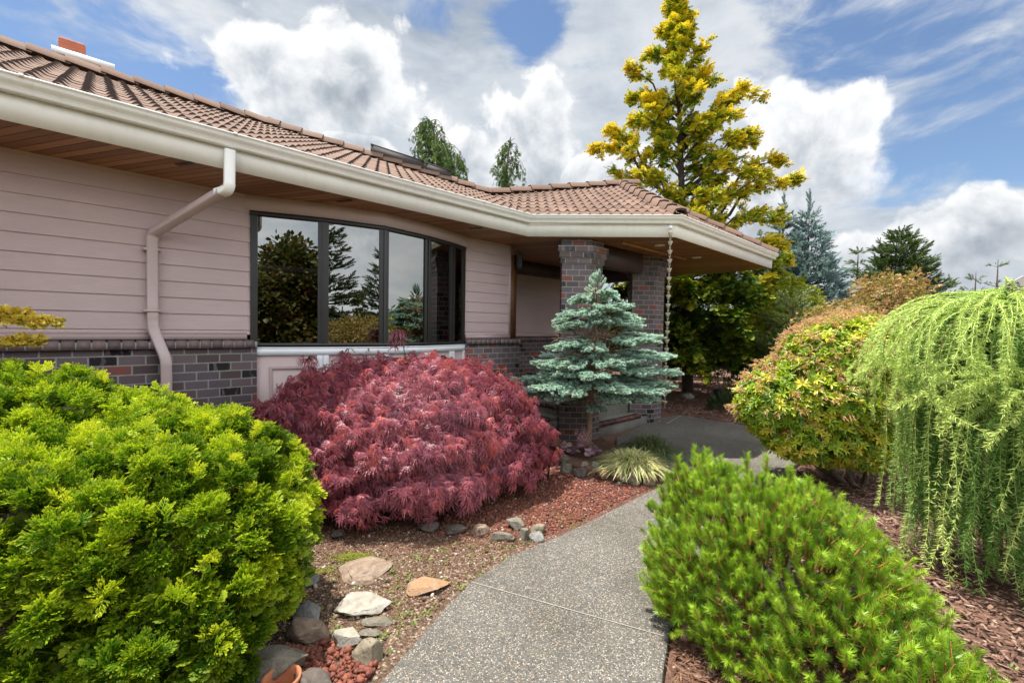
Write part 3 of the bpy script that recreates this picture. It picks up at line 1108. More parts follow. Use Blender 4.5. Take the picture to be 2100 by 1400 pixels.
hb(g, 'ridge_flashing', FLASH, label='dark brown metal flashing standing on the ridge')

# --- chimney behind the ridge
g = Geo()
g.box(-1.66, -1.06, 3.75, 4.45, 4.6, 5.66)
chim = hb(g, 'chimney', BRICK)
g = Geo()
g.box(-1.70, -1.02, 3.71, 4.49, 5.6605, 5.735)
hb(g, 'chimney_crown', WHITE, chim)
g = Geo()
g.box(-1.635, -1.345, 3.83, 4.15, 5.7355, 5.955)
hb(g, 'flue', ORANGE, chim, bevel=0.03)

# --- porch: columns, floor, steps, beams
COL = [(4.09, -1.035), (4.41, -1.34), (4.735, -1.34), (4.735, -1.04), (4.36, -0.77)]


def grow(poly, o):
    c = np.mean(poly, axis=0)
    out = []
    P = np.array(poly)
    m = len(P)
    for i in range(m):
        a, b, e = P[i - 1], P[i], P[(i + 1) % m]
        d0, d1 = (b - a) / np.linalg.norm(b - a), (e - b) / np.linalg.norm(e - b)
        n0, n1 = np.array((d0[1], -d0[0])), np.array((d1[1], -d1[0]))
        if n0 @ (b - c) < 0:
            n0, n1 = -n0, -n1
        k = n0 + n1
        out.append(tuple(b + o * k / (1 + n0 @ n1)))
    return out


for dx in (0.0, 2.05):
    g = Geo()
    P = [(x + dx, y) for x, y in COL]
    g.prism(P, -0.15, 2.799, cap=False, u0=0.03 + dx)
    for z0, z1, e in ((2.799, 2.889, 0.022), (2.889, 2.979, 0.045), (2.979, 3.069, 0.068), (3.069, SOF - 0.002, 0.02)):
        g.prism(grow(P, e), z0, z1, cap=True, u0=0.03 + dx)
    hb(g, 'brick_column', BRICK)

FL = 0.54
g = Geo()
g.prism([(4.13, 1.3), (4.13, -0.95), (4.5, -1.0), (7.2, -1.0), (7.6, -0.9), (8.8, 0.0), (8.8, 1.3)], FL - 0.5, FL)
hb(g, 'porch_floor', AGG_FINE)


def nosing(s0, s1, n0, n1, z, along):
    """row of red nosing bricks with pale joints"""
    g = Geo()
    r = np.random.default_rng(int(abs(s0 * 31 + n0 * 77 + z * 1000)))
    a, b = (s0, s1) if along == 's' else (n0, n1)
    t = a
    while t < b - 0.01:
        e = min(t + 0.192, b)
        if along == 's':
            g.box(t, e, -n1, -n0, z - 0.062, z, tint=r.random())
        else:
            g.box(s0, s1, -e, -t, z - 0.062, z, tint=r.random())
        t += 0.2
    ob = hb(g, 'step_nosing', NOSING)
    mg = Geo()
    if along == 's':
        mg.box(s0, s1, -n1 + 0.003, -n0 - 0.003, z - 0.058, z - 0.004)
    else:
        mg.box(s0 + 0.003, s1 - 0.003, -n1, -n0, z - 0.058, z - 0.004)
    hb(mg, 'mortar_bed', MORTAR, ob)


for k, (n_out, z) in enumerate(((1.28, 0.20), (0.98, 0.375))):
    # right hand flight, between the two columns
    g = Geo()
    g.box(4.7355, 6.42, -n_out + 0.014, -0.6, z - 0.4, z - 0.0625)
    g.box(4.7355, 6.42, -n_out + 0.11, -0.6, z - 0.0625, z)
    hb(g, 'step', AGG_FINE)
    nosing(4.737, 6.15, n_out - 0.11, n_out, z, 's')
nosing(4.737, 6.15, 0.99, 1.0, FL + 0.004, 's')
for k, (s_out, z) in enumerate(((3.52, 0.20), (3.82, 0.375))):
    g = Geo()
    g.box(s_out + 0.014, 4.4, -0.99, -0.1005, z - 0.4, z - 0.0625)
    g.box(s_out + 0.11, 4.4, -0.99, -0.1005, z - 0.0625, z)
    hb(g, 'step', AGG_FINE)
    nosing(s_out, s_out + 0.11, 0.11, 0.99, z, 'n')
nosing(4.10, 4.128, 0.11, 0.95, FL + 0.004, 'n')

g = Geo()
g.box(4.74, 6.13, -1.25, -1.0, 2.83, SOF - 0.003)
g.box(4.14, 7.6, 1.0, 1.25, 2.93, SOF - 0.003)
g.box(7.2, 7.45, -1.0, 1.25, 2.86, SOF - 0.004)
hb(g, 'porch_beam', BEAM)
g = Geo()
g.box(4.86, 7.05, -1.64, -1.60, SOF - 0.045, SOF - 0.002)
hb(g, 'soffit_trim', WOODTRIM)
for s, n in ((5.57, 1.88), (7.14, 1.80)):
    g = Geo()
    t = np.linspace(0, 2 * np.pi, 25)[:-1]
    g.prism([(s + 0.085 * math.cos(a), -n + 0.085 * math.sin(a)) for a in t], SOF - 0.008, SOF - 0.001)
    li = hb(g, 'recessed_light', CREAM2)
    g = Geo()
    g.prism([(s + 0.062 * math.cos(a), -n + 0.062 * math.sin(a)) for a in t], SOF - 0.0095, SOF - 0.0085)
    hb(g, 'lens', LENS, li)
g = Geo()
g.box(4.01, 4.03, -0.10, -0.02, 2.86, 2.90)
for z0, z1, rr in ((2.80, 2.82, 0.05), (2.82, 3.0, 0.06), (3.0, 3.03, 0.075), (3.03, 3.07, 0.03)):
    t = np.linspace(0, 2 * np.pi, 9)[:-1]
    g.prism([(4.06 + rr * math.cos(a), -0.10 + rr * math.sin(a)) for a in t], z0, z1 - 0.001)
hb(g, 'wall_lantern', BLACK)
# ------------------------------------------------------------ ground
def m_ground():
    m, w = mat('bark_soil')
    o = coords(w)
    n = w.noise(o, 2.0, 8, 0.65)
    f = w.noise(w.vmath('MULTIPLY', o, (1, 1, 1)), 38, 5, 0.7, 1.5)
    c = w.ramp(f, [(0.28, (0.055, 0.03, 0.022)), (0.48, (0.16, 0.085, 0.06)), (0.62, (0.27, 0.16, 0.115)), (0.80, (0.40, 0.28, 0.22))])
    c = w.mix(w.maprange(n, 0.4, 0.7, 0, 0.45), c, (0.09, 0.05, 0.036))
    # lawn far from the garden
    d = w.vmath('LENGTH', w.vmath('MULTIPLY', w.vmath('SUBTRACT', o, (3.0, 6.0, 0.0)), (1, 1, 0)))
    gr = w.mix(w.noise(o, 25, 6, 0.7), (0.035, 0.06, 0.015), (0.09, 0.14, 0.03))
    c = w.mix(w.maprange(w.math('ADD', d, w.math('MULTIPLY', n, 4.0)), 18, 20), c, gr)
    finish(w, c, 0.9, f, 0.8, 0.02, 0.2)
    return m


def m_bed():
    m, w = mat('gritty_bed_soil')
    o = coords(w)
    sp = w.node('ShaderNodeSeparateXYZ', {0: o})
    n = w.noise(o, 3.0, 6, 0.6)
    vo = w.node('ShaderNodeTexVoronoi', {'Vector': o, 'Scale': 75.0}, feature='F1')
    cs = w.node('ShaderNodeSeparateColor', {0: vo.outputs['Color']})
    tan = w.ramp(cs.outputs[0], [(0.0, (0.065, 0.040, 0.027)), (0.4, (0.145, 0.090, 0.060)), (0.8, (0.225, 0.150, 0.10)), (1.0, (0.45, 0.37, 0.28))])
    red = w.ramp(cs.outputs[0], [(0.0, (0.085, 0.034, 0.026)), (0.5, (0.165, 0.068, 0.05)), (0.9, (0.23, 0.105, 0.078)), (1.0, (0.42, 0.30, 0.23))])
    k = w.maprange(w.math('ADD', sp.outputs[1], w.math('MULTIPLY', n, 0.9)), 3.75, 4.25)
    c = w.mix(k, tan, red)
    c = w.mix(w.maprange(n, 0.52, 0.7, 0, 0.5), c, (0.075, 0.052, 0.022))
    c = w.mix(w.maprange(vo.outputs['Distance'], 0.35, 0.65, 0, 0.6), c, (0.06, 0.035, 0.025))
    finish(w, c, 0.9, w.math('SUBTRACT', 1.0, vo.outputs['Distance']), 0.9, 0.012, 0.2)
    return m


g = Geo()
# one sheet to the horizon, with a finer middle
xs = np.array([-900, -200, -60, -20, -8, -3, 0, 3, 6, 10, 20, 60, 200, 900.0])
X, Y = np.meshgrid(xs, xs + 6.0, indexing='ij')
V = np.stack([X, Y, np.full_like(X, -0.045)], -1).reshape(-1, 3)
k = len(xs)
g.raw(V, [(i * k + j, (i + 1) * k + j, (i + 1) * k + j + 1, i * k + j + 1) for i in range(k - 1) for j in range(k - 1)])
ground = g.build('ground', m_ground())
props(ground, kind='structure')

PATH_L = [(-1.9, -1.2), (-1.2, 0.8), (-0.63, 2.11), (-0.40, 2.70), (-0.26, 2.99), (0.02, 3.36), (0.39, 3.66), (0.75, 4.00), (1.12, 4.36), (1.61, 4.84), (2.05, 5.32), (2.20, 5.75), (1.75, 6.25), (1.6, 6.6), (1.75, 7.2), (2.9, 8.8)]
PATH_R = [(3.61, 9.24), (4.20, 8.51), (4.82, 7.97), (5.14, 7.58), (5.05, 7.0), (4.25, 6.24), (3.3, 5.3), (2.3, 4.25), (1.45, 3.25), (0.99, 2.60), (0.80, 2.20), (0.45, 1.2), (0.0, -1.2)]
g = Geo()


def poly_obj(name, pts, z0, z1, m, bevel=0.0):
    bm = bmesh.new()
    vs = [bm.verts.new((x, y, z1)) for x, y in pts]
    f = bm.faces.new(vs)
    bm.normal_update()
    if f.normal.z < 0:
        f.normal_flip()
    r = bmesh.ops.extrude_face_region(bm, geom=[f])
    # keep the top, push the copy down
    nv = [v for v in r['geom'] if isinstance(v, bmesh.types.BMVert)]
    for v in vs:
        v.co.z = z0
    for v in nv:
        v.co.z = z1
    bmesh.ops.recalc_face_normals(bm, faces=bm.faces)
    if bevel:
        eds = [e for e in bm.edges if all(abs(v.co.z - z1) < 1e-6 for v in e.verts)]
        bmesh.ops.bevel(bm, geom=eds, offset=bevel, segments=2, affect='EDGES', profile=0.5)
    bmesh.ops.triangulate(bm, faces=[f for f in bm.faces if len(f.verts) > 4])
    me = bpy.data.meshes.new(name)
    bm.to_mesh(me)
    bm.free()
    me.materials.append(m)
    o = bpy.data.objects.new(name, me)
    C.objects.link(o)
    return o


# the walk is poured in slabs: pale sealed joints lie between them
path = poly_obj('path', PATH_L + PATH_R, -0.12, 0.0, AGG, 0.012)
props(path, kind='structure')
JOINT = m_plain('joint_sealant', (0.29, 0.255, 0.22), 0.7, 0.15, 30.0, 0.1)
g = Geo()


def strip(g, a, b, wd, z):
    a, b = np.array(a), np.array(b)
    d = (b - a) / np.linalg.norm(b - a)
    n = np.array((-d[1], d[0])) * wd / 2
    m = 12
    r = np.random.default_rng(int(abs(a[0] * 100)))
    for i in range(m):
        p, q = a + (b - a) * i / m, a + (b - a) * (i + 1) / m
        g.quad((*(p - n), z), (*(q - n), z), (*(q + n), z), (*(p + n), z))


strip(g, (-0.255, 2.985), (0.90, 2.475), 0.008, 0.004)
strip(g, (2.97, 8.30), (3.585, 9.18), 0.022, 0.004)
jt = g.build('path_joint', JOINT)
props(jt, kind='structure')
bed = poly_obj('garden_bed', [(-4.5, 1.0), (-1.1, 0.8), (-0.55, 2.08), (-0.32, 2.68), (-0.18, 2.94), (0.10, 3.30), (0.46, 3.58), (0.82, 3.92), (1.19, 4.28), (1.68, 4.76), (2.12, 5.25), (2.27, 5.75), (1.82, 6.28), (1.57, 6.6), (1.45, 7.6), (-0.4, 7.6), (-4.6, 3.4)], -0.2, -0.005, m_bed())
props(bed, kind='structure')

# ------------------------------------------------------------ loose stone and mulch
def ico(sub):
    bm = bmesh.new()
    bmesh.ops.create_icosphere(bm, subdivisions=sub, radius=1.0)
    v = np.array([x.co[:] for x in bm.verts])
    f = np.array([[x.index for x in fc.verts] for fc in bm.faces])
    bm.free()
    return v, f


ICO1, ICO2, ICO3, ICO4 = ico(1), ico(2), ico(3), ico(4)


def rand_rot(n, r, tilt=math.pi):
    a = r.uniform(0, 2 * np.pi, n)
    ax = r.normal(size=(n, 3))
    ax /= np.linalg.norm(ax, axis=1)[:, None]
    th = r.uniform(-tilt, tilt, n)
    c, s = np.cos(th), np.sin(th)
    x, y, z = ax.T
    R = np.stack([np.stack([c + x * x * (1 - c), x * y * (1 - c) - z * s, x * z * (1 - c) + y * s], 1),
                  np.stack([y * x * (1 - c) + z * s, c + y * y * (1 - c), y * z * (1 - c) - x * s], 1),
                  np.stack([z * x * (1 - c) - y * s, z * y * (1 - c) + x * s, c + z * z * (1 - c)], 1)], 1)
    Z = np.zeros((n, 3, 3))
    Z[:, 0, 0] = np.cos(a); Z[:, 0, 1] = -np.sin(a); Z[:, 1, 0] = np.sin(a); Z[:, 1, 1] = np.cos(a); Z[:, 2, 2] = 1
    return np.einsum('nij,njk->nik', R, Z)


def in_poly(pts, poly):
    x, y = pts[:, 0], pts[:, 1]
    inside = np.zeros(len(pts), bool)
    j = len(poly) - 1
    for i in range(len(poly)):
        xi, yi = poly[i]
        xj, yj = poly[j]
        c = ((yi > y) != (yj > y)) & (x < (xj - xi) * (y - yi) / (yj - yi + 1e-12) + xi)
        inside ^= c
        j = i
    return inside


def scatter(poly, n, r):
    P = np.array(poly)
    out = np.zeros((0, 2))
    while len(out) < n:
        c = r.uniform(P.min(0), P.max(0), (n * 2, 2))
        out = np.vstack([out, c[in_poly(c, poly)]])
    return out[:n]


def pebble_variants(r, k, jit=0.22, sub=ICO1):
    out = []
    for _ in range(k):
        v = sub[0] * (1 + r.normal(0, jit, (len(sub[0]), 1)))
        v = v * r.uniform(0.65, 1.2, 3) * np.array([1, 1, 0.75])
        out.append((v, None, sub[1], np.zeros(len(v))))
    return out


def pebbles(g, xy, sizes, z, r, tints, jit=0.22):
    vs = pebble_variants(r, 6, jit)
    pick = r.integers(0, 6, len(xy))
    for k in range(6):
        s = pick == k
        R = rand_rot(s.sum(), r) * sizes[s][:, None, None]
        g.inst(vs[k], R, np.column_stack([xy[s], z[s]]), tints[s])


def m_tint(name, stops, rough=0.85, scale=60.0, bstr=0.4):
    m, w = mat(name)
    o = coords(w)
    c = w.ramp(attr(w, 'tint'), stops)
    n = w.noise(o, scale, 5, 0.65)
    c = w.mix(w.maprange(n, 0.35, 0.7, 0, 0.45), c, w.mix(1.0, c, (0.45, 0.42, 0.40), 'MULTIPLY'))
    finish(w, c, rough, n, bstr, 0.006, 0.3)
    return m


LAVA_M = m_tint('red_lava', [(0.0, (0.085, 0.032, 0.025)), (0.45, (0.19, 0.064, 0.043)), (0.8, (0.30, 0.10, 0.06)), (0.93, (0.34, 0.19, 0.135)), (1.0, (0.5, 0.44, 0.38))])
GRIT_M = m_tint('mixed_grit', [(0.0, (0.075, 0.05, 0.035)), (0.35, (0.15, 0.075, 0.05)), (0.65, (0.235, 0.14, 0.088)), (0.88, (0.36, 0.26, 0.175)), (1.0, (0.60, 0.55, 0.47))])
BARK_M = m_tint('bark_chips', [(0.0, (0.06, 0.03, 0.022)), (0.35, (0.17, 0.085, 0.058)), (0.65, (0.29, 0.165, 0.115)), (0.88, (0.42, 0.28, 0.21)), (1.0, (0.56, 0.46, 0.36))], 0.8, 40.0)
NEED_M = m_tint('dry_needles', [(0.0, (0.10, 0.045, 0.025)), (0.5, (0.24, 0.11, 0.055)), (0.9, (0.34, 0.20, 0.11)), (1.0, (0.50, 0.40, 0.28))], 0.8, 40.0)

r = np.random.default_rng(21)
# fine red lava between maple, raised bed and walk
LAVA_POLY = [(0.02, 3.62), (0.36, 3.72), (0.72, 4.06), (1.09, 4.42), (1.58, 4.88), (1.3, 4.95), (0.9, 5.1), (0.5, 5.5), (0.3, 5.9), (-0.6, 5.0), (-0.6, 3.7)]
xy = scatter(LAVA_POLY, 9000, r)
sz = np.clip(r.lognormal(math.log(0.011), 0.35, len(xy)), 0.006, 0.024)
g = Geo()
pebbles(g, xy, sz, -0.006 + sz * 0.3, r, np.clip(r.beta(2, 2.6, len(xy)), 0, 1), 0.3)
xy = scatter([(-1.35, 2.28), (-0.86, 2.44), (-0.66, 2.22), (-0.78, 1.9), (-1.0, 1.6), (-1.7, 1.7)], 2600, r)
sz = np.clip(r.lognormal(math.log(0.0135), 0.34, len(xy)), 0.006, 0.024)
pebbles(g, xy, sz, -0.008 + sz * r.uniform(0.2, 1.6, len(xy)), r, np.clip(r.beta(3, 2.2, len(xy)) * 0.88, 0, 1), 0.24)
props(g.build('lava_gravel', LAVA_M), kind='stuff')
# tan grit and pebbles
g = Geo()
GRIT_POLY = [(-1.9, 2.1), (-0.75, 2.35), (-0.45, 2.70), (-0.29, 3.0), (0.0, 3.42), (0.34, 3.72), (-0.3, 3.9), (-1.9, 3.8)]
xy = scatter(GRIT_POLY, 7500, r)
sz = np.clip(r.lognormal(math.log(0.0058), 0.45, len(xy)), 0.003, 0.02)
pebbles(g, xy, sz, -0.007 + sz * 0.35, r, r.random(len(xy)))
xy = scatter(LAVA_POLY, 260, r)
sz = r.uniform(0.006, 0.014, len(xy))
pebbles(g, xy, sz, 0.0 + sz * 0.4, r, r.uniform(0.7, 1, len(xy)))
props(g.build('gravel', GRIT_M), kind='stuff')


def chips(g, xy, z, L, W, r, tint, tilt=0.5):
    v = np.array([(-1, -1, 0), (1, -0.8, 0), (0.9, 1, 0), (-1, 0.7, 0), (-1, -1, 0.35), (1, -0.8, 0.3), (0.9, 1, 0.35), (-1, 0.7, 0.3)], float) * (0.5, 0.5, 0.5)
    q = np.array([(4, 5, 6, 7), (0, 1, 5, 4), (1, 2, 6, 5), (2, 3, 7, 6), (3, 0, 4, 7)])
    R = rand_rot(len(xy), r, tilt)
    S = np.stack([L, W, W * 0.45], 1)
    g.inst((v, q, None, np.zeros(8)), R * S[:, None, :], np.column_stack([xy, z]), tint)


# bark mulch right of the walk and beyond the landing
g = Geo()
MULCH_POLY = [(0.85, 2.2), (1.0, 2.58), (1.5, 3.25), (2.4, 4.3), (3.4, 5.35), (4.3, 6.2), (6.5, 5.5), (5.5, 2.4), (2.2, 1.1), (0.6, 1.3)]
xy = scatter(MULCH_POLY, 17000, r)
n = len(xy)
chips(g, xy, r.uniform(-0.035, 0.006, n), r.uniform(0.02, 0.07, n), r.uniform(0.008, 0.022, n), r, np.clip(r.beta(2.2, 2.0, n), 0, 1))
MULCH2 = [(3.65, 9.30), (4.25, 8.6), (4.9, 8.0), (5.3, 7.5), (8.5, 8.5), (9.5, 15.5), (5.0, 15.5), (3.2, 11.0)]
xy = scatter(MULCH2, 9000, r)
n = len(xy)
chips(g, xy, r.uniform(-0.035, 0.01, n), r.uniform(0.04, 0.12, n), r.uniform(0.014, 0.035, n), r, np.clip(r.beta(2.2, 2.2, n), 0, 1))
props(g.build('bark_mulch', BARK_M), kind='stuff')
# dropped needles and maple litter
g = Geo()
xy = np.vstack([scatter([(-1.9, 2.2), (-0.75, 2.4), (-0.45, 2.72), (-0.29, 3.02), (0.0, 3.42), (0.34, 3.72), (-0.3, 3.9), (-1.9, 3.8)], 2600, r), scatter([(0.85, 2.3), (1.3, 2.9), (2.0, 2.6), (2.0, 1.5), (0.7, 1.6)], 3500, r), scatter([(-1.7, 3.3), (0.1, 3.55), (0.4, 4.3), (0.3, 5.2), (-1.8, 4.6)], 4200, r)])
n = len(xy)
chips(g, xy, r.uniform(-0.012, 0.014, n), r.uniform(0.025, 0.07, n), r.uniform(0.0015, 0.004, n), r, np.clip(r.beta(2, 2, n), 0, 1), 0.35)
xy = scatter(LAVA_POLY, 420, r)
n = len(xy)
chips(g, xy, r.uniform(0.0, 0.014, n), r.uniform(0.02, 0.08, n), r.uniform(0.002, 0.004, n), r, r.uniform(0.7, 1, n), 0.25)
props(g.build('needle_litter', NEED_M), kind='stuff')


# ------------------------------------------------------------ stones
def m_rock(name, a, b, c, streak=0.6):
    m, w = mat(name)
    o = coords(w)
    n = w.noise(o, 9, 8, 0.68, 0.6)
    k = w.ramp(n, [(0.30, a), (0.5, b), (0.70, c)])
    st = w.noise(w.vmath('MULTIPLY', o, (3, 3, 26)), 3.0, 6, 0.65, 1.0)
    k = w.mix(w.maprange(st, 0.56, 0.72, 0, streak), k, tuple(x * 0.5 for x in a))
    f = w.noise(o, 70, 6, 0.7)
    k = w.mix(w.maprange(f, 0.5, 0.75, 0, 0.3), k, tuple(min(1, x * 1.5) for x in c))
    finish(w, k, 0.75, w.math('ADD', n, w.math('MULTIPLY', f, 0.4)), 0.8, 0.02, 0.35)
    return m


ROCKM = {
    'grey': m_rock('grey_stone', (0.095, 0.082, 0.060), (0.175, 0.152, 0.116), (0.28, 0.25, 0.20)),
    'blue': m_rock('bluish_stone', (0.135, 0.13, 0.118), (0.22, 0.215, 0.20), (0.33, 0.32, 0.295)),
    'brown': m_rock('brown_slate', (0.16, 0.105, 0.072), (0.27, 0.19, 0.135), (0.36, 0.29, 0.225)),
    'orange': m_rock('rusty_stone', (0.26, 0.20, 0.14), (0.34, 0.18, 0.085), (0.34, 0.30, 0.235), 0.4),
    'white': m_rock('pale_stone', (0.22, 0.19, 0.145), (0.33, 0.30, 0.245), (0.45, 0.42, 0.365), 0.35),
    'tan': m_rock('tan_stone', (0.16, 0.13, 0.09), (0.25, 0.205, 0.14), (0.36, 0.32, 0.24)),
    'dark': m_rock('dark_stone', (0.065, 0.05, 0.042), (0.115, 0.092, 0.075), (0.19, 0.16, 0.135)),
    'pink': m_rock('pink_stone', (0.20, 0.09, 0.085), (0.33, 0.17, 0.155), (0.42, 0.27, 0.24)),
}


def stone(label, kind, x, y, wd, dp, ht, rz, seed, group=None, sink=0.3, flat=1.0, tilt=0.0, zb=0.0, round_=False):
    r = np.random.default_rng(seed)
    v, f = ICO4[0].copy(), ICO4[1]
    if not round_:
        for _ in range(16):
            n = r.normal(size=3)
            n /= np.linalg.norm(n)
            h = r.uniform(0.42, 0.80)
            e = np.clip(v @ n - h, 0, None)
            v -= e[:, None] * n
        h = r.uniform(0.42, 0.6)
        v[:, 2] = np.minimum(v[:, 2], h + 0.10 * np.sin(v[:, 0] * 4 + seed) * np.cos(v[:, 1] * 3.1))
    # roughness by a few sine waves
    for k in range(9):
        q = r.normal(size=3) * (2.5 + 2.6 * k)
        v *= (1 + (0.045 / (1 + 0.30 * k)) * np.sin(v @ q + r.uniform(0, 6)))[:, None]
    if not round_:
        a0 = r.uniform(0, 6.28, 5)
        for a in a0:                                                  # broken edges seen from above
            n = np.array([math.cos(a), math.sin(a), 0.25])
            e = np.clip(v @ n - r.uniform(0.38, 0.66), 0, None)
            v -= e[:, None] * n / (n @ n)
    mx = np.abs(v).max(0)
    v = v / mx * np.array([wd / 2, dp / 2, ht / 2 / (1 - sink)])
    zmin = v[:, 2].min()
    v[:, 2] -= v[:, 2].max() - ht
    if tilt:
        c, s = math.cos(tilt), math.sin(tilt)
        v = v @ np.array([[1, 0, 0], [0, c, s], [0, -s, c]])
    c, s = math.cos(rz), math.sin(rz)
    v = v @ np.array([[c, s, 0], [-s, c, 0], [0, 0, 1]])
    G = Geo()
    G.raw(v, None, f)
    me = G.mesh('stone', ROCKM[kind])
    o = bpy.data.objects.new('stone', me)
    C.objects.link(o)
    o.location = (x, y, zb)
    props(o, label, 'stone', group)
    return o


GS = 'stepping and edging stones in the gravel bed'
GM = 'stones edging the red maple'
GB = 'stones edging the raised bed'
stone('large flat brown slate slab with a mossy rear edge', 'brown', -1.05, 3.11, 0.44, 0.40, 0.04, 0.25, 1, GS, tilt=0.06)
stone('small flat grey stone touching the golden shrub, left of the brown slate slab', 'blue', -1.34, 2.98, 0.19, 0.17, 0.03, 0.5, 2, GS)
stone('narrow brown slate sliver just in front of the large brown slab', 'brown', -0.98, 2.97, 0.16, 0.09, 0.03, 0.2, 3, GS)
stone('rusty orange stone with a grey end, nearest to the walk', 'orange', -0.58, 2.90, 0.40, 0.23, 0.04, 0.05, 4, GS)
stone('pale cream flat stone, brightest in the gravel bed', 'white', -0.92, 2.72, 0.39, 0.29, 0.04, 0.1, 5, GS)
stone('bluish grey angular stone half under the golden shrub', 'blue', -1.20, 2.60, 0.20, 0.22, 0.07, 0.6, 6, GS)
stone('long flat grey stone with a rusty spot, in front of the cream one', 'grey', -0.80, 2.55, 0.24, 0.10, 0.02, -0.1, 7, GS)
stone('small low grey flake above the pale wedge stone', 'grey', -0.78, 2.46, 0.15, 0.07, 0.02, 0.1, 8, GS)
stone('brown fractured block at the top of the red lava patch', 'brown', -1.13, 2.42, 0.27, 0.16, 0.10, 0.05, 9, GS)
stone('pale grey wedge stone between the brown block and the tan block', 'white', -0.90, 2.38, 0.24, 0.14, 0.075, -0.35, 10, GS)
stone('tan angular block at the walk edge beside the red lava', 'tan', -0.73, 2.28, 0.16, 0.15, 0.10, -0.5, 11, GS)
stone('biggest grey boulder, in the lower left behind the terracotta pot', 'grey', -1.17, 2.13, 0.36, 0.24, 0.15, 0.15, 12, GS)
stone('dark slate stone in shade right of the terracotta pot', 'dark', -0.93, 2.06, 0.22, 0.16, 0.09, -0.6, 13, GS)
stone('mossy topped grey stone, highest of the pile at the maple front', 'grey', 0.08, 3.82, 0.21, 0.17, 0.085, 0.3, 14, GM)
stone('round tan stone at the right end of the maple front pile', 'tan', 0.26, 3.74, 0.15, 0.13, 0.075, 0.7, 15, GM)
stone('long flat grey stone at the left of the maple front pile', 'grey', -0.05, 3.62, 0.24, 0.11, 0.06, 0.05, 16, GM)
stone('upright streaked grey stone in the middle of the maple front pile', 'grey', 0.14, 3.65, 0.13, 0.12, 0.08, 1.2, 17, GM)
stone('flat grey stone beside the walk, lowest of the maple front pile', 'blue', 0.25, 3.63, 0.18, 0.12, 0.05, 0.1, 18, GM)
stone('shaded brown stone under the maple, leftmost of its front edge', 'dark', -0.70, 3.78, 0.20, 0.15, 0.07, 0.4, 19, GM)
stone('low dark stone under the middle of the maple fringe', 'dark', -0.46, 3.74, 0.20, 0.15, 0.06, 0.2, 20, GM)
stone('brown stone under the maple, next to the sunlit pile', 'brown', -0.25, 3.72, 0.19, 0.15, 0.07, 0.8, 21, GM)
stone('small dark stone at the maple edge by the golden shrub', 'dark', -1.42, 3.60, 0.13, 0.11, 0.06, 0.3, 22, GM)
stone('greenish grey stone behind the garden spike light', 'grey', 0.66, 6.40, 0.22, 0.16, 0.16, 0.3, 23, GB)
stone('tilted grey stone at the left corner of the raised bed', 'grey', 0.70, 5.66, 0.20, 0.16, 0.13, 0.5, 24, GB)
stone('flat grey stone below the tilted corner stone of the raised bed', 'grey', 0.69, 5.42, 0.18, 0.15, 0.10, -0.2, 25, GB)
stone('low dark tan stone in the raised bed edge left of the rust stained block', 'dark', 0.86, 5.24, 0.22, 0.14, 0.10, -0.4, 26, GB)
stone('small ochre stone set back in the raised bed edge', 'tan', 0.93, 5.42, 0.13, 0.11, 0.12, 0.3, 27, GB)
stone('bluish stone wedged behind the rust stained block', 'blue', 1.04, 5.35, 0.14, 0.12, 0.13, 0.9, 28, GB)
stone('rust stained block in the raised bed edge left of the sedge', 'orange', 1.11, 5.16, 0.18, 0.14, 0.15, 0.4, 29, GB)
stone('brown block under the left side of the pale sedge', 'brown', 1.27, 5.04, 0.20, 0.13, 0.14, -0.1, 30, GB)
stone('tiny grey stone at the foot of the raised bed blocks', 'grey', 1.24, 4.93, 0.09, 0.07, 0.045, 0.2, 31, GB)
stone('tan block under the middle of the pale sedge', 'tan', 1.45, 5.01, 0.18, 0.13, 0.14, 0.3, 32, GB)
stone('wide brown block under the right side of the pale sedge', 'brown', 1.63, 5.03, 0.21, 0.13, 0.14, 0.1, 33, GB)
stone('long flat topped block at the right end of the raised bed', 'brown', 1.83, 5.17, 0.28, 0.15, 0.145, 0.75, 34, GB)
stone('grey block closing the raised bed at the walk, behind the long one', 'grey', 1.99, 5.37, 0.17, 0.14, 0.14, 1.2, 36, GB)
stone('pinkish stone in bark mulch at the right edge of the walk', 'pink', 1.03, 2.47, 0.13, 0.10, 0.075, 0.4, 35, None)
stone('smooth rounded pale stone in shade at the foot of the tall golden tree', 'white', 4.70, 11.6, 0.34, 0.26, 0.14, 0.1, 37, None, round_=True)
# soil of the raised bed
g = Geo()
RB = [(0.72, 5.55), (0.95, 5.30), (1.2, 5.12), (1.5, 5.04), (1.75, 5.10), (1.97, 5.35), (2.05, 5.7), (1.65, 6.2), (1.45, 6.6), (0.9, 6.6)]
soil = poly_obj('raised_bed', RB, -0.1, 0.085, MATS['bark_soil'], 0.03)
props(soil, kind='structure')

# terracotta pot, rim just inside the frame
pot = thing('flower_pot', 'empty terracotta flower pot among stones at the lower left edge', 'flower pot', (-1.06, 2.02, -0.02))
g = Geo()
prof = [(0.055, 0.0), (0.075, 0.085), (0.082, 0.085), (0.086, 0.12), (0.076, 0.12), (0.070, 0.085), (0.05, 0.01)]
t = np.linspace(0, 2 * np.pi, 33)[:-1]
V = np.array([[(-1.06 + a * math.cos(k), 2.02 + a * math.sin(k), -0.02 + z) for k in t] for a, z in prof])
k = 32
g.raw(V.reshape(-1, 3), [(i * k + j, i * k + (j + 1) % k, (i + 1) * k + (j + 1) % k, (i + 1) * k + j) for i in range(len(prof) - 1) for j in range(k)])
g.build('pot_wall', m_plain('terracotta', (0.42, 0.15, 0.065), 0.75, 0.15, 12.0, 0.1), pot)
# ------------------------------------------------------------ plant building blocks
def nrm(v):
    return v / (np.linalg.norm(v, axis=-1, keepdims=True) + 1e-12)


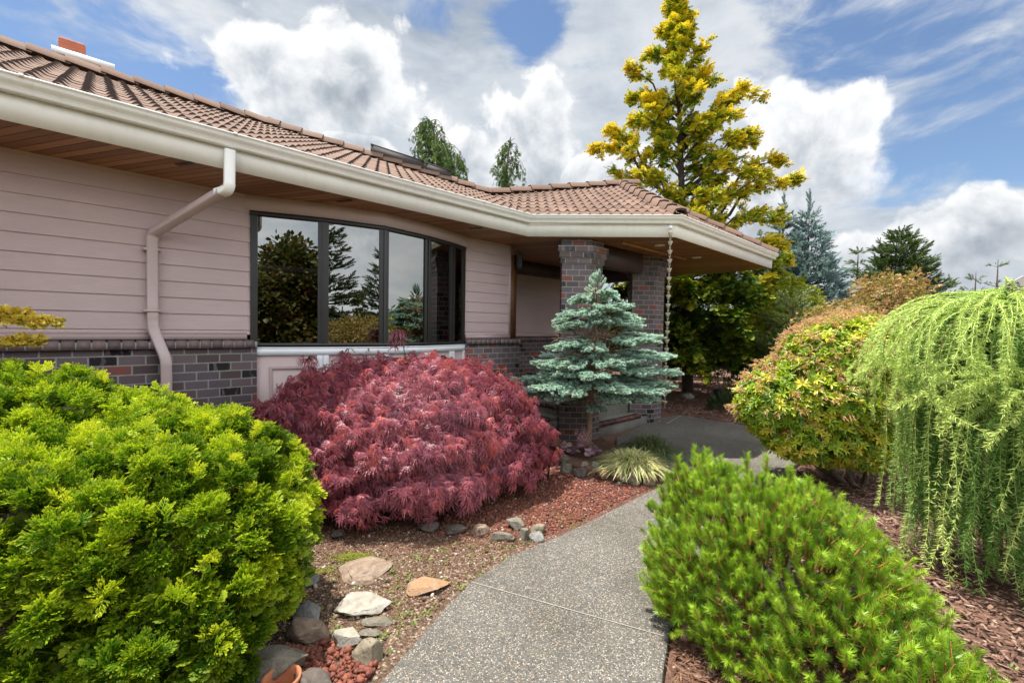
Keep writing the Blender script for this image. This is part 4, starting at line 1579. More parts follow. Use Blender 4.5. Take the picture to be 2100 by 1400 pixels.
def frames(d, up, r=None, roll=0.0):
    """matrices whose y column is d and whose z column is close to 'up'"""
    d = nrm(np.asarray(d, dtype=float))
    up = np.broadcast_to(np.asarray(up, dtype=float), d.shape)
    x = np.cross(d, up)
    bad = np.linalg.norm(x, axis=1) < 0.05
    if bad.any():
        x[bad] = np.cross(d[bad], np.array([0.6, 0.8, 0.1]))
    x = nrm(x)
    z = np.cross(x, d)
    if r is not None and roll:
        a = r.normal(0, roll, len(d))
        c, s = np.cos(a)[:, None], np.sin(a)[:, None]
        x, z = x * c + z * s, z * c - x * s
    return np.stack([x, d, z], axis=2)


def sphere_dirs(n, r):
    v = r.normal(size=(n, 3))
    return nrm(v)


def diamond(p, d, s, l, w, n=np.array([0, 0, 1.0])):
    mid = p + d * l * 0.45
    return [p, mid + s * w, p + d * l, mid - s * w]


def tpl_fan(pairs=5, subs=2, lw=0.055, droop=0.22, seed=0):
    """flat spray of scale leaves (cypress), unit length along +y"""
    r = np.random.default_rng(seed)
    V, Q, T = [], [], []

    def leaf(p, d, l, w):
        d = d / np.linalg.norm(d)
        s = np.array([d[1], -d[0], 0])
        pts = diamond(p, d, s, l, w)
        k = len(V)
        for q in pts:
            rr = math.hypot(q[0], q[1] * 0.8)
            q = np.array([q[0], q[1], q[2] - droop * rr * rr + r.normal(0, 0.012)])
            V.append(q)
            T.append(min(1.0, q[1] * 0.75 + abs(q[0]) * 0.8))
        Q.append((k, k + 1, k + 2, k + 3))
    for i in range(pairs):
        t = 0.10 + 0.72 * i / (pairs - 1)
        base = np.array([0, t, 0])
        L = 0.58 * (1 - 0.72 * t) * (0.75 + 0.25 * math.sin(t * 3 + 0.4))
        for sg in (-1, 1):
            a = R_(48 - 14 * t) + r.normal(0, 0.08)
            d = np.array([sg * math.sin(a), math.cos(a), 0])
            for j in range(subs + 1):
                u = (j + 0.4) / (subs + 0.7)
                p = base + d * L * u
                ll = 0.20 * (1 - 0.3 * u) + 0.03
                if j == subs:
                    leaf(base + d * L * 0.62, d, L * 0.42 + 0.03, lw)
                else:
                    for s2 in (-1, 1):
                        a2 = s2 * R_(42)
                        d2 = np.array([d[0] * math.cos(a2) - d[1] * math.sin(a2), d[0] * math.sin(a2) + d[1] * math.cos(a2), 0])
                        leaf(p, d2, ll, lw)
            leaf(base, d, L * 0.7, lw * 0.7)
    leaf(np.array([0, 0.0, 0]), np.array([0, 1.0, 0]), 0.9, lw * 0.6)
    leaf(np.array([0, 0.72, 0]), np.array([0, 1.0, 0]), 0.28, lw)
    return np.array(V), np.array(Q), None, np.array(T)


def tpl_fingers(pairs=4, w=0.055, droop=0.12, seed=0):
    """open cypress spray: separate finger-like branchlets along a stalk, each turned a little, unit length"""
    r = np.random.default_rng(seed)
    V, Q, T = [], [], []

    def finger(p, d, l, w):
        d = d / np.linalg.norm(d)
        s = np.array([d[1], -d[0], 0])
        s = s * math.cos(0.5) + np.array([0, 0, 1.0]) * r.normal(0, 0.45)
        d = d + np.array([0, 0, r.normal(0.05, 0.16)])
        k = len(V)
        for a, b in ((0, 0.35), (0.55, 1.0), (1.0, 0.45)):
            c = p + d * l * a
            c = c - np.array([0, 0, droop * (c[0] ** 2 + c[1] ** 2 * 0.6)])
            V.extend([c - s * w * b, c + s * w * b])
            t = min(1.0, 0.35 * c[1] + abs(c[0]) * 0.5 + 0.45 * a ** 2)
            T.extend([t, t])
        Q.extend([(k, k + 1, k + 3, k + 2), (k + 2, k + 3, k + 5, k + 4)])
    for i in range(pairs):
        t = 0.12 + 0.66 * i / (pairs - 1)
        for sg in (-1, 1):
            a = sg * (R_(52 - 20 * t) + r.normal(0, 0.12))
            L = (0.46 - 0.20 * t) * r.uniform(0.75, 1.15)
            p = np.array([0, t + r.normal(0, 0.02), 0])
            d = np.array([math.sin(a), math.cos(a), 0])
            finger(p, d, L, w)
            b = a * 0.45
            finger(p + d * L * 0.5, np.array([math.sin(b), math.cos(b), 0]), L * 0.6, w * 0.85)
    finger(np.array([0, 0.05, 0]), np.array([0, 1.0, 0]), 0.75, w * 0.55)
    finger(np.array([0, 0.70, 0]), np.array([0.06, 1.0, 0]), 0.32, w)
    return np.array(V), np.array(Q), None, np.array(T)


def tpl_needles(n, ang, length, wid, seed=0, stem=0.0, curve=0.0, dens=0.0, t0=0.05):
    """unit shoot along +y carrying n needles; stem>0 adds a four sided stem (tip=-1)"""
    r = np.random.default_rng(seed)
    V, T, Q, tip = [], [], [], []
    for i in range(n):
        t = t0 + (1 - t0) * (i + r.random()) / n
        t = t ** (1 - dens)
        a = i * 2.39996 + r.normal(0, 0.2)
        e = R_(ang) * (1 - (0.15 if t0 > 0.2 else 0.55) * max(0, t - 0.55) / 0.45) + r.normal(0, 0.08)
        d = np.array([math.cos(a) * math.sin(e), math.cos(e), math.sin(a) * math.sin(e)])
        s = np.cross(d, (0.3, 0.5, 0.8))
        s /= np.linalg.norm(s)
        p = np.array([0, t, 0])
        l = length * r.uniform(0.8, 1.15)
        k = len(V)
        V += [p - s * wid, p + s * wid, p + d * l + np.array([0, curve, 0])]
        T.append((k, k + 1, k + 2))
        tip += [0.2 + 0.3 * t, 0.2 + 0.3 * t, 0.6 + 0.4 * t]
    if stem > 0:
        k = len(V)
        for y, w in ((0.0, stem), (0.93, stem * 0.75)):
            for x, z in ((-1, -1), (1, -1), (1, 1), (-1, 1)):
                V.append(np.array([x * w, y, z * w]))
                tip.append(-1.0)
        Q += [(k + j, k + (j + 1) % 4, k + 4 + (j + 1) % 4, k + 4 + j) for j in range(4)]
        Q.append((k + 4, k + 5, k + 6, k + 7))
    return np.array(V), (np.array(Q) if Q else None), np.array(T), np.array(tip)


def tpl_laceleaf(seed=0):
    """deeply cut drooping maple leaf: seven narrow toothed lobes, unit length"""
    r = np.random.default_rng(seed)
    V, Q, tip = [], [], []
    for i, a0 in enumerate((-78, -52, -26, 0, 26, 52, 78)):
        a = R_(a0 + r.normal(0, 5))
        L = (1.0 - 0.0048 * abs(a0)) * r.uniform(0.85, 1.1)
        d = np.array([math.sin(a), math.cos(a), 0])
        s = np.array([d[1], -d[0], 0])
        row = []
        dro = r.uniform(0.35, 0.65)
        for t, w in ((0.0, 0.012), (0.3, 0.040), (0.65, 0.034), (1.0, 0.004)):
            c = d * L * t + np.array([0, 0, 0.16 * math.sin(t * 2.6) - dro * t * t])
            k = len(V)
            V += [c - s * w, c + s * w]
            tip += [t, t]
            row.append(k)
        for p, q in zip(row[:-1], row[1:]):
            Q.append((p, p + 1, q + 1, q))
        for t in (0.38, 0.62):                                        # teeth
            for sg in (-1, 1):
                c = d * L * t + np.array([0, 0, 0.16 * math.sin(t * 2.6) - dro * t * t])
                e = d * 0.8 + s * sg * 0.55
                k = len(V)
                V += [c - d * 0.03, c + d * 0.03, c + e * 0.17 + d * 0.01, c + e * 0.16 - d * 0.01]
                tip += [t] * 4
                Q.append((k, k + 1, k + 2, k + 3))
    return np.array(V), np.array(Q), None, np.array(tip)


def tpl_whorl(n=8, ang=62, w=0.15, seed=0, droop=0.5):
    """rosette of lance shaped leaves round +y, unit leaf length"""
    r = np.random.default_rng(seed)
    V, Q, tip = [], [], []
    for i in range(n):
        a = i * 2 * math.pi / n * 1.0 + r.normal(0, 0.25)
        e = R_(ang + r.normal(0, 12))
        L = r.uniform(0.75, 1.1)
        h = np.array([math.cos(a), 0, math.sin(a)])
        s = np.array([-math.sin(a), 0, math.cos(a)])
        rows = []
        for t, ww in ((0.02, 0.03), (0.35, 0.9), (0.7, 0.85), (1.0, 0.05)):
            c = h * L * t * math.sin(e) + np.array([0, L * t * math.cos(e) - droop * (t * t) * 0.5 * math.sin(e), 0])
            k = len(V)
            V += [c - s * w * ww + np.array([0, 0.05 * ww, 0]), c - np.array([0, 0.03 * ww, 0]), c + s * w * ww + np.array([0, 0.05 * ww, 0])]
            tip += [t, t, t]
            rows.append(k)
        for p, q in zip(rows[:-1], rows[1:]):
            Q += [(p, p + 1, q + 1, q), (p + 1, p + 2, q + 2, q + 1)]
    return np.array(V), np.array(Q), None, np.array(tip)


def tpl_palm(n=5, w=0.13, seed=0):
    """palmate small leaf in the xy plane, unit length"""
    r = np.random.default_rng(seed)
    V, Q, tip = [], [], []
    for i in range(n):
        a = R_(-85 + 170 * i / (n - 1)) + r.normal(0, 0.06)
        d = np.array([math.sin(a), math.cos(a), 0])
        s = np.array([d[1], -d[0], 0])
        L = 1.0 - 0.35 * abs(a) / 1.5
        k = len(V)
        V += [np.zeros(3), d * L * 0.5 + s * w + (0, 0, 0.05), d * L + (0, 0, -0.18), d * L * 0.5 - s * w + (0, 0, 0.05)]
        tip += [0, 0.5, 1, 0.5]
        Q.append((k, k + 1, k + 2, k + 3))
    return np.array(V), np.array(Q), None, np.array(tip)


def tpl_leaf(w=0.3):
    V = np.array([(0, 0, 0), (w, 0.4, 0.06), (0, 1, -0.12), (-w, 0.4, 0.06), (w * 0.75, 0.75, 0.0), (-w * 0.75, 0.75, 0.0)], float)
    Q = np.array([(0, 1, 4, 2), (0, 2, 5, 3)])
    return V, Q, None, np.array([0, 0.5, 1, 0.5, 0.8, 0.8])


def lobes_surface(lobes, n, r, depth=0.25, zmin=0.02):
    """points on the outside of a union of ellipsoids, with their outward direction"""
    W = np.array([(a * b + b * c + a * c) for _, (a, b, c) in lobes])
    P, D = [], []
    cnt = 0
    while cnt < n:
        k = r.choice(len(lobes), n, p=W / W.sum())
        u = sphere_dirs(n, r)
        cs = np.array([lobes[i][0] for i in k], float)
        rs = np.array([lobes[i][1] for i in k], float)
        dep = 1 - depth * r.random(n) ** 2
        p = cs + u * rs * dep[:, None]
        d = nrm(u / rs)
        ok = p[:, 2] > zmin
        for i, (c, s) in enumerate(lobes):
            f = np.linalg.norm((p - np.array(c)) / np.array(s), axis=1)
            ok &= (f > 0.86 - 0.0 * depth) | (k == i)
        P.append(p[ok])
        D.append(d[ok])
        cnt += ok.sum()
    return np.concatenate(P)[:n], np.concatenate(D)[:n]


def face_cam(P, D, r, keep=0.25):
    """thin out what faces away from the garden walk (never seen from it): keeps a share"""
    c = np.array([0.3, 0, 1.7])
    f = (nrm(c - P) * D).sum(1)
    return (f > -0.35) | (r.random(len(P)) < keep)


def spray_clumps(g, tpls, P, D, r, per, size, spread, tint, tint_sd=0.13, upmix=0.35, flat=0.7, lean=0.25):
    """clumps of flat sprays: every clump is a rounded branch end"""
    n = len(P)
    base_t = np.clip(r.normal(tint, tint_sd, n), 0, 1)
    dd = np.repeat(D, per, 0)
    pp = np.repeat(P, per, 0)
    tt = np.repeat(base_t, per)
    u = sphere_dirs(n * per, r)
    off = nrm(u + dd * 0.8)
    pos = pp + off * spread * r.random((n * per, 1)) ** 0.6 * np.array([1, 1, 0.8])
    d = nrm(dd * 0.75 + off * 0.6 + np.array([0, 0, upmix]) + r.normal(0, lean, (n * per, 3)))
    up = nrm(np.array([0, 0, 1.0]) * flat + dd * (1 - flat) + r.normal(0, 0.35, (n * per, 3)))
    R = frames(d, up)
    s = size * r.uniform(0.65, 1.25, n * per)
    pick = r.integers(0, len(tpls), n * per)
    for k, tp in enumerate(tpls):
        m = pick == k
        g.inst(tp, R[m] * s[m][:, None, None], pos[m] - d[m] * s[m][:, None] * 0.5, np.clip(tt[m] + r.normal(0, 0.08, m.sum()), 0, 1))


def wiggle(a, b, r, n=7, amp=0.06, sag=0.0):
    a, b = np.array(a, float), np.array(b, float)
    t = np.linspace(0, 1, n)[:, None]
    L = np.linalg.norm(b - a)
    p = a + (b - a) * t
    w = r.normal(0, amp * L, (3, 3))
    p = p + sum(w[k] * np.sin(np.pi * (k + 1) * t) / (k + 1) for k in range(3))
    p[:, 2] += sag * np.sin(np.pi * t[:, 0])
    return p


BARK = m_bark('grey_brown_bark', (0.10, 0.075, 0.055), (0.22, 0.17, 0.13))
BARK_RED = m_bark('red_brown_bark', (0.12, 0.06, 0.04), (0.24, 0.13, 0.09))
BARK_DARK = m_bark('dark_bark', (0.045, 0.032, 0.025), (0.10, 0.075, 0.06))

# ------------------------------------------------------------ golden green cypress shrub, left foreground
r = np.random.default_rng(31)
F_HIN = m_foliage('golden_cypress_foliage', [(0.0, (0.025, 0.085, 0.006)), (0.40, (0.10, 0.25, 0.008)), (0.75, (0.30, 0.46, 0.012)), (1.0, (0.60, 0.66, 0.03))], (0.80, 0.80, 0.05), trans=0.38, rough=0.5, spec=0.25)
FANS = [tpl_fingers(4, 0.050, 0.15, k) for k in range(5)]
FAN_LO = [tpl_fan(3, 1, 0.10, 0.30, k + 9) for k in range(3)]
LOB = [((-2.10, 2.35, 0.52), (0.88, 0.80, 0.60)), ((-3.0, 2.72, 0.83), (0.72, 0.62, 0.56)), ((-2.15, 2.72, 0.74), (0.62, 0.55, 0.42)),
       ((-1.58, 2.46, 0.66), (0.29, 0.32, 0.36)), ((-1.48, 2.32, 0.48), (0.33, 0.36, 0.36)), ((-1.62, 2.0, 0.32), (0.42, 0.40, 0.34)), ((-2.3, 1.95, 0.62), (0.6, 0.5, 0.5)),
       ((-1.75, 2.78, 0.74), (0.34, 0.34, 0.34)), ((-2.55, 2.9, 0.90), (0.42, 0.4, 0.34))]
sh = thing('cypress_shrub', 'large yellow green cypress shrub with fan sprays, filling the lower left corner', 'shrub', (-2.05, 2.35, 0))
g = Geo()


def thin(P, D, dmin):
    """keeps points that are at least dmin apart"""
    cell, keep = {}, []
    for i, p in enumerate(P):
        c = tuple(np.floor(p / dmin).astype(int))
        ok = True
        for dx in (-1, 0, 1):
            for dy in (-1, 0, 1):
                for dz in (-1, 0, 1):
                    for q in cell.get((c[0] + dx, c[1] + dy, c[2] + dz), ()):
                        if ((P[q] - p) ** 2).sum() < dmin * dmin:
                            ok = False
        if ok:
            cell.setdefault(c, []).append(i)
            keep.append(i)
    return P[keep], D[keep]


def tufts(g, tpls, P, D, r, per, size, rad, tint, tsd=0.12, up=0.30, asp=0.8):
    """rounded branch ends: sprays stand on the outer shell of small domes, tips outwards"""
    n = len(P)
    rr = np.repeat(rad * r.uniform(0.7, 1.3, n), per)[:, None]
    ax = nrm(D + np.array([0, 0, up]) + r.normal(0, 0.18, D.shape))
    A, PP = np.repeat(ax, per, 0), np.repeat(P, per, 0)
    u = nrm(sphere_dirs(n * per, r) * 0.9 + A * 0.75)
    pos = PP + u * rr * (0.55 + 0.45 * r.random((n * per, 1)) ** 0.5) * np.array([1, 1, asp])
    d = nrm(u * 0.9 + A * 0.45 + np.array([0, 0, 0.12]) + r.normal(0, 0.22, u.shape))
    upv = nrm(np.array([0, 0, 0.9]) + u * 0.5 + r.normal(0, 0.35, u.shape))
    R = frames(d, upv)
    s = size * r.uniform(0.65, 1.3, n * per)
    t = np.repeat(np.clip(r.normal(tint, tsd, n), 0, 1), per)
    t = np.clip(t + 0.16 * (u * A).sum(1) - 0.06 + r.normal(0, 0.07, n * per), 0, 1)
    pk = r.integers(0, len(tpls), n * per)
    for k, tp in enumerate(tpls):
        m = pk == k
        g.inst(tp, R[m] * s[m][:, None, None], pos[m] - d[m] * s[m][:, None] * 0.55, t[m])


hole = np.array([-2.55, 2.17, 1.0])


def hin_surface(n, dep, zmin, dmin, keep, scale=1.0):
    P, D = lobes_surface([(c, tuple(x * scale for x in s)) for c, s in LOB], n, r, dep, zmin)
    k = face_cam(P, D, r, keep) & (np.linalg.norm((P - hole) / (0.26, 0.36, 0.15), axis=1) > 1)
    return thin(P[k], D[k], dmin)


P, D = hin_surface(7000, 0.16, 0.04, 0.105, 0.1)
P = P + r.normal(0, 0.022, P.shape) + D * r.normal(0, 0.035, (len(P), 1))
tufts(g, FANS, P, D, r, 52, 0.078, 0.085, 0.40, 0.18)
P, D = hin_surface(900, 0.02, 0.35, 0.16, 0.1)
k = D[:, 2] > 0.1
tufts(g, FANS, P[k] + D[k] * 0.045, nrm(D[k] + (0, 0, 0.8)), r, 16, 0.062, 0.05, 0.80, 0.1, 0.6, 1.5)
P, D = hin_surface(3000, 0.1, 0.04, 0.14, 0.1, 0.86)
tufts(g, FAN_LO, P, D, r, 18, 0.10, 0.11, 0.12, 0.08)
g.build('crown', F_HIN, sh)
g = Geo()
for b in ((-2.62, 2.2, 1.05), (-2.9, 2.6, 1.2), (-2.3, 2.6, 1.0), (-1.7, 2.4, 0.9), (-1.5, 2.2, 0.5), (-2.0, 1.9, 0.6), (-2.9, 2.05, 0.85)):
    g.tube(wiggle((-2.2, 2.4, -0.05), b, r, 8, 0.07), np.linspace(0.035, 0.012, 8), 7)
g.tube([(-2.95, 2.05, 1.13), (-2.6, 2.12, 1.03), (-2.42, 2.22, 0.93), (-2.3, 2.3, 0.8)], [0.012, 0.018, 0.02, 0.022], 7)
g.build('trunk', BARK, sh)

# ------------------------------------------------------------ yellow conifer branch at the left edge (tree stands outside the frame)
F_GOLD = m_foliage('golden_tip_foliage', [(0.0, (0.26, 0.28, 0.03)), (0.4, (0.68, 0.54, 0.10)), (1.0, (0.88, 0.74, 0.22))], (0.95, 0.76, 0.10), trans=0.3, rough=0.5)
yt = thing('golden_conifer', 'yellow tipped conifer branch reaching in from the left edge before the brick wall', 'tree', (-4.3, 2.9, 0))
g = Geo()
tw = Geo()
TRK = [(-4.3, 2.9, -0.05), (-4.28, 2.9, 1.2), (-4.25, 2.9, 2.4)]
tw.tube(TRK, [0.06, 0.045, 0.02], 8)
tips = [(-3.04, 2.93, 1.745), (-3.24, 2.93, 1.80), (-3.18, 2.95, 1.63), (-3.5, 2.8, 1.95), (-3.6, 3.0, 1.5), (-4.2, 2.3, 1.9), (-4.7, 2.6, 2.0), (-4.3, 3.4, 2.1), (-4.25, 2.9, 2.6)]
for tp in tips:
    z0 = min(tp[2] - 0.12, 2.35)
    pth = wiggle((-4.28, 2.9, z0), tp, r, 9, 0.02, 0.05)
    tw.tube(pth, np.linspace(0.014, 0.004, 9), 5)
    seg = pth[3:]
    m = 150
    t = r.random(m) ** 0.8 * (len(seg) - 1.001)
    i = t.astype(int)
    c = seg[i] + (seg[i + 1] - seg[i]) * (t - i)[:, None]
    dirv = nrm(np.array(tp) - pth[4])
    off = sphere_dirs(m, r) * np.array([1, 1, 0.6])
    spray_clumps(g, FAN_LO, c + off * 0.030, nrm(off * 0.5 + dirv * 0.9), r, 4, 0.055, 0.026, 0.6, 0.18)
g.build('crown', F_GOLD, yt)
tw.build('trunk', BARK, yt)

# ------------------------------------------------------------ red laceleaf maple
r = np.random.default_rng(41)
F_MAP = m_foliage('red_laceleaf_foliage', [(0.0, (0.075, 0.016, 0.032)), (0.35, (0.225, 0.046, 0.078)), (0.7, (0.42, 0.10, 0.14)), (1.0, (0.62, 0.115, 0.085))], (0.56, 0.215, 0.25), trans=0.40, rough=0.42, spec=0.5)
LACE = [tpl_laceleaf(k) for k in range(4)]
mp = thing('laceleaf_maple', 'weeping dark red laceleaf maple mounded in front of the bow window', 'tree', (-1.0, 4.75, 0))
MC = np.array([-1.0, 4.78, 0.0])
g = Geo()


def dome(n, lo, hi):
    """points on a lumpy dome: angle, height share 0 (rim) .. 1 (top)"""
    a = r.uniform(0, 2 * np.pi, n)
    h = r.random(n) ** 0.85
    ph = np.arccos(h)
    rr = np.sin(ph) ** 0.80
    lump = 1 + 0.07 * np.sin(3 * a + 1.0) + 0.05 * np.sin(5 * a + 2.2) + 0.035 * np.sin(9 * a + 7 * h)
    dep = r.uniform(lo, hi, n)
    ex = np.where(np.cos(a) > 0, 1.30, 1.86)
    ey = np.where(np.sin(a) > 0, 1.02, 1.05)
    x = np.cos(a) * rr * ex * lump * dep
    y = np.sin(a) * rr * ey * lump * dep
    # cascading tiers: radius pulses with height
    z = 0.20 + 1.22 * h * (0.96 + 0.04 * np.sin(4 * a)) * (0.5 + 0.5 * dep)
    tier = 0.060 * np.sin(h * 24 + 3 * np.sin(2 * a) + 2 * np.sin(5 * a))
    x *= 1 + tier
    y *= 1 + tier
    # shoulders follow the wall behind: tilt the mound axis like the picture
    P = MC + np.stack([x * 0.985 - y * 0.12, y * 0.985 + x * 0.16, z], 1)
    D = nrm(np.stack([np.cos(a) * (0.35 + rr), np.sin(a) * (0.35 + rr), 0.25 + 0.9 * h], 1))
    return P, D, h


def lace(n, lo, hi, size, tint, sd):
    P, D, h = dome(n, lo, hi)
    # clear of the wall
    q = P[:, :2] - O2
    ok = (q @ N2) > 0.50
    P, D, h = P[ok], D[ok], h[ok]
    d = nrm(np.stack([D[:, 0], D[:, 1], -0.75 - 0.5 * (1 - h)], 1) + r.normal(0, 0.33, P.shape))
    up = nrm(D + r.normal(0, 0.3, P.shape))
    R = frames(d, up)
    s = size * r.uniform(0.7, 1.3, len(P))
    cl = 0.5 + 0.5 * np.sin(P[:, 0] * 9 + 2 * np.sin(P[:, 2] * 8)) * np.cos(P[:, 1] * 8 + P[:, 2] * 11)
    t = np.clip(tint + 0.18 * (cl - 0.5) + r.normal(0, sd, len(P)), 0, 1)
    pk = r.integers(0, 4, len(P))
    for k in range(4):
        m = pk == k
        g.inst(LACE[k], R[m] * s[m][:, None, None], P[m], t[m])


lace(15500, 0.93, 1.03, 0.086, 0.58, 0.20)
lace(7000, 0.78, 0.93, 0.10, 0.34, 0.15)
# leaves gathered into hanging tassels, denser and larger than the ground layer
P, D, h = dome(900, 0.96, 1.015)
q = P[:, :2] - O2
ok = (q @ N2) > 0.52
P, D, h = P[ok], D[ok], h[ok]
per = 9
tn = np.clip(r.normal(0.62, 0.18, len(P)), 0, 1)
pp, dd = np.repeat(P, per, 0), np.repeat(D, per, 0)
k = np.tile(np.arange(per), len(P)) / per
pos = pp + dd * (0.05 - 0.03 * k[:, None]) + np.stack([0 * k, 0 * k, 0.05 - 0.17 * k], 1) + r.normal(0, 0.028, pp.shape)
d = nrm(dd * np.array([1, 1, 0.1]) * 0.8 + np.array([0, 0, -0.9]) + r.normal(0, 0.35, pp.shape))
R = frames(d, nrm(dd + r.normal(0, 0.25, pp.shape)))
s = 0.09 * r.uniform(0.7, 1.25, len(pp))
pk = r.integers(0, 4, len(pp))
for kk in range(4):
    m = pk == kk
    g.inst(LACE[kk], R[m] * s[m][:, None, None], pos[m], np.clip(np.repeat(tn, per)[m] + r.normal(0, 0.1, m.sum()), 0, 1))
# thin shoot standing above the mound and wisps along the window side
for base, top in (((-1.28, 5.05, 1.30), (-1.33, 5.12, 1.72)), ((-1.75, 5.0, 1.15), (-1.95, 5.15, 1.50)), ((-1.95, 4.7, 1.1), (-2.25, 4.85, 1.42))):
    top = np.array(top)
    for kk in range(16):
        a = kk * 2.4
        o = np.array([math.cos(a), math.sin(a), 0])
        p = top + o * 0.05 * r.random() - np.array([0, 0, 0.22 * r.random() ** 1.5])
        g.inst(LACE[kk % 4], frames(np.array([o * 0.9 + (0, 0, -0.35)]), np.array([[0, 0, 1.0]])) * 0.15, p[None], np.array([0.5]))
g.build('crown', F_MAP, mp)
g = Geo()
g.tube([(-1.0, 4.85, -0.05), (-1.03, 4.83, 0.4), (-0.95, 4.8, 0.75)], [0.07, 0.055, 0.045], 8)
for kk in range(14):
    a = kk * 2 * math.pi / 14 + r.normal(0, 0.15)
    e = MC + np.array([math.cos(a) * 1.25, math.sin(a) * 0.75, 0.55 + 0.3 * r.random()])
    p = wiggle((-0.97, 4.82, 0.6), e, r, 8, 0.05, 0.35)
    g.tube(p, np.linspace(0.028, 0.006, 8), 6)
g.tube(wiggle((-1.1, 4.95, 1.0), (-1.33, 5.12, 1.72), r, 5, 0.03), [0.01, 0.008, 0.006, 0.005, 0.004], 5)
g.build('trunk', BARK_DARK, mp)

# ------------------------------------------------------------ blue spruce standard in front of the porch column
r = np.random.default_rng(51)
F_BLUE = m_foliage('blue_spruce_foliage', [(0.0, (0.20, 0.34, 0.30)), (0.5, (0.38, 0.56, 0.49)), (1.0, (0.56, 0.76, 0.64))], (0.64, 0.84, 0.70), trans=0.28, rough=0.5, stem=(0.12, 0.06, 0.03))
SP = [tpl_needles(84, 60, 0.25, 0.042, k, stem=0.05) for k in range(3)]
bs = thing('blue_spruce_standard', 'small grafted blue spruce with layered silvery branches on a bare stem before the porch', 'tree', (1.08, 6.0, 0))
bx, by = 1.10, 6.0
g, tw = Geo(), Geo()
tw.tube([(1.08, 6.0, -0.05), (1.085, 6.0, 0.4), (1.10, 6.0, 0.85), (1.13, 6.0, 1.5), (1.17, 6.0, 2.4)], [0.042, 0.036, 0.034, 0.026, 0.008], 9)


def spruce_shoots(g, P, d, r, size, tint, sd=0.14):
    pk = r.integers(0, 3, len(P))
    R = frames(d, np.array([0, 0, 1.0]), r, 1.0)
    s = size * r.uniform(0.75, 1.3, len(P))
    t = np.clip(r.normal(tint, sd, len(P)), 0, 1)
    for k in range(3):
        m = pk == k
        g.inst(SP[k], R[m] * s[m][:, None, None], P[m], t[m])


def spruce_branch(g, tw, a, b, r, width, size, tint, droop=0.05, dead=True):
    """flat fan of shoots along a branch from a to b"""
    a, b = np.array(a, float), np.array(b, float)
    L = np.linalg.norm(b - a)
    pth = wiggle(a, b, r, 8, 0.03, -droop)
    tw.tube(pth, np.linspace(0.012, 0.004, 8), 5)
    d0 = nrm(b - a)
    side = np.cross(d0, (0, 0, 1.0))
    side /= np.linalg.norm(side)
    PP, DD = [], []
    n = max(4, int(L / 0.042))
    for i in range(n):
        t = 0.30 + 0.70 * (i + r.random()) / n
        c = pth[min(7, int(t * 7))] + (b - a) / 7 * (t * 7 % 1) * 0.9
        for sg in (-1, 1):
            ll = width * (0.35 + 0.65 * math.sin(math.pi * min(1, t * 0.95) ** 0.8)) * r.uniform(0.6, 1.1)
            dl = nrm(d0 * 0.85 + side * sg * 0.75)
            k = max(1, int(ll / 0.045))
            tw.tube([c, c + dl * ll * 0.5, c + dl * ll * 0.95], [0.004, 0.003, 0.002], 4, cap=False)
            for j in range(k):
                u = (j + 0.7) / k
                p = c + dl * ll * u + np.array([0, 0, 0.015 * r.normal()])
                for q in (-1, 1):
                    if r.random() < 0.85:
                        PP.append(p)
                        DD.append(dl * 0.8 + side * q * 0.5 * r.random() + d0 * 0.4 + np.array([0, 0, 0.18 + 0.22 * r.random()]))
    for j in range(4):
        PP.append(b - d0 * 0.03 * j)
        DD.append(d0 + r.normal(0, 0.3, 3) + np.array([0, 0, 0.15]))
    spruce_shoots(g, np.array(PP), np.array(DD), r, size, tint)


# tiers read from the picture: height, reach to the left, right, front, back, number of branches
TIERS = [(2.26, 0.27, 0.30, 0.26, 0.26, 8), (2.06, 0.42, 0.52, 0.42, 0.40, 9), (1.90, 0.46, 0.60, 0.45, 0.4, 8), (1.62, 0.50, 1.02, 0.62, 0.55, 10),
         (1.42, 0.84, 0.95, 0.75, 0.65, 11), (1.24, 0.62, 1.10, 0.80, 0.7, 10), (1.06, 1.06, 1.12, 0.90, 0.8, 12), (0.96, 0.80, 1.10, 0.66, 0.66, 8), (0.80, 0.48, 0.22, 0.25, 0.3, 3)]
for z, l, rt, fr, bk, nb in TIERS:
    for i in range(nb):
        a = (i + 0.6 * r.random()) * 2 * math.pi / nb
        cx, sy = math.cos(a), math.sin(a)
        X = (rt if cx > 0 else l) * abs(cx) ** 1.0
        Yv = (bk if sy > 0 else fr) * abs(sy)
        L = math.hypot(X, Yv) * r.uniform(0.82, 1.08)
        e = (bx + cx * L, by + sy * L, z - 0.05 + 0.030 * r.normal() + 0.05 * cx)
        spruce_branch(g, tw, (bx + 0.02, by, z + 0.06), e, r, 0.10 + 0.13 * min(1, L), 0.092, 0.50, 0.04)
pts, dr = [], []
for i in range(40):
    t = r.random()
    a = r.uniform(0, 6.28)
    pts.append((1.165 + 0.11 * (1 - t) * math.cos(a), 6.0 + 0.11 * (1 - t) * math.sin(a), 2.24 + 0.25 * t))
    dr.append((math.cos(a) * (1 - t * 0.8), math.sin(a) * (1 - t * 0.8), 0.5 + t))
spruce_shoots(g, np.array(pts), np.array(dr), r, 0.095, 0.65)
g.build('crown', F_BLUE, bs)
# brown dead twigs inside
P = np.stack([bx + np.clip(r.normal(0, 0.20, 900), -.42, .42), by + np.clip(r.normal(0, 0.18, 900), -.4, .4), r.uniform(0.75, 1.75, 900)], 1)
for p in P:
    d = nrm(np.array([p[0] - bx, p[1] - by, 0.1]) + r.normal(0, 0.2, 3))
    tw.tube([p, p + d * r.uniform(0.08, 0.2)], [0.005, 0.002], 3, cap=False)
tw.build('trunk', m_bark('tan_bark', (0.20, 0.13, 0.085), (0.36, 0.25, 0.17)), bs)

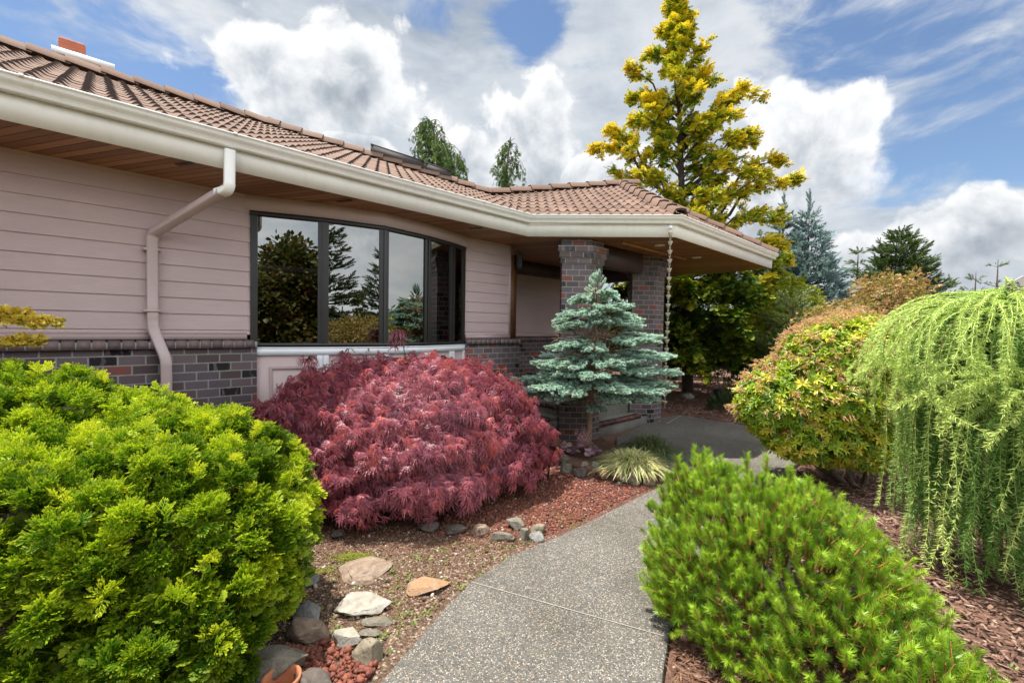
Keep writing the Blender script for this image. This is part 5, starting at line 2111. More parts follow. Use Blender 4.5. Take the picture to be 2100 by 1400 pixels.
# ------------------------------------------------------------ mugo pine, right foreground
r = np.random.default_rng(61)
F_PINE = m_foliage('mugo_pine_foliage', [(0.0, (0.045, 0.13, 0.012)), (0.5, (0.20, 0.38, 0.018)), (1.0, (0.42, 0.60, 0.04))], (0.44, 0.62, 0.06), trans=0.32, rough=0.38, spec=0.45, stem=(0.46, 0.22, 0.07))
PN = [tpl_needles(92, 52, 0.44, 0.021, k, stem=0.034, dens=0.10, t0=0.26) for k in range(4)]
mu = thing('mugo_pine', 'rounded bright green mugo pine with upright candles, at the right edge of the walk', 'shrub', (1.75, 2.5, 0))
LOBM = [((1.60, 2.62, 0.16), (0.70, 0.66, 0.68)), ((1.40, 2.98, 0.36), (0.40, 0.40, 0.50)), ((2.02, 2.48, 0.16), (0.38, 0.36, 0.36)), ((1.18, 2.62, 0.24), (0.34, 0.34, 0.36)), ((1.82, 2.92, 0.30), (0.48, 0.42, 0.46)),
        ((1.62, 2.08, 0.10), (0.46, 0.36, 0.40)), ((1.84, 1.88, 0.06), (0.36, 0.30, 0.30)), ((2.02, 2.1, 0.05), (0.30, 0.26, 0.26)), ((1.25, 2.3, 0.2), (0.25, 0.25, 0.26))]
g = Geo()
P, D = lobes_surface(LOBM, 6000, r, 0.14, 0.05)
k = face_cam(P, D, r, 0.35)
P, D = thin(P[k], D[k], 0.056)
P = P + D * r.normal(0, 0.022, (len(P), 1))


def pine_shoots(P, D, size, tint, sd, up=0.65):
    d = nrm(D * 0.85 + np.array([0, 0, up]) + r.normal(0, 0.22, P.shape))
    R = frames(d, np.array([0.2, 0.3, 1.0]), r, 1.5)
    s = size * r.uniform(0.7, 1.3, len(P))
    t = np.clip(r.normal(tint, sd, len(P)), 0, 1)
    pk = r.integers(0, 4, len(P))
    for kk in range(4):
        m = pk == kk
        g.inst(PN[kk], R[m] * s[m][:, None, None], P[m] - d[m] * s[m][:, None] * 0.6, t[m])
    tipp = P + d * s[:, None] * 0.38
    b = r.random(len(P)) < 0.55
    v = np.array([(-.35, 0, -.35), (.35, 0, -.35), (.35, 0, .35), (-.35, 0, .35), (0, 1.6, 0), (0, -.8, 0)])
    t3 = np.array([(0, 1, 4), (1, 2, 4), (2, 3, 4), (3, 0, 4), (1, 0, 5), (2, 1, 5), (3, 2, 5), (0, 3, 5)])
    g.inst((v, None, t3, np.full(6, -1.0)), R[b] * 0.0062, tipp[b] - d[b] * 0.012, r.random(b.sum()))


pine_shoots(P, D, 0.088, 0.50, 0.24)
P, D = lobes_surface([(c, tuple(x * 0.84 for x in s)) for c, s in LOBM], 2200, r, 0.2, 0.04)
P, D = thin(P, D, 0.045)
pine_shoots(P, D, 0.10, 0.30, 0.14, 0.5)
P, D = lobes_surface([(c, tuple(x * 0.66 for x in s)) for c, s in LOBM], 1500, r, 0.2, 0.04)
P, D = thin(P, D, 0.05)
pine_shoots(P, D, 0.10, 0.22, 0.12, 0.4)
# tall candles along the back rim
back = np.array([(1.21, 3.14, 0.80), (1.36, 3.2, 0.87), (1.43, 3.18, 0.85), (1.72, 3.16, 0.83), (1.85, 3.14, 0.80), (2.0, 3.1, 0.76), (1.02, 2.8, 0.60)])
pine_shoots(back, np.tile([0, 0, 1.0], (len(back), 1)), 0.13, 0.68, 0.05, 1.0)
pine_shoots(back - (0, 0, 0.07), np.tile([0, 0, 1.0], (len(back), 1)), 0.12, 0.6, 0.05, 1.0)
g.build('crown', F_PINE, mu)
g = Geo()
for kk in range(26):
    a = kk * 2.4
    e = np.array([1.60 + 0.45 * math.cos(a) * (0.5 + 0.5 * r.random()), 2.5 + 0.40 * math.sin(a), 0.30 + 0.30 * r.random()])
    g.tube(wiggle((1.65, 2.5, -0.05), e, r, 7, 0.06, -0.05), np.linspace(0.03, 0.008, 7), 6)
g.build('trunk', BARK_DARK, mu)

# ------------------------------------------------------------ weeping larch at the right edge
r = np.random.default_rng(71)
F_LAR = m_foliage('weeping_larch_foliage', [(0.0, (0.045, 0.15, 0.028)), (0.4, (0.15, 0.33, 0.06)), (0.75, (0.38, 0.56, 0.15)), (1.0, (0.66, 0.76, 0.22))], (0.66, 0.78, 0.26), trans=0.30, rough=0.5, spec=0.25)
la = thing('weeping_larch', 'umbrella shaped weeping larch with hanging pale green strands at the right edge', 'tree', (3.66, 3.26, 0))
LC = np.array([3.66, 3.26])
g, tw = Geo(), Geo()
tw.tube([(3.66, 3.26, -0.05), (3.60, 3.26, 0.8), (3.62, 3.26, 1.5), (3.60, 3.26, 1.98)], [0.055, 0.045, 0.04, 0.02], 8)
NT_V = np.array([(-0.060, 0, 0), (0.060, 0, 0), (0.05, 0.55, 0.05), (-0.05, 0.55, 0.05), (0, 1, 0.26)], float)


def strand(a, R, ztop, zend, tint, start=0.0, tangle=0.0, dens=1.0):
    n = 26
    t = np.linspace(0, 1, n)
    arc = np.clip(t / 0.42, 0, 1)
    th = arc * np.pi / 2
    rad = start + (R - start) * np.sin(th) ** 0.9 + 0.06 * np.clip(t - 0.42, 0, 1) * r.normal()
    zb = ztop + 0.06 * np.sin(arc * np.pi) - (0.16 + 0.30 * R) * (1 - np.cos(th)) ** 1.2
    zk = zb[np.searchsorted(t, 0.42)]
    z = np.where(t <= 0.42, zb, zk + (zend - zk) * (t - 0.42) / 0.58)
    ang = a + r.uniform(0.05, 0.30) * np.sin(t * 6 + r.uniform(0, 6)) * t + tangle * t
    p = np.stack([LC[0] + rad * np.cos(ang), LC[1] + rad * np.sin(ang), z], 1)
    p[:, :2] += r.normal(0, 0.008, (n, 2)).cumsum(0) * 0.5
    L = np.linalg.norm(np.diff(p, axis=0), axis=1).sum()
    (tw if r.random() < 0.12 else g).tube(p, np.linspace(0.004, 0.0018, n), 4, cap=False, tint=min(1.0, tint + 0.15), tip=0.45)
    m = int(L / 0.0052 * dens)
    u = np.sort(r.random(m)) * (n - 1.001)
    i = u.astype(int)
    c = p[i] + (p[i + 1] - p[i]) * (u - i)[:, None]
    dv = nrm(p[i + 1] - p[i])
    out = nrm(np.stack([np.cos(ang[i]), np.sin(ang[i]), 0.2 + 0 * u], 1))
    side = np.cross(dv, out)
    q = r.uniform(-1.9, 1.9, m)
    nd = nrm(dv * 0.55 + out * np.cos(q)[:, None] + side * np.sin(q)[:, None] + r.normal(0, 0.12, (m, 3)))
    Rm = frames(nd, sphere_dirs(m, r))
    s = 0.035 * r.uniform(0.7, 1.25, m)
    g.inst((NT_V, np.array([(0, 1, 2, 3)]), np.array([(3, 2, 4)]), np.array([0.2, 0.2, 0.5, 0.5, 0.8])), Rm * s[:, None, None], c, np.clip(tint + 0.12 * (u / n - 0.4) + r.normal(0, 0.07, m), 0, 1))
    # side tassels at the end
    return p


for kk in range(260):
    a = r.uniform(0, 2 * np.pi)
    if math.sin(a) > 0.5 and r.random() < 0.5:
        a = -a
    R = r.uniform(0.30, 0.68)
    zt = r.uniform(1.72, 1.98)
    lo = -0.02 if math.sin(a + 0.35) < 0.0 else 0.25
    ze = r.choice([r.uniform(lo, lo + 0.30), r.uniform(0.4, 1.2)], p=[0.68, 0.32])
    strand(a, R, zt, ze, r.choice([0.34, 0.60, 0.88], p=[0.3, 0.4, 0.3]), dens=r.uniform(0.9, 1.3))
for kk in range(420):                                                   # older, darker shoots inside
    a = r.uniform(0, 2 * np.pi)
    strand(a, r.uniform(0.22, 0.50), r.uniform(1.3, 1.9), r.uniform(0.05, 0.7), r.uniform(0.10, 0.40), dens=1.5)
for kk in range(60):                                                    # long arching ones on the left shoulder and the top
    a = r.uniform(2.0, 4.6)
    strand(a, r.uniform(0.55, 0.86), r.uniform(1.90, 2.06), r.uniform(1.0, 1.55), 0.88, dens=1.6)
for kk in range(110):                                                   # crest
    strand(r.uniform(0, 6.28), r.uniform(0.08, 0.48), r.uniform(1.84, 2.07), r.uniform(1.3, 1.85), r.uniform(0.3, 0.9), dens=1.6)
for a, R, zt, ze in ((0.5, 0.14, 2.14, 2.02), (0.9, 0.12, 2.16, 2.04), (3.6, 0.15, 2.08, 1.95)):
    strand(a, R, zt, ze, 0.9, dens=2)
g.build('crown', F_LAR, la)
tw.build('trunk', BARK_RED, la)

# ------------------------------------------------------------ pieris shrub between landing and larch
r = np.random.default_rng(81)
F_PIE = m_foliage('pieris_foliage', [(0.0, (0.05, 0.13, 0.012)), (0.4, (0.16, 0.30, 0.015)), (0.75, (0.44, 0.54, 0.025)), (0.92, (0.72, 0.66, 0.06)), (1.0, (0.50, 0.16, 0.06))], trans=0.3, rough=0.3, spec=0.5)
F_PIF = m_tint('pieris_flower_stalks', [(0.0, (0.52, 0.24, 0.11)), (0.5, (0.66, 0.36, 0.18)), (1.0, (0.68, 0.50, 0.22))], 0.6)
WH = [tpl_whorl(10, 62, 0.115, k) for k in range(3)]
pi_ = thing('pieris_shrub', 'orange and yellow green pieris shrub with salmon flower sprays, left of the weeping larch', 'shrub', (3.95, 5.3, 0))
LOBP = [((3.75, 5.25, 1.02), (0.86, 0.72, 0.58)), ((3.15, 5.15, 0.92), (0.46, 0.44, 0.40)), ((3.95, 5.2, 1.45), (0.72, 0.6, 0.46)), ((3.55, 5.05, 0.60), (0.62, 0.46, 0.34)), ((4.35, 5.2, 1.05), (0.7, 0.7, 0.65)), ((4.3, 5.5, 1.6), (0.6, 0.5, 0.40)), ((4.05, 5.0, 0.55), (0.45, 0.4, 0.36))]
g = Geo()
P, D = lobes_surface(LOBP, 4600, r, 0.25, 0.26)
k = face_cam(P, D, r, 0.3)
P, D = P[k], D[k]


def whorls(P, D, size, tint, sd):
    d = nrm(D * 0.8 + np.array([0, 0, 0.55]) + r.normal(0, 0.25, P.shape))
    R = frames(d, sphere_dirs(len(P), r))
    s = size * r.uniform(0.7, 1.25, len(P))
    t = np.clip(r.normal(tint, sd, len(P)), 0, 0.93)
    t[r.random(len(P)) < 0.012] = 1.0
    pk = r.integers(0, 3, len(P))
    for kk in range(3):
        m = pk == kk
        g.inst(WH[kk], R[m] * s[m][:, None, None], P[m], t[m])


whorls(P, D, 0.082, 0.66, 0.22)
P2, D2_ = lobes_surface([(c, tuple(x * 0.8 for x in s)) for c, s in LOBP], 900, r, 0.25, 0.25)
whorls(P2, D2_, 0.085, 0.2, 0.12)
g.build('crown', F_PIE, pi_)
g = Geo()
P, D = lobes_surface(LOBP, 2100, r, 0.02, 0.45)
k = ((D[:, 0] < 0.35) & (D[:, 2] > -0.35) & (D[:, 1] < 0.6)) & (r.random(len(P)) < np.clip(0.06 + (P[:, 2] - 0.75) * 0.55 + (3.4 - P[:, 0]) * 0.25, 0.05, 0.75))
P, D = P[k], D[k]
oct_v = np.array([(-1, 0, 0), (1, 0, 0), (0, -1, 0), (0, 1, 0), (0, 0, -1), (0, 0, 1)], float)
oct_t = np.array([(0, 2, 5), (2, 1, 5), (1, 3, 5), (3, 0, 5), (2, 0, 4), (1, 2, 4), (3, 1, 4), (0, 3, 4)])
for p, d in zip(P, D):
    for s in range(3):
        e = nrm(d + r.normal(0, 0.55, 3) + np.array([0, 0, 0.1]))
        L = r.uniform(0.07, 0.13)
        q = p + d * 0.02
        c = [q, q + e * L * 0.6, q + e * L + np.array([0, 0, -0.03])]
        g.tube(c, [0.003, 0.0025, 0.0018], 3, tint=r.random(), cap=False)
        m = 7
        t = r.uniform(0.3, 1, m)[:, None]
        bp = q + e * L * t + np.array([0, 0, -0.03]) * t * t + r.normal(0, 0.007, (m, 3))
        g.inst((oct_v, None, oct_t, np.zeros(6)), np.tile(np.eye(3) * 0.0062, (m, 1, 1)), bp, r.random(m))
g.build('flowers', F_PIF, pi_)
g = Geo()
for kk in range(7):
    a = kk * 0.9
    b = (4.12 + 0.10 * math.cos(a), 5.2 + 0.08 * math.sin(a), -0.05)
    e = (3.75 + 0.75 * math.cos(a), 5.25 + 0.5 * math.sin(a), 0.75 + 0.25 * r.random())
    g.tube(wiggle(b, e, r, 8, 0.08, 0.04), np.linspace(0.032, 0.012, 8), 7)
g.build('trunk', BARK, pi_)
# ------------------------------------------------------------ small plants and fittings near the porch
r = np.random.default_rng(91)


def sedge(name, label, loc, rad, hgt, n, m, tlo, thi, wd=0.0045):
    t_ = thing(name, label, 'grass', loc)
    g = Geo()
    a = r.uniform(0, 2 * np.pi, n)
    el = r.uniform(0.15, 1.0, n) ** 0.7
    L = rad * r.uniform(0.75, 1.25, n)
    tt = np.linspace(0, 1, 6)
    b = r.normal(0, rad * 0.12, (n, 2))
    bend = r.normal(0, 0.25, n)
    rows = []
    for k, t in enumerate(tt):
        ang = a + bend * t
        rad_ = L * t * el
        z = hgt * (1.1 - 0.45 * el) * (1.75 * t - (0.75 + 0.95 * el) * t * t)
        c = np.stack([loc[0] + b[:, 0] + rad_ * np.cos(ang), loc[1] + b[:, 1] + rad_ * np.sin(ang), loc[2] + np.maximum(z, -0.06)], 1)
        w = wd * (1 - t) ** 0.5 + 0.0006
        s = np.stack([-np.sin(ang), np.cos(ang), 0 * ang], 1)
        rows.append((c - s * w, c + s * w))
    V = np.stack([x for rw in rows for x in rw], 1)          # n, 12, 3
    k = V.shape[1]
    off = np.arange(n)[:, None, None] * k
    q = np.array([(2 * i, 2 * i + 1, 2 * i + 3, 2 * i + 2) for i in range(5)])
    tint = np.repeat(r.uniform(tlo, thi, n), k)
    g.raw(V.reshape(-1, 3), (q[None] + off).reshape(-1, 4), tint=tint, tip=np.tile(np.repeat(tt, 2), n))
    g.build('blades', m, t_)
    return t_


F_SED = m_foliage('variegated_sedge_blades', [(0.0, (0.16, 0.22, 0.06)), (0.4, (0.40, 0.45, 0.15)), (0.7, (0.72, 0.70, 0.34)), (1.0, (0.78, 0.62, 0.34))], trans=0.25, rough=0.5)
F_SED2 = m_foliage('green_sedge_blades', [(0.0, (0.05, 0.09, 0.03)), (0.6, (0.12, 0.17, 0.06)), (1.0, (0.30, 0.24, 0.12))], trans=0.25, rough=0.5)
sedge('sedge_clump', 'pale variegated sedge clump spilling over the raised stone edge', (1.50, 5.30, 0.07), 0.50, 0.32, 1300, F_SED, 0.15, 1.0)
sedge('sedge_clump', 'darker green sedge clump in shade behind the pale variegated one', (1.84, 5.78, 0.05), 0.50, 0.46, 1200, F_SED2, 0.0, 0.9)

F_HEU = m_foliage('heuchera_leaves', [(0.0, (0.11, 0.045, 0.065)), (0.5, (0.26, 0.14, 0.175)), (0.8, (0.48, 0.34, 0.38)), (1.0, (0.55, 0.38, 0.28))], (0.10, 0.035, 0.06), trans=0.15, rough=0.4)
F_HEF = m_tint('heuchera_flowers', [(0.0, (0.45, 0.18, 0.21)), (0.5, (0.68, 0.38, 0.40)), (1.0, (0.80, 0.60, 0.60))], 0.6)


def tpl_lobed(k=9, seed=0):
    rr = np.random.default_rng(seed)
    V, Q, tip = [np.zeros(3)], [], [0.0]
    for i in range(2 * k + 1):
        a = R_(-150 + 300 * i / (2 * k))
        R = (1.0 if i % 2 else 0.82) * (0.95 + 0.1 * rr.random())
        V.append(np.array([math.sin(a) * R, math.cos(a) * R, 0.10 * (i % 2) - 0.1 * R]))
        tip.append(0.9 if i % 2 else 0.5)
    T = [(0, i, i + 1) for i in range(1, 2 * k + 1)]
    return np.array(V), None, np.array(T), np.array(tip)


HL = [tpl_lobed(7, k) for k in range(2)]


def heuchera(label, loc, n, rad, tlo, thi, stalks):
    t_ = thing('heuchera', label, 'plant', loc)
    g = Geo()
    a = r.uniform(0, 6.28, n)
    rr = rad * np.sqrt(r.random(n))
    P = np.stack([loc[0] + rr * np.cos(a), loc[1] + rr * np.sin(a), loc[2] + 0.05 + 0.13 * (1 - (rr / rad) ** 2) + r.normal(0, 0.015, n)], 1)
    d = nrm(np.stack([np.cos(a), np.sin(a), -0.15 + 0 * a], 1) + r.normal(0, 0.2, (n, 3)))
    R = frames(d, nrm(np.stack([0.5 * np.cos(a), 0.5 * np.sin(a) - 0.2, 0.9 + 0 * a], 1)))
    s = r.uniform(0.030, 0.055, n)
    t = r.uniform(tlo, thi, n)
    for k in range(2):
        m = np.arange(n) % 2 == k
        g.inst(HL[k], R[m] * s[m][:, None, None], P[m], t[m])
    g.build('leaves', F_HEU, t_)
    if stalks:
        g = Geo()
        for _ in range(stalks):
            a = r.uniform(0, 6.28)
            top = np.array(loc) + (0.13 * math.cos(a) - 0.09, 0.10 * math.sin(a), r.uniform(0.27, 0.42))
            p = wiggle(np.array(loc) + (0, 0, 0.08), top, r, 6, 0.04)
            g.tube(p, [0.0016] * 6, 3, tint=0.1, cap=False)
            m = 26
            u = r.uniform(0.45, 1, m)
            c = p[np.minimum((u * 5).astype(int), 5)] + r.normal(0, 0.017, (m, 3))
            g.inst((oct_v, None, oct_t, np.zeros(6)), np.tile(np.eye(3) * 0.0058, (m, 1, 1)), c, r.random(m))
        g.build('flowers', F_HEF, t_)


heuchera('purple silver veined heuchera with airy pink flower stalks at the spruce stem', (1.00, 5.78, 0.085), 60, 0.20, 0.15, 0.85, 14)
heuchera('tan leaved heuchera at the left corner of the raised bed', (0.76, 5.85, 0.085), 16, 0.09, 0.75, 1.0, 0)

# garden spike light
t_ = thing('spike_light', 'small black garden spike light in red gravel at the right end of the maple', 'garden light', (0.44, 5.06, 0))
g = Geo()
g.tube([(0.44, 5.06, -0.03), (0.455, 5.06, 0.16), (0.47, 5.05, 0.30)], [0.006, 0.011, 0.012], 8)
g.build('stake', BLACK, t_)
g = Geo()
g.tube([(0.47, 5.05, 0.30), (0.472, 5.05, 0.325), (0.474, 5.05, 0.327), (0.476, 5.05, 0.352)], [0.016, 0.018, 0.030, 0.012], 10)
g.build('lamp_head', BLACK, t_)
g = Geo()
g.tube([(0.45, 5.06, 0.10), (0.40, 5.04, 0.06), (0.34, 4.98, 0.02), (0.27, 4.9, -0.01), (0.15, 4.82, -0.012)], [0.004] * 5, 5)
g.build('cable', BLACK, t_)

# rain chain
COPPER = m_plain('aged_copper', (0.56, 0.47, 0.36), 0.45, 0.30, 25.0, 0.1, metal=0.25)
STEEL = m_plain('dull_steel', (0.60, 0.58, 0.55), 0.35, 0.1, 20.0, 0.0, metal=0.4)
t_ = thing('rain_chain', 'copper cup rain chain hanging from the porch gutter corner', 'rain chain', (2.354, 6.635, 3.33))
t24 = np.linspace(0, 2 * np.pi, 17)[:-1]


def lathe(g, prof, cx, cy, cz, ang=t24):
    V = np.array([[(cx + a * math.cos(k), cy + a * math.sin(k), cz + z) for k in ang] for a, z in prof])
    k = len(ang)
    g.raw(V.reshape(-1, 3), [(i * k + j, i * k + (j + 1) % k, (i + 1) * k + (j + 1) % k, (i + 1) * k + j) for i in range(len(prof) - 1) for j in range(k)])


cup_me = None
for i in range(20):
    z = 3.205 - 0.1335 * i
    x, y = 2.3552 - 0.0012 * i, 6.635
    if cup_me is None:
        g = Geo()
        lathe(g, [(0.010, -0.033), (0.014, -0.033), (0.026, 0.0), (0.036, 0.022), (0.039, 0.030), (0.037, 0.030), (0.034, 0.021), (0.023, -0.002), (0.010, -0.028)], 0, 0, 0)
        cup_me = g.mesh('cup', COPPER)
        g = Geo()
        for k, (dz, ax) in enumerate(((-0.052, 0), (-0.078, 1))):
            a = np.linspace(0, 2 * np.pi, 11)
            ring = [((0.012 * math.cos(q)) if ax else 0.0, 0.0 if ax else 0.012 * math.cos(q), dz + 0.018 * math.sin(q)) for q in a]
            g.tube(ring, [0.0026] * 11, 5, cap=False)
        lk_me = g.mesh('chain_link', STEEL)
    for nm, me in (('cup', cup_me), ('chain_link', lk_me)):
        o = bpy.data.objects.new(nm, me)
        C.objects.link(o)
        o.parent = t_
        o.location = (x - 2.354, y - 6.635, z - 3.33)
        o.rotation_euler = (0, 0, i * 0.5)
g = Geo()
lathe(g, [(0.0, -0.05), (0.028, -0.05), (0.030, 0.0), (0.0, 0.0)], 2.354, 6.635, 3.335)
g.tube([(2.354, 6.635, 3.29), (2.3545, 6.635, 3.23)], [0.003, 0.003], 5)
g.build('outlet', WHITE, t_)

# weeds in the gravel, moss
F_WEED = m_foliage('weed_leaves', [(0.0, (0.10, 0.18, 0.03)), (0.6, (0.22, 0.30, 0.06)), (1.0, (0.36, 0.36, 0.10))], trans=0.3)
g = Geo()
LEAF = tpl_leaf(0.22)
wc = np.vstack([scatter([(-1.3, 2.35), (-0.65, 2.35), (-0.3, 2.95), (0.05, 3.4), (0.3, 3.68), (-0.2, 3.6), (-1.3, 3.2)], 150, r),
                np.array([(-0.62, 2.45), (-0.66, 2.33), (-0.45, 2.62), (-0.52, 2.66), (-0.7, 2.57), (-0.78, 2.63), (-0.30, 2.93), (-0.2, 3.08), (-0.05, 3.25), (0.0, 3.3), (0.05, 3.32), (-1.2, 3.0), (-1.16, 3.02), (-1.22, 2.62), (-0.86, 2.56), (-0.9, 2.6), (1.95, 5.0), (1.6, 4.86), (1.72, 4.92), (1.0, 4.35), (0.55, 4.55)])])
wc = np.vstack([wc, scatter([(3.9, 9.3), (4.8, 8.6), (5.4, 9.4), (4.6, 10.2)], 9, r), scatter([(2.2, 1.6), (3.4, 2.4), (3.2, 3.2), (2.8, 2.6)], 8, r)])
for c in wc:
    m = r.integers(5, 22)
    a = r.uniform(0, 6.28, m)
    p = np.stack([c[0] + r.normal(0, 0.014, m), c[1] + r.normal(0, 0.014, m), np.full(m, -0.015)], 1)
    d = nrm(np.stack([np.cos(a), np.sin(a), r.uniform(0.2, 1.4, m)], 1))
    g.inst(LEAF, frames(d, np.array([0, 0, 1.0])) * (r.uniform(0.014, 0.038, m))[:, None, None], p, r.random(m))
props(g.build('weeds', F_WEED), kind='stuff')
F_MOSS = m_tint('moss_cushion', [(0.0, (0.06, 0.08, 0.01)), (0.6, (0.15, 0.16, 0.015)), (1.0, (0.24, 0.23, 0.03))], 0.95)
g = Geo()
mc = np.vstack([r.normal((-1.17, 3.29), (0.075, 0.035), (1500, 2)), r.normal((-1.35, 3.1), (0.05, 0.03), (300, 2)), r.normal((0.55, 4.02), (0.1, 0.1), (260, 2)) ])
g.inst((oct_v, None, oct_t, np.zeros(6)), rand_rot(len(mc), r) * r.uniform(0.004, 0.010, len(mc))[:, None, None], np.column_stack([mc, np.full(len(mc), -0.004) + 0.03 * np.exp(-((mc[:, 0] + 1.17) / 0.08) ** 2 - ((mc[:, 1] - 3.29) / 0.04) ** 2)]), r.random(len(mc)))
props(g.build('moss', F_MOSS), kind='stuff')
# fallen yellow green leaves on the mulch
g = Geo()
fl = np.array([(2.68, 2.12, 0.0), (2.52, 2.0, 0.0), (2.80, 1.95, 0.0), (2.45, 2.55, 0.01), (2.3, 2.72, 0.01)])
g.inst(tpl_leaf(0.28), frames(nrm(r.normal(size=(5, 3)) * (1, 1, 0.1)), np.array([0, 0, 1.0])) * 0.055, fl, np.full(5, 1.0))
props(g.build('fallen_leaves', F_WEED), kind='stuff')

# ------------------------------------------------------------ trees of the middle distance
FAN_BG = tpl_fan(3, 0, 0.13, 0.35, 77)
TUFT = tpl_needles(16, 60, 0.42, 0.07, 5)
TUFT2 = tpl_needles(26, 55, 0.30, 0.06, 6)


def flat_branch(g, tpl, a, b, r, width, size, dens, tint, sd=0.12, lift=0.25, sag=0.0, t0=0.2, tw=None, rad=0.02, tipd=0.0):
    """shoots spread in a flat fan along a branch; vectorised"""
    a, b = np.array(a, float), np.array(b, float)
    L = np.linalg.norm(b - a)
    p = wiggle(a, b, r, 7, 0.03, -sag)
    if tw is not None:
        tw.tube(p, np.linspace(rad, rad * 0.25, 7), 5, cap=False)
    d0 = nrm(b - a)
    side = nrm(np.cross(d0, (0, 0, 1.0)))
    m = max(4, int(L * dens))
    t = t0 + (1 - t0) * r.random(m) ** 0.8
    u = t * 5.999
    i = u.astype(int)
    c = p[i] + (p[i + 1] - p[i]) * (u - i)[:, None]
    w = width * np.sin(np.pi * np.clip(0.12 + 0.86 * t, 0, 1)) ** 0.7
    q = r.uniform(-1, 1, m)
    pos = c + side * (q * w)[:, None] + d0 * (np.abs(q) * w * 0.6)[:, None] + np.stack([0 * q, 0 * q, r.normal(0, 0.055 * L ** 0.5, m) - tipd * np.abs(q) * w], 1)
    d = nrm(d0 * 0.8 + side * (q * 0.9)[:, None] + np.array([0, 0, lift]) + r.normal(0, 0.25, (m, 3)))
    s = size * r.uniform(0.7, 1.3, m)
    g.inst(tpl, frames(d, np.array([0, 0, 1.0]), r, 0.6) * s[:, None, None], pos, np.clip(tint + 0.10 * (t - 0.6) + r.normal(0, sd, m), 0, 1))


def conifer(name, label, loc, H, Rb, m, tpl, size, r, tiers, nb, width=0.28, dens=9, tint=0.5, p=0.85, droop=0.12, zmin=0.06, lean=(0, 0), group=None, leader=0.0, bark=BARK_DARK, sd=0.14, upb=0.0, jit=0.18):
    t_ = thing(name, label, 'tree', (*loc, 0), group=group)
    g, tw = Geo(), Geo()
    tw.tube([(loc[0] + lean[0] * k, loc[1] + lean[1] * k, -0.05 + H * k) for k in (0, 0.3, 0.6, 0.85, 1.0)], [0.02 * H, 0.016 * H, 0.010 * H, 0.005 * H, 0.0012 * H], 7)
    for i in range(tiers):
        k = zmin + (0.985 - zmin) * (i + 0.5 * r.random()) / tiers
        z = H * k
        R = Rb * (1 - k) ** p + 0.03 * Rb
        n = max(3, int(nb * (0.5 + 0.5 * R / Rb)))
        for j in range(n):
            a = 2 * math.pi * (j + r.random() * 0.8) / n + i * 1.3
            L = R * r.uniform(1 - jit * 2, 1 + jit)
            x0, y0 = loc[0] + lean[0] * k, loc[1] + lean[1] * k
            dz = L * (0.32 * k - droop + upb) + r.normal(0, 0.05 * L)
            flat_branch(g, tpl, (x0, y0, z), (x0 + L * math.cos(a), y0 + L * math.sin(a), z + dz), r, width * L + 0.04, size, dens, tint, sd, tw=tw, rad=0.006 * H * (1 - 0.7 * k), sag=0.04 * L)
    if leader:
        tt = np.linspace(0, 1, 14)
        P = np.stack([loc[0] + lean[0] + 0 * tt, loc[1] + lean[1] + 0 * tt, H * 0.97 + leader * tt], 1)
        g.inst(tpl, frames(np.tile([0, 0, 1.0], (14, 1)) + r.normal(0, 0.35, (14, 3)), np.array([1.0, 0, 0])) * size * 0.8, P, np.full(14, tint))
        tw.tube([P[0], P[-1]], [0.012, 0.004], 5)
    g.build('crown', m, t_)
    tw.build('trunk', bark, t_)
    return t_


# --- tall golden hinoki cypress beside the porch
r = np.random.default_rng(101)
F_BIG = m_foliage('golden_hinoki_foliage', [(0.0, (0.018, 0.10, 0.016)), (0.36, (0.085, 0.25, 0.022)), (0.66, (0.48, 0.48, 0.025)), (1.0, (0.95, 0.74, 0.05))], (0.95, 0.76, 0.06), trans=0.34, rough=0.5, spec=0.2)
gt = thing('golden_hinoki_cypress', 'tall golden green hinoki cypress rising behind the porch roof, gold tipped branches nodding', 'tree', (5.25, 13.0, 0))
g, tw = Geo(), Geo()


def trunk_at(z):
    k = z / 11.4
    return np.array([5.25 - 0.66 * k, 13.0, z])


tw.tube([trunk_at(z) for z in (-0.05, 1.5, 4, 7, 9.5, 11.2)], [0.17, 0.14, 0.11, 0.08, 0.04, 0.015], 10)


def px_world(x, y, Y):
    """picture point (2100 px wide) at distance Y, used while laying out far branch tips"""
    d = Fw + Rr * ((x - 1050) / 900) - Ur * ((y - 700) / 900)
    return np.array([d.x * Y / d.y, Y, CAM_Z + d.z * Y / d.y])


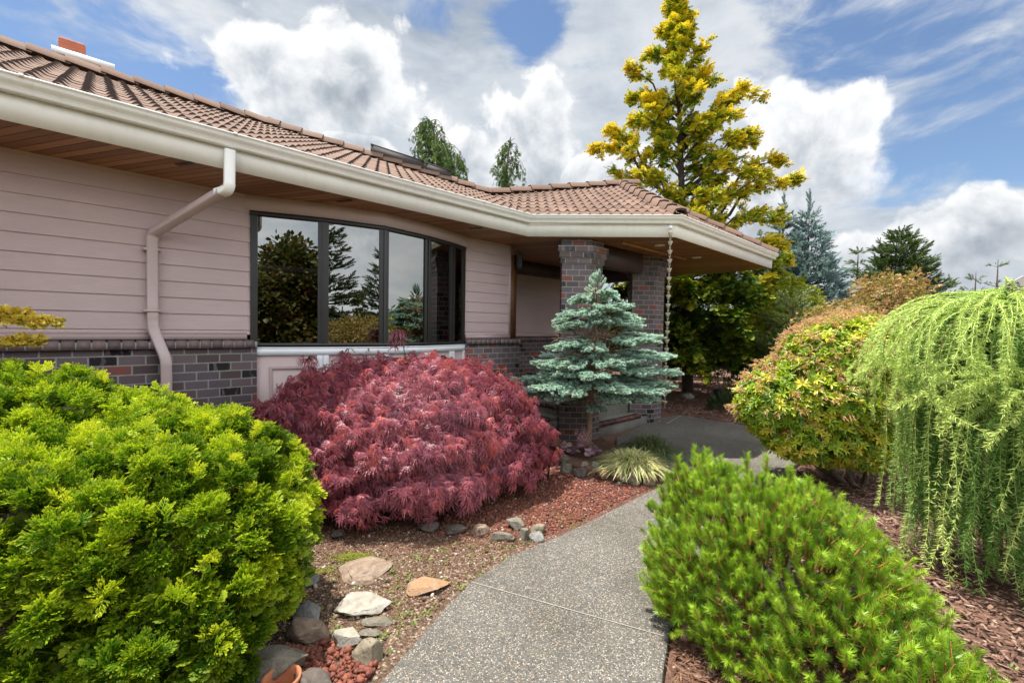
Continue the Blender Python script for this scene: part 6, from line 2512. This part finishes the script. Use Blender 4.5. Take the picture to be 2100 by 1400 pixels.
def hinoki_branch(tip, z0, r, tint, full=1.0, size=0.20):
    a = trunk_at(z0)
    b = np.array(tip, float)
    L = np.linalg.norm(b - a)
    t = np.linspace(0, 1, 10)
    p = a + (b - a) * t[:, None]
    p[:, 2] += 0.16 * L * np.sin(np.pi * t) ** 1.0 * np.where(t < 0.5, 0.35, 1.0) - 0.05 * L * np.sin(np.pi * t * 0.5)
    p += np.sin(np.pi * t)[:, None] * r.normal(0, 0.05 * L, 3)
    tw.tube(p, np.linspace(0.018 * L + 0.008, 0.005, 10), 5, cap=False)
    d0 = nrm(b - a)
    side = nrm(np.cross(d0, (0, 0, 1.0)))
    n = max(3, int(L * 6.8 * full))
    u = 0.18 + 0.82 * r.random(n) ** 0.75
    q = r.uniform(-1, 1, n) * (0.06 + 0.17 * L) * (1.05 - u)
    i = np.minimum((u * 9).astype(int), 8)
    c = p[i] + (p[i + 1] - p[i]) * (u * 9 - i)[:, None] + side * q[:, None]
    c[:, 2] += r.normal(0, 0.08, n) - 0.10 * np.abs(q)
    per = 13
    P = np.repeat(c, per, 0)
    m = len(P)
    off = sphere_dirs(m, r) * np.array([1, 1, 0.75])
    P = P + off * 0.155 * r.random((m, 1)) ** 0.5
    # tufts: nodding sprays, gold on the exposed outer ones
    d = nrm(d0 * 0.55 + off * 0.8 + np.array([0, 0, -0.10]) + r.normal(0, 0.2, (m, 3)))
    up = nrm(np.array([0, 0, 1.0]) + off * 0.6 + r.normal(0, 0.3, (m, 3)))
    tn = np.repeat(np.clip(tint + 0.26 * (u - 0.55) + r.normal(0, 0.13, n), 0, 1), per)
    tn = np.clip(tn + 0.12 * off[:, 2] + r.normal(0, 0.17, m), 0, 1)
    s = size * r.uniform(0.6, 1.2, m)
    k = r.integers(0, 3, m)
    for kk in range(3):
        e = k == kk
        g.inst(FAN_LO[kk], frames(d[e], up[e]) * s[e][:, None, None], P[e] - d[e] * s[e][:, None] * 0.4, tn[e])


for (x, y), Y, z0 in (((1215, 296), 13, 5.2), ((1245, 255), 12.8, 5.6), ((1286, 128), 13.2, 8.0), ((1318, 197), 12.7, 7.2), ((1300, 245), 13.3, 6.4), ((1645, 350), 13.2, 4.2), ((1618, 318), 12.8, 4.5), ((1568, 186), 13, 7.0),
                       ((1530, 170), 12.6, 7.3), ((1550, 272), 13.2, 5.8), ((1455, 83), 13, 9.0), ((1340, 105), 13, 9.0), ((1605, 420), 12.6, 3.6), ((1600, 512), 11.6, 2.6), ((1610, 486), 11.8, 3.0), ((1625, 525), 12.0, 2.6), ((1360, 52), 13, 10.2), ((1415, 40), 13, 10.2), ((1450, 140), 12.5, 8.2), ((1238, 330), 12.6, 4.6), ((1580, 345), 12.2, 4.4), ((1520, 215), 12.4, 6.6), ((1600, 560), 11.4, 2.2), ((1590, 640), 11.5, 1.6), ((1600, 690), 11.6, 1.2),
                       ((1255, 560), 12.6, 3.4), ((1290, 585), 12.3, 3.0), ((1250, 640), 12.8, 2.2), ((1290, 680), 12.5, 1.8), ((1270, 600), 13.5, 3.0)):
    hinoki_branch(px_world(x, y, Y), z0, r, 0.66 if y < 530 else 0.40, 1.25)
for i in range(116):
    k = (i + r.random()) / 116
    z0 = 1.1 + 9.9 * k ** 1.08
    a = r.uniform(0, 2 * np.pi)
    if math.sin(a) > 0.45 and r.random() < 0.45:
        a = -a
    L = np.interp(z0, [1.0, 2.5, 4.5, 6.5, 8.5, 10, 11], [2.5, 2.6, 2.5, 2.05, 1.3, 0.75, 0.40]) * r.uniform(0.5, 1.02)
    c = trunk_at(z0)
    rise = np.interp(z0, [1, 3, 6, 11], [-0.08, 0.10, 0.26, 0.42])
    tip = c + np.array([L * math.cos(a), L * math.sin(a), L * rise + 0.15 * r.normal()])
    tint = np.interp(z0, [1, 2.6, 4.2, 11], [0.04, 0.14, 0.42, 0.50]) + (0.05 if math.sin(a) < 0 else -0.03)
    hinoki_branch(tip, z0, r, tint, 1.0)
for i in range(46):                                                    # broad skirt near the ground
    z0 = r.uniform(0.9, 3.4)
    a = r.uniform(-2.9, 0.7)
    L = r.uniform(1.5, 2.75)
    c = trunk_at(z0)
    hinoki_branch(c + np.array([L * math.cos(a), L * math.sin(a), -0.12 * L + 0.1 * r.normal()]), z0, r, 0.06 + 0.06 * r.normal(), 1.3)
for z in np.arange(9.2, 11.5, 0.16):
    c = trunk_at(z)
    a = r.uniform(0, 6.28)
    hinoki_branch(c + np.array([0.30 * math.cos(a), 0.30 * math.sin(a), 0.28]), z, r, 0.55, 2.5)
g.build('crown', F_BIG, gt)
tw.build('trunk', BARK_DARK, gt)

# --- weeping cypresses behind the roof
r = np.random.default_rng(111)
F_NOO = m_foliage('weeping_cypress_foliage', [(0.0, (0.035, 0.075, 0.018)), (0.5, (0.085, 0.15, 0.035)), (1.0, (0.20, 0.26, 0.06))], trans=0.25, rough=0.55, spec=0.2)


def weeping(label, loc, H, R, nb, seed, top_nod):
    r = np.random.default_rng(seed)
    t_ = thing('weeping_cypress', label, 'tree', (*loc, 0), group='weeping cypresses behind the roof')
    g, tw = Geo(), Geo()
    base = np.array([*loc, 0.0])
    tp = [base + (0, 0, -0.05), base + (0, 0, H * 0.5), base + (0, 0, H * 0.86), base + (top_nod * 0.3, 0, H * 0.97), base + (top_nod, 0, H * 0.985)]
    tw.tube(tp, [0.16, 0.10, 0.045, 0.02, 0.008], 7)
    for i in range(nb):
        k = 0.42 + 0.56 * (i + r.random()) / nb
        z = H * k
        a = r.uniform(0, 6.28)
        L = (R * (1 - k) ** 0.62 * 1.55 + 0.12) * r.uniform(0.6, 1.1)
        t = np.linspace(0, 1, 8)
        x = L * t
        zz = z + 0.38 * L * np.sin(np.pi * np.clip(t * 0.75, 0, 1)) - 0.55 * L * t ** 2.2
        p = np.stack([base[0] + x * math.cos(a), base[1] + x * math.sin(a), zz], 1)
        if k > 0.93:
            p[:, 0] += top_nod * 0.4
        tw.tube(p, np.linspace(0.022, 0.005, 8), 5, cap=False)
        m = max(3, int(L * 9))
        for u in 0.2 + 0.8 * r.random(m):
            j = min(int(u * 7), 6)
            c = p[j] + (p[j + 1] - p[j]) * (u * 7 - j)
            hl = r.uniform(0.35, 1.0) * (0.35 + 0.5 * L)
            n = max(4, int(hl * 17))
            s = r.random(n)
            q = np.stack([c[0] + r.normal(0, 0.05, n), c[1] + r.normal(0, 0.05, n), c[2] - s * hl], 1)
            d = nrm(np.stack([r.normal(0, 0.35, n), r.normal(0, 0.35, n), -1 + 0 * s], 1))
            g.inst(FAN_BG, frames(d, sphere_dirs(n, r)) * (0.17 * r.uniform(0.7, 1.2, n))[:, None, None], q, np.clip(r.normal(0.45, 0.2) + r.normal(0, 0.12, n), 0, 1))
    g.build('crown', F_NOO, t_)
    tw.build('trunk', BARK, t_)


weeping('broad weeping cypress showing above the roof ridge, left of a slimmer one', (-3.15, 18.0), 10.35, 2.7, 85, 5, -0.75)
weeping('slim weeping cypress above the roof ridge, right of a broader one', (-0.35, 20.0), 10.5, 1.55, 60, 6, 0.35)
# ------------------------------------------------------------ trees on the right and beyond
r = np.random.default_rng(121)
F_BSP = m_foliage('silver_spruce_foliage', [(0.0, (0.07, 0.12, 0.12)), (0.5, (0.14, 0.22, 0.215)), (1.0, (0.26, 0.36, 0.35))], (0.33, 0.43, 0.42), trans=0.15, rough=0.5)
F_DKG = m_foliage('dark_conifer_foliage', [(0.0, (0.022, 0.045, 0.014)), (0.5, (0.055, 0.10, 0.026)), (1.0, (0.13, 0.18, 0.045))], (0.16, 0.21, 0.06), trans=0.2, rough=0.5)
F_MGN = m_foliage('mid_green_conifer_foliage', [(0.0, (0.05, 0.08, 0.02)), (0.5, (0.11, 0.16, 0.04)), (1.0, (0.22, 0.26, 0.08))], (0.24, 0.28, 0.09), trans=0.2, rough=0.5)
GSP = 'blue spruces beyond the garden'
conifer('blue_spruce', 'silvery blue spruce with a thin spire, half hidden by the tall golden cypress', (12.55, 20.6), 7.5, 2.2, F_BSP, TUFT2, 0.34, r, 22, 9, 0.30, 20, 0.5, 0.95, 0.02, group=GSP, leader=0.75, upb=0.12)
conifer('blue_spruce', 'silvery blue spruce with a tall bare leader right of the golden cypress', (13.35, 20.0), 7.25, 2.5, F_BSP, TUFT2, 0.36, r, 22, 10, 0.30, 20, 0.6, 0.95, 0.02, group=GSP, leader=0.95, upb=0.12)
conifer('dark_conifer', 'dark green bushy conifer against the clouds above the pinkish maple', (19.3, 22.0), 7.0, 2.6, F_DKG, TUFT2, 0.27, r, 30, 12, 0.28, 24, 0.55, 0.72, 0.02, upb=0.16, jit=0.28)
conifer('drooping_conifer', 'small olive conifer with drooping arms between the blue spruce and the dark conifer', (18.75, 24.0), 6.5, 2.0, F_MGN, TUFT2, 0.32, r, 15, 8, 0.22, 9, 0.5, 0.8, 0.30, jit=0.25)
GSA = 'thin conifer saplings behind the larch'
conifer('conifer_sapling', 'thin airy conifer sapling behind the larch, shorter of a pair', (9.45, 9.0), 3.12, 0.62, F_MGN, TUFT, 0.085, r, 13, 5, 0.16, 26, 0.45, 0.7, -0.12, group=GSA, bark=BARK)
conifer('conifer_sapling', 'thin airy conifer sapling behind the larch, taller of a pair', (9.78, 8.9), 3.36, 0.60, F_MGN, TUFT, 0.085, r, 11, 5, 0.14, 24, 0.4, 0.7, -0.14, group=GSA, bark=BARK)
conifer('dark_conifer', 'dark low conifer at the right edge in front of the far house', (11.3, 9.7), 3.05, 1.1, F_DKG, TUFT, 0.13, r, 12, 8, 0.3, 22, 0.45, 0.6, 0.05)
conifer('pine_shrub', 'mid green upright pine shrub behind the pieris, under the blue spruce', (6.75, 10.6), 2.75, 0.85, F_MGN, TUFT, 0.16, r, 14, 8, 0.3, 20, 0.42, 0.5, -0.25)


def broadleaf(name, label, loc, lobes, m, tpl, size, n, r, tint, per=9, spread=0.16, cat='tree', zt=None, depth=0.35, sd=0.15, zmin=0.3, group=None, nb=9, flat=0.5, bark=BARK, rad=0.06):
    t_ = thing(name, label, cat, (*loc, 0), group=group)
    g, tw = Geo(), Geo()
    P, D = lobes_surface(lobes, n, r, depth, zmin)
    base = np.clip(r.normal(tint, sd, len(P)), 0, 1)
    PP, DD, TT = np.repeat(P, per, 0), np.repeat(D, per, 0), np.repeat(base, per)
    k = len(PP)
    off = sphere_dirs(k, r)
    PP = PP + off * spread * r.random((k, 1)) ** 0.5
    d = nrm(DD * 0.5 + off + r.normal(0, 0.2, (k, 3)) + np.array([0, 0, -0.15]))
    up = nrm(DD * (1 - flat) + np.array([0, 0, 1.0]) * flat + r.normal(0, 0.4, (k, 3)))
    s = size * r.uniform(0.7, 1.3, k)
    g.inst(tpl, frames(d, up) * s[:, None, None], PP, np.clip(TT + r.normal(0, 0.09, k), 0, 1))
    g.build('crown', m, t_)
    top = max(c[2] for c, _ in lobes)
    b0 = np.array([*loc, -0.05])
    low = min(c[2] - 0.5 * s_[2] for c, s_ in lobes)
    fork = np.array([*loc, max(0.2, low * 0.7)])
    tw.tube([b0, fork], [rad, rad * 0.8], 7)
    for i in range(nb):
        c, s_ = lobes[i % len(lobes)]
        e = np.array(c) + sphere_dirs(1, r)[0] * np.array(s_) * 0.7
        tw.tube(wiggle(fork, e, r, 7, 0.06), np.linspace(rad * 0.55, rad * 0.08, 7), 5, cap=False)
    tw.build('trunk', bark, t_)
    return t_


PALM = tpl_palm(5, 0.14, 3)
F_JM = m_foliage('pinkish_maple_foliage', [(0.0, (0.13, 0.14, 0.025)), (0.4, (0.30, 0.27, 0.06)), (0.75, (0.48, 0.33, 0.12)), (1.0, (0.52, 0.22, 0.12))], (0.55, 0.32, 0.17), trans=0.32)
broadleaf('japanese_maple', 'airy japanese maple with pinkish yellow green leaves between the pieris and the dark conifer', (6.9, 8.3),
          [((7.15, 8.3, 2.45), (0.62, 0.55, 0.48)), ((6.35, 8.2, 1.95), (0.72, 0.6, 0.42)), ((5.75, 8.1, 1.80), (0.50, 0.5, 0.36)), ((7.7, 8.3, 1.95), (0.55, 0.6, 0.40)), ((6.8, 8.0, 1.55), (1.1, 0.7, 0.5))],
          F_JM, PALM, 0.065, 1000, r, 0.55, 6, 0.15, depth=0.5, sd=0.2)
F_BRT = m_foliage('bright_maple_foliage', [(0.0, (0.10, 0.16, 0.01)), (0.5, (0.26, 0.32, 0.02)), (1.0, (0.48, 0.46, 0.05))], (0.5, 0.46, 0.05), trans=0.35)
broadleaf('bright_maple', 'bright lime yellow maple glowing right of the golden cypress skirt', (7.3, 11.8),
          [((7.3, 11.8, 2.55), (0.75, 0.6, 0.65)), ((6.85, 11.6, 1.9), (0.7, 0.6, 0.6)), ((7.9, 11.8, 2.1), (0.55, 0.5, 0.45))], F_BRT, PALM, 0.10, 800, r, 0.5, 7, 0.2)
# low things under the golden cypress
F_JUN = m_foliage('low_juniper_foliage', [(0.0, (0.03, 0.055, 0.02)), (1.0, (0.10, 0.15, 0.05))], trans=0.2)
t_ = thing('juniper_shrub', 'low dark green shrub in shade between the landing and the dark planter', 'shrub', (5.05, 10.0, 0))
g = Geo()
P, D = lobes_surface([((5.05, 10.0, 0.02), (0.50, 0.35, 0.30)), ((5.6, 10.6, 0.1), (0.35, 0.3, 0.55))], 900, r, 0.5, 0.0)
g.inst(TUFT, frames(nrm(D + (0, 0, 0.9) + r.normal(0, 0.3, P.shape)), np.array([0, 0.2, 1.0]), r, 1.0) * (0.11 * r.uniform(0.6, 1.2, len(P)))[:, None, None], P, r.random(len(P)))
g.build('crown', F_JUN, t_)
t_ = thing('planter', 'dark glazed planter with bare twisting twigs under the golden cypress', 'planter', (5.62, 11.6, 0))
g = Geo()
lathe(g, [(0.0, 0.0), (0.16, 0.0), (0.25, 0.22), (0.26, 0.26), (0.23, 0.26), (0.21, 0.20), (0.0, 0.20)], 5.62, 11.6, -0.04)
g.build('pot', m_plain('dark_glaze', (0.02, 0.02, 0.024), 0.25, 0.2, 8.0, 0.02), t_)
g = Geo()
for i in range(9):
    a = i * 0.7
    g.tube(wiggle((5.62, 11.6, 0.14), (5.62 + 0.22 * math.cos(a), 11.6 + 0.2 * math.sin(a), 0.75 + 0.25 * r.random()), r, 9, 0.16), np.linspace(0.012, 0.004, 9), 5)
g.build('twigs', BARK, t_)
# hedge closing the garden behind
F_HED = m_foliage('hedge_foliage', [(0.0, (0.018, 0.032, 0.010)), (1.0, (0.06, 0.09, 0.025))], trans=0.2)


def hedge(label, pts, H, W, seed, m=F_HED):
    r = np.random.default_rng(seed)
    t_ = thing('hedge', label, 'hedge', (*pts[0], 0))
    g = Geo()
    P = np.array(pts, float)
    for a, b in zip(P[:-1], P[1:]):
        L = np.linalg.norm(b - a)
        n = int(L * H * 150)
        u, v = r.random(n), r.random(n)
        d = (b - a) / L
        s = np.array([-d[1], d[0]])
        ph = np.pi * v
        top = H * (0.9 + 0.1 * np.sin(u * L * 1.7) + 0.06 * np.sin(u * L * 4.1))
        c = a + np.outer(u, b - a) + np.outer(np.cos(ph) * W * (0.85 + 0.15 * r.random(n)), s)
        z = np.abs(np.sin(ph)) ** 0.45 * top * (0.97 + 0.05 * r.normal(size=n))
        pos = np.column_stack([c, np.maximum(z, 0.05) * r.random(n) ** 0.25])
        o = nrm(np.column_stack([np.outer(np.cos(ph), s), 0.3 + np.sin(ph)]) + r.normal(0, 0.5, (n, 3)))
        g.inst(FAN_BG, frames(o, sphere_dirs(n, r)) * (0.30 * r.uniform(0.6, 1.2, n))[:, None, None], pos, np.clip(r.normal(0.4, 0.22, n), 0, 1))
    g.build('foliage', m, t_)


hedge('tall dark clipped evergreen hedge, farthest behind the golden cypress', [(1.5, 17.5), (9.0, 17.0), (14.0, 16.0)], 3.3, 0.6, 3)
hedge('low dark evergreen hedge added to darken the space just behind the golden cypress trunk', [(1.8, 15.2), (4.6, 14.9), (8.6, 14.4)], 1.9, 0.5, 9)  # added dark foliage, stands in for shade behind the trunk
hedge('evergreen hedge beyond the japanese maple along the garden side', [(14.0, 16.0), (16.5, 12.0), (17.0, 5.0)], 1.9, 0.6, 4)

# far house at the right edge
GREYROOF = m_plain('grey_shingles', (0.16, 0.14, 0.13), 0.9, 0.2, 6.0, 0.1)
BLUEWALL = m_plain('blue_grey_siding', (0.22, 0.26, 0.30), 0.6, 0.1, 2.0, 0.05)
WINDARK = m_plain('dark_window', (0.03, 0.035, 0.04), 0.15, 0.1, 3.0, 0.0)


def gable_house(label, loc, rz, L, W, wallh, rise, over=0.5):
    """ridge along local x"""
    t_ = thing('neighbour_house', label, 'house', (*loc, 0), rz)
    g = Geo()
    g.box(-L / 2, L / 2, -W / 2, W / 2, -0.1, wallh)
    for sx in (-L / 2, L / 2):
        g.raw([(sx, -W / 2, wallh), (sx, W / 2, wallh), (sx, 0, wallh + rise)], None, [(0, 1, 2)])
    g.build('wall', BLUEWALL, t_, local=True)
    g = Geo()
    for sg in (-1, 1):
        k = rise / (W / 2)
        a, b = (0, wallh + rise + 0.05), (sg * (W / 2 + over), wallh - k * over + 0.05)
        pts = [(-L / 2 - over, a[0], a[1]), (L / 2 + over, a[0], a[1]), (L / 2 + over, b[0], b[1]), (-L / 2 - over, b[0], b[1])]
        g.raw(pts + [(x, y, z + 0.1) for x, y, z in pts], [(0, 1, 2, 3), (7, 6, 5, 4), (0, 4, 5, 1), (1, 5, 6, 2), (2, 6, 7, 3), (3, 7, 4, 0)])
    roof = g.build('roof', GREYROOF, t_, local=True)
    for sx in (-L / 2 - over - 0.03, L / 2 + over):
        g = Geo()
        for sg in (-1, 1):
            k = rise / (W / 2)
            p = [(0, wallh + rise + 0.16), (sg * (W / 2 + over + 0.05), wallh - k * over + 0.14), (sg * (W / 2 + over + 0.05), wallh - k * over - 0.12), (0, wallh + rise - 0.12)]
            v = [(sx, y, z) for y, z in p] + [(sx + 0.03, y, z) for y, z in p]
            g.raw(v, [(0, 1, 2, 3), (7, 6, 5, 4), (0, 4, 5, 1), (1, 5, 6, 2), (2, 6, 7, 3), (3, 7, 4, 0)])
        g.build('barge_board', WHITE, roof, local=True)
    for sy in (-1, 1):
        for x in (-L / 4, L / 4):
            g = Geo()
            g.box(x - 0.7, x + 0.7, sy * W / 2 - 0.03, sy * W / 2 + 0.03, 1.0, 2.3)
            wi = g.build('window', WHITE, t_, local=True)
            g = Geo()
            g.box(x - 0.62, x + 0.62, sy * W / 2 - 0.034, sy * W / 2 + 0.034, 1.08, 2.22)
            g.build('pane', WINDARK, wi, local=True)
    return t_


gable_house('grey roofed house far off, its gable corner just showing at the right edge', (36.5, 25.0), R_(90), 12, 9.5, 3.4, 2.6)
gable_house('grey gabled house with white trim, mirrored in the middle bow window pane', (50.0, 9.0), R_(25), 11, 8, 2.9, 2.4)
# garden side behind the viewer, seen only as reflections in the bow window
r = np.random.default_rng(131)
F_RBR = m_foliage('reddish_broadleaf_foliage', [(0.0, (0.045, 0.065, 0.015)), (0.5, (0.12, 0.14, 0.03)), (0.8, (0.22, 0.17, 0.05)), (1.0, (0.26, 0.12, 0.05))], trans=0.3)
broadleaf('broadleaf_tree', 'round crowned broadleaf tree mirrored in the left pane of the bow window', (0.75, -5.2),
          [((1.0, -5.2, 3.2), (1.0, 1.0, 1.35)), ((0.0, -5.0, 2.2), (1.0, 1.0, 1.1)), ((1.8, -5.1, 2.4), (0.9, 1.0, 1.2)), ((0.8, -5.0, 1.3), (1.6, 1.3, 1.0))], F_RBR, tpl_leaf(0.34), 0.17, 2600, r, 0.5, 8, 0.30, rad=0.12, depth=0.7, sd=0.22)
GRF = 'conifers mirrored in the bow window'
conifer('dark_conifer', 'dark conifer mirrored at the left of the second bow window pane', (6.3, -5.7), 6.8, 2.1, F_DKG, TUFT2, 0.30, r, 18, 9, 0.28, 14, 0.5, 0.75, 0.05, group=GRF)
conifer('dark_conifer', 'dark conifer mirrored at the right of the second bow window pane', (9.4, -5.2), 5.4, 1.8, F_DKG, TUFT2, 0.30, r, 16, 9, 0.28, 14, 0.5, 0.75, 0.05, group=GRF)
broadleaf('yellow_shrub', 'yellow green shrub mirrored at the foot of the second bow window pane', (4.6, -1.4),
          [((4.6, -1.5, 1.2), (1.2, 0.9, 0.9)), ((3.7, -1.7, 1.1), (0.8, 0.7, 0.75)), ((5.4, -1.2, 1.2), (0.8, 0.7, 0.9))], F_JM, tpl_leaf(0.3), 0.09, 900, r, 0.45, 8, 0.15, cat='shrub', zmin=0.1)
broadleaf('golden_shrub', 'golden foliaged tall shrub mirrored behind the spruce in the middle window pane', (8.8, 6.3),
          [((8.8, 6.3, 1.7), (0.8, 0.9, 1.0)), ((9.3, 6.9, 1.4), (0.7, 0.7, 0.9))], F_JM, tpl_leaf(0.3), 0.10, 700, r, 0.6, 8, 0.16, cat='shrub', zmin=0.1)
# woods at the horizon
F_FAR = m_foliage('far_woods_foliage', [(0.0, (0.03, 0.05, 0.025)), (1.0, (0.08, 0.11, 0.05))], trans=0.1)
g = Geo()
n = 26000
a = r.uniform(0, 2 * np.pi, n)
rad = r.uniform(95, 125, n)
hh = 3.5 + 2.0 * np.sin(a * 9) * np.sin(a * 23 + 1) + 1.5 * np.abs(np.sin(a * 61))
z = hh * r.random(n) ** 0.7
P = np.stack([rad * np.cos(a), rad * np.sin(a), np.maximum(z, 0)], 1)
g.inst(FAN_BG, frames(nrm(r.normal(size=(n, 3)) + (0, 0, 0.6)), sphere_dirs(n, r)) * (2.2 * r.uniform(0.6, 1.3, n))[:, None, None], P, r.random(n))
props(g.build('distant_woods', F_FAR), kind='stuff')
